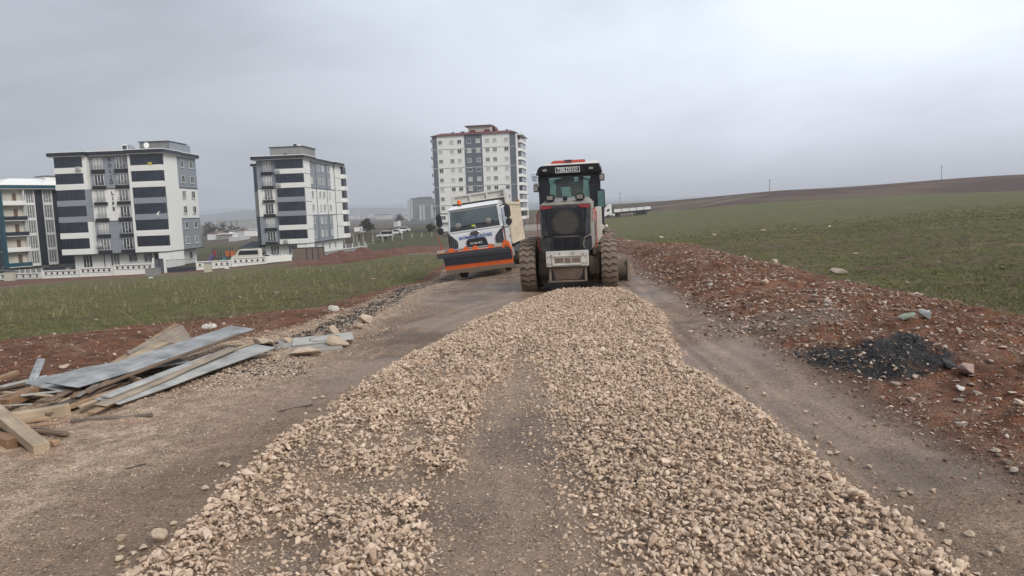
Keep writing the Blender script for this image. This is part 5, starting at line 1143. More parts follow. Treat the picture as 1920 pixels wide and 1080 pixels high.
# muddy drive housings hanging either side of the frame, as seen from behind
for sx in (-1, 1):
    MB().cyl((sx * .66, -.62, .72), (sx * .66, -.62, .98), .18, .16, n=14).cyl((sx * .66, -.62, .42), (sx * .66, -.62, .74), .13, .17, n=14).box(sx * .66 - .07, sx * .66 + .07, -.70, -.54, .22, .46).build('final_drive', MUD, gr, bevel=.012)
# rear frame, bumper and tank
MB().box(-.46, .46, -1.55, -.1, .62, 1.06).build('rear_frame', MUDM, gr, bevel=.02)
bp_ = MB().box(-.515, .515, -1.66, -1.56, .72, 1.10).build('bumper_plate', W_, gr, bevel=.012)
MB().box(-.36, .36, -1.685, -1.655, .755, .775).box(-.36, .36, -1.685, -1.655, .97, .99).box(-.36, -.33, -1.685, -1.655, .775, .97).box(.33, .36, -1.685, -1.655, .775, .97).build('plate_rim', W_, bp_)
MB().box(-.30, -.09, -1.672, -1.655, .82, .93).box(-.06, .08, -1.672, -1.655, .81, .93).box(.11, .30, -1.672, -1.655, .82, .93).build('tow_slot', MUD, bp_)
for (bx, bz) in [(-.46, .80), (-.46, .97), (.46, .80), (.46, .97), (-.38, .80), (-.38, 1.0), (.38, .80), (.38, 1.0), (-.18, 1.04), (.15, 1.04), (-.15, .745), (.16, .745)]:
    MB().cyl((bx, -1.69, bz), (bx, -1.655, bz), .016, n=6).build('bolt', STEEL, bp_)
MB().hexa([(-.33, -1.5, .38), (.33, -1.5, .38), (.33, -1.0, .34), (-.33, -1.0, .34)], [(-.40, -1.6, .71), (.40, -1.6, .71), (.40, -1.0, .71), (-.40, -1.0, .71)]).build('belly_tank', MUD, gr, bevel=.02)
for sx in (-1, 1):
    MB().box(sx * .43 - .03, sx * .43 + .03, -1.58, -1.5, .36, .72).build('stay', MUDM, gr)
    MB().box(sx * .36 - .02, sx * .36 + .02, -1.56, -1.5, .36, .70, rot=(0, sx * .22, 0)).build('stay', BLK, gr)
MB().box(-.46, .46, -1.58, -1.50, .345, .375).build('lower_bar', MUDM, gr)
# engine hood
HZ0, HZ1 = 1.10, 2.30
hood = MB().hexa([(-.62, -1.52, HZ0), (.62, -1.52, HZ0), (.64, .55, HZ0), (-.64, .55, HZ0)], [(-.64, -1.50, HZ1 - .10), (.64, -1.50, HZ1 - .10), (.64, .55, HZ1 + .02), (-.64, .55, HZ1 + .02)]).build('engine_hood', mat('grey_hood_side', (.36, .35, .32), .6, var=.1, dirt=.5, dirtcol=DUST), gr, bevel=.04)
MB().hexa([(-.64, -1.52, HZ1 - .11), (.64, -1.52, HZ1 - .11), (.62, .5, HZ1 - .02), (-.62, .5, HZ1 - .02)], [(-.52, -1.46, HZ1 - .01), (.52, -1.46, HZ1 - .01), (.50, .45, HZ1 + .10), (-.50, .45, HZ1 + .10)]).build('hood_top', mat('grey_hood_top', (.26, .255, .24), .6, var=.1, dirt=.5, dirtcol=DUST), gr, bevel=.02)
pan = MB().hexa([(-.575, -1.58, HZ0 + .36), (.575, -1.58, HZ0 + .36), (.575, -1.50, HZ0 + .36), (-.575, -1.50, HZ0 + .36)], [(-.60, -1.56, HZ1 - .14), (.60, -1.56, HZ1 - .14), (.60, -1.50, HZ1 - .14), (-.60, -1.50, HZ1 - .14)]).build('radiator_frame', DK, gr, bevel=.015)
GRL = mat('radiator_grille', (.022, .026, .034), .6, var=.2, vscale=4, dirt=.3, dirtcol=(.10, .09, .08))
# dusty round patch where the fan blows through the mesh
def fan_mat():
    M = bpy.data.materials.new('fan_blown_mesh'); M.use_nodes = True; t = M.node_tree; b = t.nodes['Principled BSDF']; L = t.links.new
    tc = N(t, 'ShaderNodeTexCoord'); sb = N(t, 'ShaderNodeVectorMath', operation='SUBTRACT'); sb.inputs[1].default_value = (0.0, 0, 1.77); L(tc.outputs['Object'], sb.inputs[0])
    mu = N(t, 'ShaderNodeVectorMath', operation='MULTIPLY'); mu.inputs[1].default_value = (1, 0, 1); L(sb.outputs[0], mu.inputs[0])
    ln = N(t, 'ShaderNodeVectorMath', operation='LENGTH'); L(mu.outputs[0], ln.inputs[0])
    no = N(t, 'ShaderNodeTexNoise'); no.inputs['Scale'].default_value = 6; no.inputs['Detail'].default_value = 6; L(tc.outputs['Object'], no.inputs[0])
    ad = N(t, 'ShaderNodeMath', operation='MULTIPLY_ADD'); ad.inputs[1].default_value = .09; L(no.outputs[0], ad.inputs[0]); L(ln.outputs['Value'], ad.inputs[2])
    mr = N(t, 'ShaderNodeMapRange'); mr.inputs[1].default_value = .40; mr.inputs[2].default_value = .30; mr.inputs[3].default_value = .06; mr.inputs[4].default_value = .8; mr.interpolation_type = 'SMOOTHSTEP'; L(ad.outputs[0], mr.inputs[0])
    mx = N(t, 'ShaderNodeMix', data_type='RGBA'); mx.inputs[6].default_value = (.020, .024, .032, 1); mx.inputs[7].default_value = (.105, .098, .086, 1); L(mr.outputs[0], mx.inputs[0]); L(mx.outputs[2], b.inputs['Base Color']); b.inputs['Roughness'].default_value = .7
    return M
FAN = fan_mat()
MB().box(-.45, .45, -1.612, -1.585, HZ0 + .40, HZ1 - .22).build('mesh_screen', FAN, pan)
for k in range(11):
    zz = HZ0 + .43 + k * .056; MB().box(-.42, .42, -1.628, -1.613, zz, zz + .022, rot=(.2, 0, 0)).build('slat', FAN, pan)
for sx in (-1, 1):
    MB().hexa([(sx * .44, -1.63, HZ0 + .37), (sx * .575, -1.60, HZ0 + .37), (sx * .575, -1.56, HZ0 + .37), (sx * .44, -1.56, HZ0 + .37)], [(sx * .50, -1.61, HZ1 - .18), (sx * .60, -1.57, HZ1 - .18), (sx * .60, -1.55, HZ1 - .18), (sx * .50, -1.55, HZ1 - .18)]).build('side_trim', DK, pan)
    MB().hexa([(sx * .35, -1.60, HZ1 - .17), (sx * .56, -1.60, HZ1 - .20), (sx * .56, -1.57, HZ1 - .20), (sx * .35, -1.57, HZ1 - .17)], [(sx * .30, -1.60, HZ1 - .115), (sx * .60, -1.59, HZ1 - .115), (sx * .60, -1.56, HZ1 - .115), (sx * .30, -1.56, HZ1 - .115)]).build('tail_light', REDL, gr)
    o = MB().box(sx * .36 - .12, sx * .36 + .10, -1.52, -1.30, HZ1 + .0, HZ1 + .155).build('lamp_housing', BLK, gr, bevel=.02)
    MB().box(sx * .36 - .08, sx * .36 + .06, -1.535, -1.52, HZ1 + .03, HZ1 + .125).build('lens', LAMP, o)
MB().box(-.06, .05, -1.50, -1.40, HZ1 - .0, HZ1 + .10).build('camera_housing', BLK, gr, bevel=.012)
# lower grille and flared black skirt
sk = MB().hexa([(-.60, -1.56, HZ0 - .02), (.60, -1.56, HZ0 - .02), (.60, -1.3, HZ0 - .02), (-.60, -1.3, HZ0 - .02)], [(-.60, -1.58, HZ0 + .34), (.60, -1.58, HZ0 + .34), (.60, -1.3, HZ0 + .34), (-.60, -1.3, HZ0 + .34)]).build('skirt', DK, gr, bevel=.015)
for k in range(9): MB().box(-.36, .34, -1.60, -1.575, HZ0 + .015 + k * .034, HZ0 + .030 + k * .034).build('slat', BLK, sk)
for k in range(4): MB().box(-.34 + k * .22, -.325 + k * .22, -1.605, -1.59, HZ0, HZ0 + .31).build('grille_bar', GRL, sk)
for k in range(22): MB().box(-.26 + k * .025, -.247 + k * .025, -1.604, -1.578, HZ0 + .325, HZ0 + .355).build('vent_tooth', STEEL, sk)
MB().tube([(.42, -1.60, HZ0 + .06), (.40, -1.64, HZ0 + .16), (.43, -1.62, HZ0 + .30), (.56, -1.60, HZ0 + .36)], .018, 6).build('hose', STEEL, sk)
# handrails
for sx in (-1, 1):
    y_ = -1.28 if sx < 0 else -1.1
    MB().tube([(sx * .67, y_, 1.12), (sx * .72, y_, 1.2), (sx * .72, y_, 2.0), (sx * .66, y_, 2.08), (sx * .64, y_ + .1, 2.08)], .017, 6).build('handrail', ORG, gr)
    MB().box(sx * .665 - .03, sx * .665 + .03, -1.36, -1.28, 1.78, 2.05).build('marker_light', mat('pinkish_marker', (.5, .28, .28), .3, var=.2), gr, bevel=.015)
MB().tube([(.86, -.2, .95), (.86, -.2, 1.25), (.86, .9, 1.35), (.86, .9, 1.0)], .02, 6).build('handrail', ORG, gr)
# cab ------------------------------------------------------------------
cy0, cy1 = .75, 2.35; cz0, cz1 = 2.16, 3.12
def cabx(z): return np.interp(z, [1.4, 2.2, 2.9, 3.2], [.66, .76, .80, .84])
cab = MB()
for sx in (-1, 1):
    for (ya, yb) in ((cy0, cy0 + .13), (cy1 - .1, cy1)):
        lo = [(sx * .64, ya, 1.45), (sx * .76, ya, 1.45), (sx * .76, yb, 1.45), (sx * .64, yb, 1.45)]
        cab.hexa(lo, [(sx * .66, ya, 3.15), (sx * .82, ya, 3.15), (sx * .82, yb, 3.15), (sx * .66, yb, 3.15)])
cab.box(-.82, .82, cy0, cy0 + .12, 2.98, 3.22).box(-.78, .78, cy0, cy0 + .10, 2.0, 2.28).box(-.82, .82, cy1 - .1, cy1, 3.0, 3.2)
for sx in (-1, 1): cab.box(sx * .74 - .06, sx * .74 + .06, cy0, cy1, 3.0, 3.2).box(sx * .72 - .05, sx * .72 + .05, cy0, cy1, 1.4, 2.0)
cab.box(-.7, .7, cy0, cy1, 1.35, 1.45)
cabo = cab.build('cab_frame', BLK, gr, bevel=.012)
# dark corner panels that leave the trapezoid rear window
for sx in (-1, 1):
    MB().poly([(sx * .82, 2.0), (sx * .56, 2.0), (sx * .52, 2.75), (sx * .60, 3.0), (sx * .84, 3.0)], cy0 - .02, cy0 + .03, 'y').build('corner_panel', BLK, cabo)
MB().poly([(-.66, 2.24), (.66, 2.24), (.66, 2.98), (-.66, 2.98)], cy0 + .06, cy0 + .066, 'y').build('rear_window', TEAL, cabo)
MB().poly([(-.72, 1.5), (.72, 1.5), (.74, 2.98), (-.74, 2.98)], cy1 - .05, cy1 - .044, 'y').build('front_window', TEAL, cabo)
for sx in (-1, 1): MB().hexa([(sx * .725, cy0 + .13, 1.5), (sx * .731, cy0 + .13, 1.5), (sx * .731, cy1 - .1, 1.5), (sx * .725, cy1 - .1, 1.5)], [(sx * .775, cy0 + .13, 3.0), (sx * .781, cy0 + .13, 3.0), (sx * .781, cy1 - .1, 3.0), (sx * .775, cy1 - .1, 3.0)]).build('side_window', TEAL, cabo)
MB().box(.16, .30, cy1 - .3, cy1 - .2, 1.5, 3.0, rot=(0, .06, 0)).box(-.44, -.36, cy1 - .3, cy1 - .2, 1.5, 2.8, rot=(0, .03, 0)).build('inner_post', BLK, cabo)
MB().box(-.30, .08, 1.9, 2.1, 2.72, 3.0).box(-.02, .22, 1.9, 2.1, 2.45, 2.85).box(-.10, .20, 1.8, 2.0, 1.5, 2.4).build('console', mat('console_grey', (.04, .042, .05), .5), cabo, bevel=.02)
MB().box(-.08, .06, 1.86, 1.895, 2.80, 2.85).box(-.06, .02, 1.86, 1.895, 2.62, 2.66).poly([(.14, 2.60), (.19, 2.70), (.21, 2.60)], 1.86, 1.89, 'y').build('display', LAMP, cabo)
st_ = MB().hexa([(-.46, 1.2, 2.0), (-.16, 1.2, 2.0), (-.16, 1.32, 2.0), (-.46, 1.32, 2.0)], [(-.38, 1.1, 2.78), (-.26, 1.1, 2.78), (-.26, 1.2, 2.78), (-.38, 1.2, 2.78)]).build('seat_back', mat('seat_cover', (.15, .145, .15), .95, var=.15), cabo, bevel=.03)
MB().ball((-.32, 1.15, 2.84), .11, (1, .7, .9)).build('headrest', mat('headrest_black', (.012, .012, .014), .8), cabo, smooth=True)
MB().box(-.5, .0, 1.25, 1.75, 1.85, 2.0).build('seat', SEAT, cabo, bevel=.03)
MB().tube([(-.5, cy0 - .04, 2.80), (-.30, cy0 - .04, 2.86), (-.24, cy0 - .04, 2.84)], .008, 5).build('wiper', PLATEB, cabo)
MB().tube([(.02, cy0 - .05, 3.02), (.30, cy0 - .05, 2.93), (.62, cy0 - .05, 2.80)], .012, 5).build('wiper', PLATEB, cabo)
MB().tube([(.22, 1.9, 2.7), (.14, 1.85, 2.45), (.30, 1.8, 2.2)], .02, 6).build('steering_wheel', PLATEB, cabo)
# roof
rf = MB().hexa([(-.90, cy0 - .16, 3.02), (.90, cy0 - .16, 3.02), (.88, cy1 + .1, 3.05), (-.88, cy1 + .1, 3.05)], [(-.78, cy0 - .20, 3.26), (.80, cy0 - .20, 3.26), (.80, cy1 + .1, 3.26), (-.80, cy1 + .1, 3.26)]).build('roof_visor', BLK, gr, bevel=.03)
MB().hexa([(-.72, cy0 - .12, 3.262), (.84, cy0 - .12, 3.262), (.84, cy1, 3.262), (-.72, cy1, 3.262)], [(-.60, cy0 + .0, 3.35), (.74, cy0 + .0, 3.35), (.74, cy1 - .1, 3.35), (-.60, cy1 - .1, 3.35)]).build('roof', W_, gr, bevel=.02)
MB().hexa([(-.50, cy0 - .06, 3.31), (.46, cy0 - .06, 3.31), (.46, cy0 + .5, 3.353), (-.50, cy0 + .5, 3.353)], [(-.42, cy0 + .05, 3.40), (.44, cy0 + .05, 3.40), (.44, cy0 + .5, 3.41), (-.42, cy0 + .5, 3.41)]).build('roof_hatch', REDP, gr, bevel=.015)
MB().box(-.10, .10, cy0 - .09, cy0 - .03, 3.365, 3.40).build('hatch_handle', DK, gr)
pl = MB().box(-.34, .30, cy0 - .225, cy0 - .205, 3.06, 3.20).build('number_plate', PLATEB, gr, rot=None)
MB().box(-.345, .305, cy0 - .235, cy0 - .226, 3.19, 3.203).box(-.345, .305, cy0 - .235, cy0 - .226, 3.057, 3.07).box(-.345, -.332, cy0 - .235, cy0 - .226, 3.07, 3.19).box(.292, .305, cy0 - .235, cy0 - .226, 3.07, 3.19).build('plate_border', WHITE, pl)
text('lettering', '72BLD2151', .135, WHITE, pl, (-.02, cy0 - .229, 3.13), bold=.003, sx=.86)
for sx in (-.63, .60): 
    o = MB().box(sx - .08, sx + .08, cy0 - .235, cy0 - .20, 3.10, 3.19).build('roof_lamp', BLK, gr, bevel=.01)
    MB().box(sx - .055, sx + .055, cy0 - .243, cy0 - .234, 3.115, 3.175).build('lens', LAMP, o)
# mirrors, beacons and rails at the cab sides
MB().tube([(-.80, cy0 - .1, 3.1), (-.98, cy0 - .2, 3.06), (-.98, cy0 - .2, 2.98), (-.90, cy0 - .2, 2.9)], .018, 6).box(-.97, -.85, cy0 - .24, cy0 - .20, 2.86, 3.02).box(-.93, -.80, cy0 - .22, cy0 - .18, 2.72, 2.82).build('mirror_bracket', CHROME, gr)
o = MB().box(-.95, -.82, cy0 - .24, cy0 - .14, 2.58, 2.78).build('side_lamp', BLK, gr, bevel=.012); MB().box(-.93, -.84, cy0 - .248, cy0 - .24, 2.61, 2.75).build('lens', LAMP, o)
_before = set(SC.objects)
MB().tube([(.80, cy0, 3.15), (1.0, cy0, 3.18), (1.02, cy0, 3.05), (.9, cy0, 3.02)], .018, 6).build('lamp_bracket', BLK, gr)
o = MB().box(.93, 1.09, cy0 - .10, cy0 + .02, 2.80, 2.99).build('side_lamp', BLK, gr, bevel=.02); MB().box(.955, 1.07, cy0 - .108, cy0 - .10, 2.83, 2.96).build('lens', LAMP, o)
MB().tube([(.9, cy0 + .0, 3.0), (.98, cy0, 2.85), (.90, cy0, 2.7), (.88, cy0, 2.6), (.92, cy0, 2.5)], .014, 6).build('mirror_arm', BLK, gr)
mo = MB().box(.86, 1.08, cy0 - .05, cy0 + .05, 2.06, 2.58).build('mirror', BLK, gr, bevel=.03); MB().box(.885, 1.055, cy0 - .058, cy0 - .05, 2.10, 2.54).build('mirror_glass', MIR, mo)
MB().cyl((.99, cy0 + .25, .7), (.99, cy0 + .25, 2.1), .055, n=10).cyl((.97, cy0 + .2, 1.6), (1.1, cy0 + .2, 1.6), .03, n=8).build('lift_cylinder', BLK, gr)
MB().cyl((.99, cy0 + .25, .35), (.99, cy0 + .25, .72), .03, n=8).build('cylinder_rod', CHROME, gr)
MB().cyl((.97, cy0 + .0, 1.56), (.97, cy0 + .18, 1.56), .075, n=14).ball((1.09, cy0 + .06, 1.58), .05).build('pivot_pin', W_, gr, smooth=True)
for _o in set(SC.objects) - _before:
    if _o.parent == gr: _o.location.x -= .14
MB().box(.66, .84, cy0 - .2, cy0 + .3, 1.15, 2.12).build('cab_side_panel', W_, gr, bevel=.015)
MB().box(.60, .84, -.1, 1.6, .86, 1.12).box(.60, .72, -1.0, -.1, .95, 1.12).build('side_step', MUDM, gr, bevel=.01)
MB().hexa([(.78, .2, .95), (.90, .2, .95), (.90, .5, .95), (.78, .5, .95)], [(.86, .2, 1.32), (1.02, .2, 1.35), (1.02, .5, 1.35), (.86, .5, 1.32)]).build('orange_guard', mat('bright_orange', (.72, .14, .015), .45, var=.1), gr)
MB().box(-.84, -.62, .1, 1.6, .86, 1.08).build('side_step', MUDM, gr, bevel=.01)
# front frame, drawbar, circle and blade
MB().hexa([(-.22, 2.3, 1.1), (.22, 2.3, 1.1), (.16, 6.4, .95), (-.16, 6.4, .95)], [(-.22, 2.3, 1.75), (.22, 2.3, 1.75), (.16, 6.4, 1.5), (-.16, 6.4, 1.5)]).build('front_frame', W_, gr, bevel=.03)
MB().box(-.35, .35, 1.2, 2.4, .75, 1.4).build('articulation_joint', MUDM, gr, bevel=.03)
MB().lathe([(-.07, .62), (.07, .62), (.07, .48), (-.07, .48)], (.2, 2.35, .82), 'z', n=32).build('blade_circle', MUDM, gr)
MB().box(-.05, .2, 2.3, 6.0, .80, .92).build('drawbar', MUDM, gr)
b = MB(); prof = [(0, .02), (-.10, .10), (-.15, .24), (-.15, .38), (-.09, .50), (.02, .60), (.05, .59), (-.05, .49), (-.11, .37), (-.11, .24), (-.06, .11), (.03, .03)]
b.poly(prof, -1.5, 1.5, 'x')
bl = b.build('blade', MUDM, gr, smooth=True, loc=(.08, 1.95, .03), rot=(0, 0, R(-16)))
MB().box(-1.5, 1.5, -.012, .012, -.03, .10).build('cutting_edge', STEEL, bl, loc=(0, 0.035, 0))
for sx in (-1.515, 1.515): MB().poly([(-.17, 0), (.07, 0), (.07, .60), (-.17, .60)], sx - .012, sx + .012, 'x').build('end_plate', MUDM, bl)
# ================================================================= tipper truck with snow plough
TW = mat('cab_white', (.74, .75, .76), .3, var=.03, dirt=.22, vscale=1.8, dirtcol=(.42, .37, .32), dirtz=(.4, 2.4), coat=.5)
TG = mat('dark_plastic', (.028, .033, .042), .5, var=.1, dirt=.2, dirtcol=(.14, .12, .1))
TGR = mat('grey_cab_step', (.10, .115, .135), .55, var=.12, dirt=.35, dirtcol=DUST)
CREAM = mat('tipper_body_cream', (.66, .58, .46), .6, var=.1, vscale=2, dirt=.45, dirtcol=(.40, .31, .22))
CREAMI = mat('tipper_inside_grey', (.58, .57, .53), .6, var=.08, vscale=2, dirt=.3, dirtcol=(.35, .3, .25))
PORG = mat('plough_orange', (.70, .13, .03), .5, var=.12, vscale=3, dirt=.3, dirtcol=(.35, .16, .09))
PRUB = mat('plough_rubber', (.022, .024, .03), .65, var=.15, vscale=2, dirt=.12, dirtcol=(.08, .07, .07))
WSG = mat('windscreen', (.080, .102, .112), .06, var=.35, vscale=1.2, spec=.8)  # base colour lightened to carry the sky's reflection in the glass
CONC = mat('pale_block', (.42, .41, .34), .8, var=.12)
BLUE = mat('blue_letters', (.012, .10, .38), .5)
GPL = mat('grey_pipe', (.33, .32, .31), .45, metal=.4, var=.1, dirt=.3, dirtcol=DUST)
ty0, tx0 = 34.2, -1.12
TZ0 = gz(tx0, ty0) + .03
tk = root('tipper_truck', (tx0, ty0, TZ0), R(-7), 'white tipper truck with a municipal name and an orange snow plough, left of the grader', 'truck', ry=R(-6.3))
# cab: front at y=-1.35, y grows to the rear
F = -1.38
cabm = MB().hexa([(-1.22, F, .95), (1.22, F, .95), (1.24, .75, .95), (-1.24, .75, .95)], [(-1.22, F + .02, 2.05), (1.22, F + .02, 2.05), (1.24, .75, 2.05), (-1.24, .75, 2.05)])
cabm.hexa([(-1.22, F + .02, 2.05), (1.22, F + .02, 2.05), (1.24, .75, 2.05), (-1.24, .75, 2.05)], [(-1.17, F + .30, 3.10), (1.17, F + .30, 3.10), (1.16, .72, 3.10), (-1.16, .72, 3.10)])
cabo = cabm.build('cab', TW, tk, bevel=.05)
MB().hexa([(-1.17, F + .18, 3.08), (1.17, F + .18, 3.08), (1.16, .74, 3.10), (-1.16, .74, 3.10)], [(-1.05, F + .45, 3.27), (1.05, F + .45, 3.27), (1.05, .70, 3.30), (-1.05, .70, 3.30)]).build('cab_roof', TW, tk, bevel=.05)
def fy(z): return F + .02 + (z - 2.05) / 1.05 * .28
ws = MB().hexa([(-1.10, fy(2.34) - .012, 2.34), (1.10, fy(2.34) - .012, 2.34), (1.10, fy(2.34) + .02, 2.34), (-1.10, fy(2.34) + .02, 2.34)], [(-1.06, fy(3.02) - .012, 3.02), (1.06, fy(3.02) - .012, 3.02), (1.06, fy(3.02) + .02, 3.02), (-1.06, fy(3.02) + .02, 3.02)]).build('windscreen', WSG, tk)
MB().hexa([(-1.12, fy(2.16) - .02, 2.16), (1.12, fy(2.16) - .02, 2.16), (1.12, fy(2.16), 2.16), (-1.12, fy(2.16), 2.16)], [(-1.10, fy(2.36) - .02, 2.36), (1.10, fy(2.36) - .02, 2.36), (1.10, fy(2.36), 2.36), (-1.10, fy(2.36), 2.36)]).build('cowl', TG, tk)
for (a, b2) in (((-.75, 2.29), (-.20, 2.35)), ((-.15, 2.36), (.42, 2.37)), ((.35, 2.31), (.88, 2.40))):
    MB().cyl((a[0], fy(a[1]) - .035, a[1]), (b2[0], fy(b2[1]) - .03, b2[1]), .014, n=6).build('wiper', PLATEB, tk)
for (sx, zz) in ((-.74, 2.37), (.62, 2.41)):
    MB().lathe([(0, .14), (-.03, .14), (-.045, .11), (-.05, .001)], (sx, fy(zz) - .01, zz), 'y', n=18).build('screen_lamp', LAMP, tk, smooth=True)
MB().box(-.14, .02, fy(2.3) - .016, fy(2.3) - .010, 2.27, 2.37, rot=(-.26, 0, 0)).build('hi_vis_vest', mat('hi_vis', (.55, .65, .05), .7), tk)
MB().box(.08, .26, fy(2.27) - .016, fy(2.27) - .010, 2.25, 2.29, rot=(-.26, 0, 0)).box(-.02, .06, fy(2.2) - .016, fy(2.2) - .01, 2.20, 2.24).build('dash_paper', WHITE, tk)
MB().ball((.80, fy(2.75) + .0, 2.66), .001).hexa([(.68, fy(2.55) - .014, 2.52), (.90, fy(2.55) - .014, 2.52), (.90, fy(2.55) - .010, 2.52), (.68, fy(2.55) - .010, 2.52)], [(.72, fy(2.85) - .014, 2.82), (.86, fy(2.85) - .014, 2.82), (.86, fy(2.85) - .010, 2.82), (.72, fy(2.85) - .010, 2.82)]).build('driver_shape', mat('dim_driver', (.10, .095, .09), .5, var=.3), tk)
# beacon
be = MB().cyl((-.62, F + .52, 3.26), (-.62, F + .52, 3.31), .10, n=16).build('beacon_base', TG, tk)
MB().cyl((-.62, F + .52, 3.31), (-.62, F + .52, 3.47), .095, .085, n=16).ball((-.62, F + .52, 3.47), .085, (1, 1, .5)).build('beacon_lens', mat('amber_lens', (.85, .16, .02), .2), be, smooth=True)
MB().box(.86, .96, F + .5, F + .62, 3.27, 3.33).build('roof_marker', TG, tk)
_before = set(SC.objects)
# grille, emblem, lettering, plate, lights
gp = MB().poly([(-.48, 1.25), (.50, 1.25), (.42, 1.56), (.34, 1.62), (-.34, 1.62), (-.46, 1.54)], F - .035, F - .002, 'y').build('grille', TG, tk, bevel=.01)
MB().box(-.38, .36, F - .045, F - .036, 1.40, 1.53).build('grille_slot', PLATEB, gp)
pl = MB().box(-.29, .23, F - .065, F - .046, 1.34, 1.46).build('number_plate', PLATEB, tk)
MB().box(-.30, -.29, F - .068, F - .06, 1.335, 1.465).box(.23, .24, F - .068, F - .06, 1.335, 1.465).build('plate_border', WHITE, pl)
text('lettering', '72 ABU 827', .125, WHITE, pl, (-.03, F - .069, 1.40), bold=.002, sx=.78)
em = MB().cyl((-.04, F - .04, 1.84), (-.04, F + .01, 1.84), 1, n=32); 
for v in em.bm.verts: v.co.x = -.04 + (v.co.x + .04) * .21; v.co.z = 1.84 + (v.co.z - 1.84) * .085
em = em.build('emblem', mat('emblem_dark', (.035, .035, .055), .3, metal=.3), tk, bevel=.006)
rg = MB(); pts = [(-.04 + .205 * math.cos(a), F - .044, 1.84 + .082 * math.sin(a)) for a in np.linspace(0, 2 * math.pi, 25)]
rg.tube(pts, .008, 5).build('emblem_rim', CHROME, em)
text('lettering', 'Ford', .13, CHROME, em, (-.04, F - .045, 1.845), bold=.001, sx=1.1, shear=.35)
text('lettering', 'BATMAN BELEDİYESİ', .185, BLUE, tk, (-.02, F - .006, 1.69), bold=.002, sx=.84, label='blue municipal name across the cab front')
for sx in (-1, 1):
    hl = MB().poly([(sx * 1.20, 1.06), (sx * .93, 1.06), (sx * .84, 1.42), (sx * .86, 1.60), (sx * 1.10, 1.86), (sx * 1.19, 1.90)], F - .045, F + .1, 'y').build('headlight_panel', TG, tk, bevel=.012)
    for k in range(3): MB().box(sx * (.92 + k * .08), sx * (.95 + k * .08), F - .06, F - .046, 1.10 + k * .03, 1.58 + k * .08, rot=(0, sx * -.12, 0)).build('louvre', TGR, hl)
MB().box(-1.22, 1.22, F - .03, F + .35, .70, 1.12).build('bumper', TG, tk, bevel=.04)
MB().box(-1.0, 1.0, F - .02, F + .02, 1.12, 1.19).build('bumper_gap', PLATEB, tk)
for _o in set(SC.objects) - _before:
    if _o.parent == tk and _o.name.split('.')[0] not in ('bumper', 'bumper_gap'): _o.location.z += .13
# mirrors
for sx in (-1, 1):
    b = MB().tube([(sx * 1.17, F + .25, 2.98), (sx * 1.40, F + .0, 3.02), (sx * 1.52, F - .02, 2.98)], .025, 7).tube([(sx * 1.2, F + .2, 2.05), (sx * 1.42, F, 2.02), (sx * 1.5, F, 2.1)], .025, 7).build('mirror_arm', TG, tk)
    o = MB().box(sx * 1.40, sx * 1.66, F - .10, F + .04, 2.44, 2.98).build('mirror', TG, tk, bevel=.05)
    o = MB().box(sx * 1.40, sx * 1.67, F - .10, F + .04, 2.10, 2.42).build('mirror', TG, tk, bevel=.06)
# cab right side (seen at an angle): door, window, handle, mudguard
for sx in (-1, 1):
    dr = MB().box(sx * 1.235, sx * 1.262, F + .22, .55, 1.12, 2.10).build('door', TW, tk, bevel=.012)
    MB().hexa([(sx * 1.232, F + .42, 2.10), (sx * 1.256, F + .42, 2.10), (sx * 1.256, .45, 2.10), (sx * 1.232, .45, 2.10)], [(sx * 1.165, F + .58, 2.92), (sx * 1.19, F + .58, 2.92), (sx * 1.19, .42, 2.92), (sx * 1.165, .42, 2.92)]).build('side_window', WSG, dr)
    MB().box(sx * 1.262, sx * 1.285, .2, .45, 1.55, 1.62).build('handle', TG, dr)
    MB().box(sx * 1.255, sx * 1.275, F + .10, F + .2, 1.3, 2.0).build('corner_vane', TG, tk)
    b = MB(); arc = [(math.cos(a) * .68, .52 + math.sin(a) * .70) for a in np.linspace(R(-5), R(185), 12)]
    arc2 = [(math.cos(a) * .56, .52 + math.sin(a) * .58) for a in np.linspace(R(185), R(-5), 12)]
    b.poly(arc + arc2, sx * .95, sx * 1.25, 'x').build('mudguard', TGR, tk)
    MB().box(sx * .95, sx * 1.25, F + .0, -.62, .45, 1.0).build('cab_step', TGR, tk, bevel=.03)
# chassis, wheels
MB().box(-.45, .45, F + .3, 6.3, .75, 1.05).build('chassis', mat('chassis_dark', (.03, .028, .027), .8, dirt=.6, dirtcol=DUST), tk)
MB().box(.65, 1.15, .95, 2.2, .55, 1.05).build('fuel_tank', GPL, tk, bevel=.06)
MB().box(-1.15, -.65, .95, 1.9, .55, 1.05).build('battery_box', TG, tk, bevel=.03)
RIMW = mat('truck_rim', (.16, .15, .14), .6, metal=.3, dirt=.6, dirtcol=DUST)
RT = mat('truck_tyre', (.03, .028, .027), .85, var=.2, dirt=.65, vscale=5, dirtcol=(.15, .115, .09))
for sx in (-1, 1):
    for y_ in (0, 3.75, 5.1):
        ww = .31 if y_ == 0 else .58
        tyre(tk, sx * (1.05 if y_ == 0 else .93), y_, .52 + (.03 if sx > 0 else 0), .52, ww, sx, lugs=36, rimcol=RIMW, rub=RT, lugm=RT, chev=False, lug=.016)
    for y_ in (3.75, 5.1): MB().poly([(y_ - .62, .75), (y_ - .5, 1.06), (y_ + .5, 1.06), (y_ + .62, .75), (y_ + .60, .75), (y_ + .48, 1.03), (y_ - .48, 1.03), (y_ - .60, .75)], sx * .62, sx * 1.24, 'x').build('mudguard', TGR, tk)
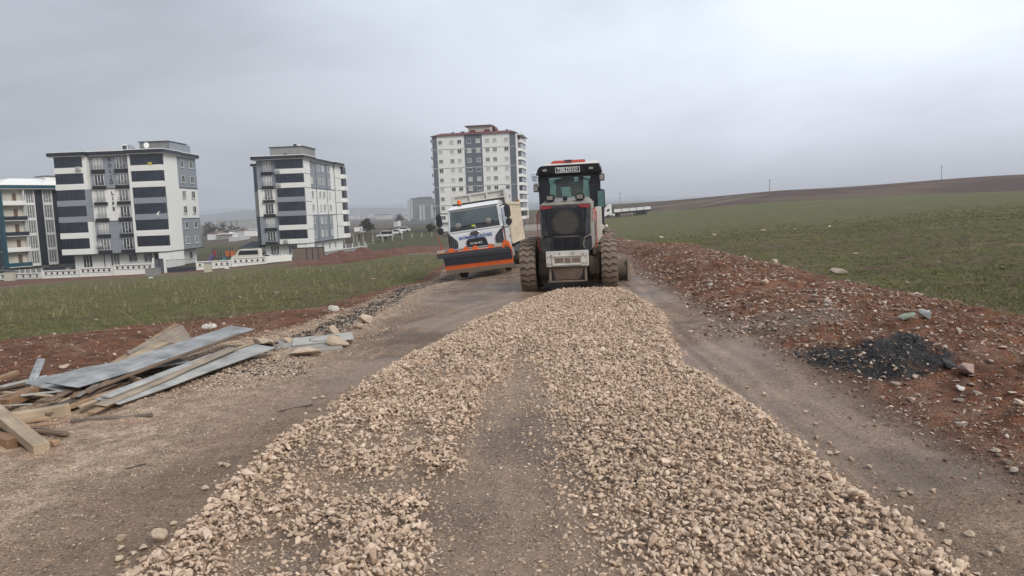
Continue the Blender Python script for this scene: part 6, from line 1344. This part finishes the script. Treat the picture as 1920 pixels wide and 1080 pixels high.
# tipper body
BX, BY0, BY1, BZ0, BZ1 = 1.24, .98, 6.4, 1.20, 2.86
b = MB().box(-BX, BX, BY0 + .1, BY1, BZ0, BZ0 + .12)
body = b.build('body_floor', CREAM, tk)
for sx in (-1, 1):
    sd_ = MB().box(sx * (BX - .06), sx * BX, BY0, BY1, BZ0 + .12, BZ1 + .25).build('body_side', CREAM, tk)
    MB().box(sx * (BX - .09), sx * (BX + .06), BY0, BY1, BZ1 + .20, BZ1 + .33).build('top_rail', CREAM, sd_)
    MB().box(sx * BX, sx * (BX + .05), BY0, BY1, BZ0 + .0, BZ0 + .12).build('bottom_rail', CREAM, sd_)
    for k in range(8):
        yy = BY0 + .05 + k * .755; MB().box(sx * BX, sx * (BX + .055), yy, yy + .10, BZ0 + .12, BZ1 + .2).build('rib', CREAM, sd_)
    MB().box(sx * BX, sx * (BX + .03), BY0 + 2.3, BY0 + 3.1, BZ0 + .72, BZ0 + .90).build('pressed_panel', CREAMI, sd_)
MB().box(-BX, BX, BY1 - .06, BY1, BZ0 + .12, BZ1 + .2).build('tailgate', CREAM, tk)
# headboard rising above and over the cab
hb_ = MB().box(-BX, BX, BY0, BY0 + .06, BZ0 + .1, 3.75).build('headboard', CREAMI, tk)
MB().hexa([(-BX, BY0 - .5, 3.40), (BX, BY0 - .5, 3.40), (BX, BY0, 3.36), (-BX, BY0, 3.36)], [(-BX, BY0 - .5, 3.44), (BX, BY0 - .5, 3.44), (BX, BY0, 3.42), (-BX, BY0, 3.42)]).build('cab_guard', CREAMI, hb_)
MB().box(-BX - .02, BX + .02, BY0 - .09, BY0 + .1, 3.72, 3.80).build('top_rail', CREAMI, hb_)
for k in range(4): xx = -BX + .0 + k * (2 * BX - .08) / 3; MB().box(xx, xx + .08, BY0 - .10, BY0, 3.40, 3.74).build('rib', CREAMI, hb_)
for sx in (-1, 1): MB().poly([(BY0 + .04, 3.1), (BY0 - .2, 3.1), (BY0 - .3, 3.80), (BY0 + .7, 3.80), (BY0 + 1.5, 3.2), (BY0 + 1.5, 3.1)], sx * (BX - .03), sx * (BX + .03), 'x').build('headboard_cheek', CREAMI, hb_)
MB().box(BX - .1, BX + .04, BY1 - .3, BY1 - .05, BZ1 + .33, BZ1 + .48).ball((BX - .02, BY1 - .5, BZ1 + .42), .07).build('hinge', mat('rusty_hinge', (.30, .13, .04), .8), tk)
MB().box(.35, 1.05, BY1 - .3, BY1 - .2, .55, 1.2).build('mud_flap', PLATEB, tk)
# snow plough (lifted a little, tilted)
pr = root('snow_plough', (0, F - .62, .10)); pr.parent = tk; pr.rotation_euler = (0, R(1.6), R(3))
pb = MB(); 
pb.poly([(.12, .42), (.05, .60), (.02, .80), (.05, 1.00), (.12, 1.16), (.15, 1.15), (.09, 1.0), (.06, .80), (.09, .60), (.16, .43)], -1.46, 1.52, 'x')
pb.build('mouldboard', PORG, pr, bevel=.004)
MB().hexa([(-1.72, -.07, .94), (1.46, -.07, .90), (1.46, -.04, .90), (-1.72, -.04, .94)], [(-1.76, .02, 1.155), (1.46, .02, 1.155), (1.46, .05, 1.155), (-1.76, .05, 1.155)]).build('rubber_deflector', PRUB, pr)
MB().hexa([(-1.44, -.02, .60), (1.50, -.02, .60), (1.50, .03, .60), (-1.44, .03, .60)], [(-1.48, -.06, 1.0), (1.50, -.06, 1.0), (1.50, -.02, 1.0), (-1.48, -.02, 1.0)]).build('rubber_face', PRUB, pr)
MB().box(-1.76, 1.46, .01, .07, 1.155, 1.185).build('top_edge', PORG, pr)
MB().box(-1.44, 1.52, .02, .06, .40, .61, rot=(.25, 0, 0)).build('orange_strip', PORG, pr)
MB().box(-1.42, 1.56, .0, .05, .24, .41, rot=(.2, 0, 0)).build('cutting_edge', MUDM, pr)
MB().cyl((-1.6, .16, 1.24), (1.1, .16, 1.26), .045, n=10).build('cross_pipe', GPL, pr)
for xx in (-1.10, -.46, -.06, .62): 
    MB().poly([(-.14, 1.15), (-.11, 1.27), (-.05, 1.345), (.05, 1.345), (.11, 1.27), (.14, 1.15)], -.05 + .08, .05 + .08, 'y').build('hinge_lug', PORG, pr, bevel=.012, loc=(xx, 0, 0))
MB().poly([(1.12, 1.10), (1.16, 1.36), (1.30, 1.46), (1.44, 1.34), (1.52, 1.02), (1.44, 1.02), (1.36, 1.22), (1.24, 1.22), (1.20, 1.10)], .0, .1, 'y').build('end_bracket', PORG, pr)
MB().poly([(1.18, 1.12), (1.26, 1.24), (1.36, 1.24), (1.5, .98), (1.5, .62), (1.2, .62)], .02, .05, 'y').build('dark_cheek', PRUB, pr)
MB().box(.78, 1.12, .0, .14, 1.175, 1.33).build('pale_block', CONC, pr, bevel=.01); MB().box(-1.72, -1.40, .0, .14, 1.175, 1.30).build('pale_block', CONC, pr, bevel=.01)
MB().box(-1.65, -1.45, .04, .1, 1.30, 1.34).cyl((-1.52, .08, 1.30), (-1.60, .08, 1.95), .022, .015, n=7).build('marker_stick', REDP, pr)
MB().cyl((1.34, .08, 1.35), (1.22, .08, 2.0), .015, n=6).build('marker_stick', REDP, pr)
MB().box(-.4, .4, .1, .7, .55, .75).build('plough_mount', TG, pr)
# ================================================================= boards and planks beside the road, slab, weeds
def wood(name, col, g=1.0, rough=.85):
    if name in MATS: return MATS[name]
    M = bpy.data.materials.new(name); M.use_nodes = True; t = M.node_tree; b = t.nodes['Principled BSDF']; L = t.links.new
    tc = N(t, 'ShaderNodeTexCoord'); mp = N(t, 'ShaderNodeMapping'); mp.inputs['Scale'].default_value = (1.2, 26, 26); L(tc.outputs['Object'], mp.inputs[0])
    no = N(t, 'ShaderNodeTexNoise'); no.inputs['Scale'].default_value = 1.5; no.inputs['Detail'].default_value = 8; no.inputs['Roughness'].default_value = .7; L(mp.outputs[0], no.inputs[0])
    n2 = N(t, 'ShaderNodeTexNoise'); n2.inputs['Scale'].default_value = 3; n2.inputs['Detail'].default_value = 5; L(tc.outputs['Object'], n2.inputs[0])
    ad = N(t, 'ShaderNodeMath', operation='ADD'); L(no.outputs[0], ad.inputs[0]); L(n2.outputs[0], ad.inputs[1])
    mr = N(t, 'ShaderNodeMapRange'); mr.inputs[1].default_value = .7; mr.inputs[2].default_value = 1.3; mr.inputs[3].default_value = 1 - .45 * g; mr.inputs[4].default_value = 1 + .30 * g; L(ad.outputs[0], mr.inputs[0])
    sc = N(t, 'ShaderNodeVectorMath', operation='SCALE'); sc.inputs[0].default_value = col; L(mr.outputs[0], sc.inputs['Scale']); L(sc.outputs[0], b.inputs['Base Color']); b.inputs['Roughness'].default_value = rough
    bp = N(t, 'ShaderNodeBump'); bp.inputs['Strength'].default_value = .4; bp.inputs['Distance'].default_value = .004; L(no.outputs[0], bp.inputs['Height']); L(bp.outputs[0], b.inputs['Normal']); MATS[name] = M; return M
WGR = wood('grey_board', (.31, .315, .315), 1.5, .6); WG2 = wood('pale_grey_board', (.38, .38, .36), 1.0, .6); WTN = wood('tan_timber', (.34, .225, .135)); WPL = wood('pale_timber', (.40, .31, .215)); WBR = wood('brown_timber', (.17, .115, .08)); WOR = wood('orange_brown_timber', (.24, .145, .085)); WDK = wood('dark_timber', (.09, .07, .058))
def plank(p0, p1, w, t, m, label, z0=.02, z1=.02, tilt=0., cat='plank', name='plank', group='boards and planks dumped left of the road', bend=0., nseg=1):
    """p0, p1 ground positions (photo) of the two ends' middle; z0, z1 their heights above the soil"""
    a = G(*p0); b = G(*p1); a = Vector((a.x, a.y, gz(a.x, a.y) + z0)); b = Vector((b.x, b.y, gz(b.x, b.y) + z1)); d = b - a; L_ = d.length
    bm = MB(); n = max(nseg, 1); rr_ = random.Random(int(p0[0] * 7 + p1[1]))
    rows = []
    for k in range(n + 1):
        xx = L_ * k / n; zz_ = bend * math.sin(math.pi * k / n); j = rr_.uniform(-.010, .010); zz_ += rr_.uniform(-.012, .012) * (0 < k < n)
        rows.append([bm.bm.verts.new((xx + (rr_.uniform(-.02, .02) if k in (0, n) else 0), y_ + j, zz_ + z_)) for (y_, z_) in ((-w / 2, -t / 2), (w / 2, -t / 2), (w / 2, t / 2), (-w / 2, t / 2))])
    for r0, r1 in zip(rows, rows[1:]):
        for k in range(4): bm.bm.faces.new((r0[k], r0[(k + 1) % 4], r1[(k + 1) % 4], r1[k]))
    bm.bm.faces.new(rows[0][::-1]); bm.bm.faces.new(rows[-1])
    o = bm.build(name, m, None, bevel=min(.004, t * .2), seg=1)
    q = d.to_track_quat('X', 'Z'); o.rotation_euler = (q @ Euler((tilt, 0, 0)).to_quaternion()).to_euler(); o.location = a; tag(o, label, cat, group); return o
plank((120, 756), (458, 652), .44, .018, WGR, 'long bluish grey board on top of the pile, its tip highest', .20, .30, .12, 'board', 'board', nseg=4, bend=-.02)
plank((200, 765), (500, 668), .34, .018, WG2, 'pale grey board below the top board, tip nearest the manhole slab', .08, .16, .15, 'board', 'board', nseg=4)
plank((188, 772), (440, 680), .16, .02, wood('edge_board', (.33, .27, .21)), 'thin brown edged board between the two grey boards', .10, .21, .1, 'board', 'board', nseg=3)
plank((80, 752), (330, 690), .60, .016, WGR, 'wide blue grey sheet spread over the middle of the pile', .16, .12, .10, 'board', 'board', nseg=5, bend=.03)
plank((-40, 775), (200, 722), .22, .02, WG2, 'long curved pale board at the left edge of the pile', .08, .16, .05, 'board', 'board', nseg=6, bend=-.04)
plank((190, 705), (334, 645), .10, .06, WTN, 'tan square beam lying behind the grey boards, its end highest', .06, .34, 0, 'beam', 'beam')
plank((210, 718), (330, 668), .20, .03, WBR, 'brown splintered plank beside the tan beam', .08, .20, .3, nseg=3)
plank((235, 705), (310, 672), .16, .09, WPL, 'short pale offcut lying on the tan beam', .14, .20, .1, 'offcut', 'offcut')
o = plank((250, 690), (352, 655), .30, .05, wood('mortar_crusted', (.30, .25, .20), 1.2), 'broken formwork board with crusted mortar behind the pile', .10, .30, 1.0, 'board', 'board', nseg=4)
for k, (a_, b_, w_, m_, zz_, lab) in enumerate([((90, 775), (250, 700), .09, WBR, .12, 'thin brown lath under the wide sheet, uppermost'), ((100, 782), (290, 700), .08, WDK, .09, 'dark lath under the wide sheet'), ((85, 786), (215, 738), .10, WBR, .07, 'brown lath next to the dark lath'), ((150, 765), (262, 698), .05, wood('grey_lath', (.25, .23, .2)), .14, 'thin grey lath slanting over the sheet edge'), ((165, 762), (285, 690), .04, WBR, .15, 'narrow lath slanting over the sheet edge, right one'), ((60, 790), (170, 755), .16, wood('grey_brown_board', (.22, .20, .175)), .06, 'grey brown board in front of the laths')]):
    plank(a_, b_, w_, .022, m_, lab, zz_, zz_ + .03, .1, 'lath' if w_ < .12 else 'board', 'lath' if w_ < .12 else 'board')
plank((-60, 812), (130, 775), .12, .12, WPL, 'thick pale round edged beam in front of the pile', .05, .05, 0, 'beam', 'beam', nseg=4)
plank((120, 775), (232, 738), .09, .05, WTN, 'tan beam continuing behind the thick pale beam', .05, .05, 0, 'beam', 'beam')
plank((262, 735), (356, 716), .12, .07, WBR, 'short muddy beam lying apart in front of the grey boards', .05, .05, .1, 'beam', 'beam', nseg=2)
plank((130, 788), (286, 775), .05, .035, wood('muddy_stick', (.15, .12, .10)), 'thin muddy pole lying alone on the crushed stone', .02, .03, 0, 'pole', 'pole', nseg=3)
plank((-30, 790), (78, 850), .14, .09, WPL, 'square pale beam pointing to the camera at the left edge', .22, .04, 0, 'beam', 'beam')
plank((-30, 830), (25, 838), .13, .11, WOR, 'orange brown cut end under the square pale beam', .05, .05, 0, 'beam', 'beam')
plank((0, 806), (125, 818), .06, .03, WBR, 'thin brown lath crossing behind the square pale beam', .03, .03, 0, 'lath', 'lath')
plank((40, 830), (108, 838), .06, .05, WTN, 'short tan offcut beside the square pale beam', .03, .03, 0, 'offcut', 'offcut')
plank((-30, 740), (90, 722), .10, .02, WG2, 'white grey lath at the back of the pile, left side', .10, .14, 0, 'lath', 'lath')
plank((-30, 730), (35, 710), .06, .05, WTN, 'tan round stick at the back left of the pile', .10, .13, 0, 'stick', 'stick')
plank((60, 742), (80, 700), .10, .015, WGR, 'short blue grey board standing slanted across the pile', .10, .22, .2, 'board', 'board')
plank((-30, 736), (110, 752), .07, .03, WBR, 'brown plank under the white grey lath', .10, .08, 0, nseg=2)
plank((20, 728), (105, 712), .09, .03, WOR, 'orange brown lath behind the standing board', .09, .09, 0, 'lath', 'lath')
plank((10, 775), (68, 755), .12, .10, WOR, 'rotten orange brown stump end in the pile', .10, .13, 0, 'stump', 'stump', nseg=2)
plank((0, 795), (140, 765), .20, .02, WDK, 'dark board beneath the thick pale beam', .05, .08, 0, 'board', 'board')
for k, (a_, b_, w_, m_, z_, z2, lab) in enumerate([((135, 766), (455, 660), .07, WBR, .14, .25, 'thin brown edge board directly under the long top board'), ((150, 774), (470, 668), .06, WPL, .09, .17, 'pale thin lath between the top board and the lower boards'), ((170, 780), (330, 712), .08, WTN, .05, .07, 'tan batten along the foot of the lower grey board'), ((200, 762), (405, 690), .12, WG2, .11, .16, 'short grey board squeezed between the long boards')]):
    plank(a_, b_, w_, .025, m_, lab, z_, z2, .1, 'lath', 'lath', nseg=2)
rk = random.Random(9)
for k, (x0_, y0_, x1_, y1_) in enumerate([(-20, 760, 90, 738), (-20, 745, 60, 742), (30, 768, 150, 748), (70, 778, 200, 742), (-20, 822, 90, 800), (60, 812, 118, 806), (95, 745, 190, 722), (140, 758, 240, 728), (160, 745, 300, 700), (-20, 782, 60, 775), (180, 728, 250, 700), (10, 757, 100, 765)]):
    plank((x0_, y0_), (x1_, y1_), rk.uniform(.04, .12), rk.uniform(.015, .03), rk.choice([WBR, WTN, WDK, WG2, WPL]), ['thin lath at the left edge of the pile, upper', 'short lath at the left edge of the pile', 'lath lying across the thin boards', 'lath under the grey brown board', 'weathered lath in front of the square beam', 'small offcut right of the square beam', 'lath sticking out behind the wide sheet', 'lath crossing the foot of the grey boards', 'long lath beside the brown edged board', 'lath under the curved pale board', 'short lath behind the wide sheet', 'crooked lath slanting down at the left'][k], rk.uniform(.04, .14), rk.uniform(.05, .16), rk.uniform(-.3, .3), 'lath', 'lath')
plank((520, 768), (585, 760), .016, .016, WDK, 'thin twig on the wet road left of the gravel', .005, .01, 0, 'twig', 'twig', group=None)
plank((235, 880), (272, 870), .014, .014, WDK, 'thin twig on the mud in the lower left', .005, .008, 0, 'twig', 'twig', group=None)
# concrete manhole slab
a = G(515, 655); b = G(635, 633); c = G(690, 648)
cs = root('manhole_slab', (*G(577, 650).xy, gz(*G(577, 650).xy)), R(14), 'grey concrete manhole slab with a round rim beside the boards', 'slab', rx=R(2), ry=R(-2))
MB().box(-.62, .55, -.60, .62, -.05, .05).build('slab', mat('slab_concrete', (.30, .275, .24), .85, var=.15, vscale=5, bump=.3), cs, bevel=.02)
MB().box(-.25, .75, -.05, .60, .052, .07).build('cover', mat('cover_concrete', (.42, .405, .37), .8, var=.1, vscale=5), cs, bevel=.01)
MB().tube([(.27 + .24 * math.cos(a_), .28 + .24 * math.sin(a_), .072) for a_ in np.linspace(0, 6.28, 29)], .009, 5).build('rim', mat('rim_dark', (.2, .19, .17), .8), cs)
# plastic bag
g = G(392, 618); b = MB().ball((0, 0, .05), 1, (.13, .09, .06), 3)
for v in b.bm.verts: v.co += v.normal * .05 * (float(fbm(np.array([v.co.x * 9 + v.co.z * 5]), np.array([v.co.y * 9]), 1.5, 3, 5)[0]) - .4)
o = b.build('plastic_bag', mat('white_plastic', (.62, .60, .56), .5, var=.2, vscale=12), None, loc=(g.x, g.y, gz(g.x, g.y)), rot=(0, 0, .4)); tag(o, 'crumpled white plastic bag on the red soil behind the boards', 'bag')
g = G(626, 582); o = MB().box(-.12, .12, -.08, .08, 0, .12, rot=(.2, .2, .5)).build('carton', mat('white_carton', (.6, .58, .52), .7, var=.3, vscale=10), None, bevel=.03, loc=(g.x, g.y, gz(g.x, g.y))); tag(o, 'crushed white carton on the verge behind the black crumbs', 'carton')

# ---------------------------------------------------------------- wheat, stubble, weeds
def blades_mesh(name, n, h, w, spread, seed, lean=.5):
    r = random.Random(seed); bm = bmesh.new()
    for _ in range(n):
        a = r.uniform(0, 6.28); q = Vector((r.gauss(0, spread), r.gauss(0, spread), 0)); hh = h * r.uniform(.5, 1.1); d = Vector((math.cos(a), math.sin(a), 0)) * hh * r.uniform(.1, lean); s = Vector((-math.sin(a), math.cos(a), 0)) * w
        m1 = q + d * .35 + Vector((0, 0, hh * .6)); m2 = q + d + Vector((0, 0, hh * .9))
        v = [bm.verts.new(p) for p in (q - s, q + s, m1 + s * .8, m1 - s * .8, m2)]; bm.faces.new(v[:4]); bm.faces.new((v[3], v[2], v[4]))
    me = bpy.data.meshes.new(name); bm.to_mesh(me); bm.free(); return me
def leafmat(name, c1, c2):
    M = bpy.data.materials.new(name); M.use_nodes = True; t = M.node_tree; b = t.nodes['Principled BSDF']; L = t.links.new
    a = N(t, 'ShaderNodeAttribute', attribute_name='tint', attribute_type='INSTANCER'); mx = N(t, 'ShaderNodeMix', data_type='RGBA'); mx.inputs[6].default_value = (*c1, 1); mx.inputs[7].default_value = (*c2, 1)
    L(a.outputs['Fac'], mx.inputs[0]); L(mx.outputs[2], b.inputs['Base Color']); b.inputs['Roughness'].default_value = .7; b.inputs['Specular IOR Level'].default_value = .2; return M
M_WH = leafmat('wheat_leaf', (.118, .130, .050), (.22, .21, .095)); M_DRY = leafmat('dry_stalk', (.22, .17, .10), (.42, .35, .22))
wsrc = []
for k in range(3):
    g = G(60 + 40 * k, 618); o = link('wheat', blades_mesh('wheat', 10, .058, .0045, .04, 50 + k, .9), M_WH); o.location = (g.x, g.y, gz(g.x, g.y) - .01); tag(o, 'young green wheat shoots at the near edge of the left field', kind='stuff'); wsrc.append(o)
ssrc = []
for k in range(2):
    g = G(200 + 90 * k, 590); o = link('stubble', blades_mesh('stubble', 3, .26, .0045, .03, 70 + k, .8), M_DRY); o.location = (g.x, g.y, gz(g.x, g.y)); tag(o, 'dry straw stalks standing in the left field', kind='stuff'); ssrc.append(o)
def field_scatter(name, N_, cond, src, m, label, smin, smax, y0, y1, power=1.0):
    u = rs.uniform(0, 1, N_ * 3); gy = (y0 ** (1 - power) + u * (y1 ** (1 - power) - y0 ** (1 - power))) ** (1 / (1 - power)) if power != 1 else y0 * (y1 / y0) ** u
    gx = rs.uniform(-.75, .75, N_ * 3) * gy
    k = rs.uniform(0, 1, len(gx)) < cond(gx, gy); gx, gy = gx[k][:N_], gy[k][:N_]; n = len(gx)
    s = rs.uniform(smin, smax, n) * np.clip(gy / 25, 1, 2.2); z = base_z(gx, gy) + relief(gx, gy) - .01
    rot = np.stack([rs.normal(0, .15, n), rs.normal(0, .15, n), rs.uniform(0, 6.28, n)], 1); print(name, n)
    return scatter(name, np.stack([gx, gy, z], 1), rot, np.stack([s, s, s * rs.uniform(.7, 1.2, n)], 1), rs.uniform(0, 1, n), m, src, label)
def tuf(x, y): return sstep(.30, .55, .55 * fbm(x, y, 3.1, 4, 81) + .45 * fbm(x * .35 + y * .2, y, .9, 3, 83))
field_scatter('wheat', 45000, lambda gx, gy: sstep(-.1, .5, gx - X(FR, gy)) * (.04 + .7 * tuf(gx, gy)) * sstep(80, 35, gy), wsrc, M_WH, 'short young wheat growing over the right field', .6, 1.15, 8, 75, 1.35)
field_scatter('wheat', 36000, lambda gx, gy: sstep(.1, -.4, gx - X(FL, gy)) * (.04 + .7 * tuf(gx, gy)) * sstep(85, 35, gy), wsrc, M_WH, 'short young wheat growing over the left field', .6, 1.15, 12, 80, 1.35)
field_scatter('stubble', 1500, lambda gx, gy: sstep(.0, -.6, gx - X(FL, gy)) * sstep(.35, .6, fbm(gx, gy, .35, 3, 88)), ssrc, M_DRY, 'pale dry stalks sticking out of the left wheat field', .5, 1.3, 14, 70)
field_scatter('dry_grass', 300, lambda gx, gy: (np.abs(gx - X(FR, gy)) < .8) * .8, ssrc, M_DRY, 'dry grass stalks along the edge of the right field', .3, .8, 9, 40)
# single dry weeds
def weed(px, py, h, lean, label, n=5, seed=0, name='dry_weed'):
    g = G(px, py); r = random.Random(seed); b = MB(); tips = []
    for k in range(n):
        a = r.uniform(-.4, .4) + lean; pts = [Vector((r.gauss(0, .02), r.gauss(0, .02), 0))]
        for q in range(1, 5): pts.append(pts[0] + Vector((math.sin(a) * h * q / 4 * (1 + .15 * q), r.gauss(0, .02), math.cos(a) * h * q / 4 * r.uniform(.85, 1.1))))
        b.tube(pts, .0045, 4); tips.append(pts)
        for q in (2, 3):
            p = pts[q]; b.cyl(p, p + Vector((r.uniform(-.12, .12), r.gauss(0, .05), r.uniform(.05, .15))), .003, .0015, n=4)
    o = b.build(name, mat('dry_weed_stem', (.30, .22, .14), .9, var=.2), None, loc=(g.x, g.y, gz(g.x, g.y))); tag(o, label, 'weed'); return o
weed(346, 655, .62, -.15, 'tall dry weed standing behind the tan beam', 5, 1); weed(300, 640, .75, -1.0, 'single long dry stalk leaning far left over the red soil', 1, 2)
weed(480, 622, .30, .15, 'small dry weed beyond the tip of the grey board', 5, 3); weed(90, 665, .28, .3, 'dry twiggy weed on the red soil, left one', 6, 4); weed(160, 660, .26, -.9, 'dry twiggy weed on the red soil, right one', 6, 5)
weed(1335, 768, .16, .3, 'small dry stem at the foot of the bank, nearer the camera', 3, 6); weed(1446, 498, .38, .05, 'thin dry stem on the bank edge before the wheat', 3, 7); weed(1786, 515, .42, .0, 'single thin stem in the right wheat field', 1, 8); weed(395, 632, .25, .1, 'dry weed beside the plastic bag', 4, 9); weed(1900, 880, .2, .7, 'dry straw at the right edge of the picture', 2, 10); weed(1480, 505, .25, -.2, 'short dry stem right of the thin stem on the bank edge', 3, 11)
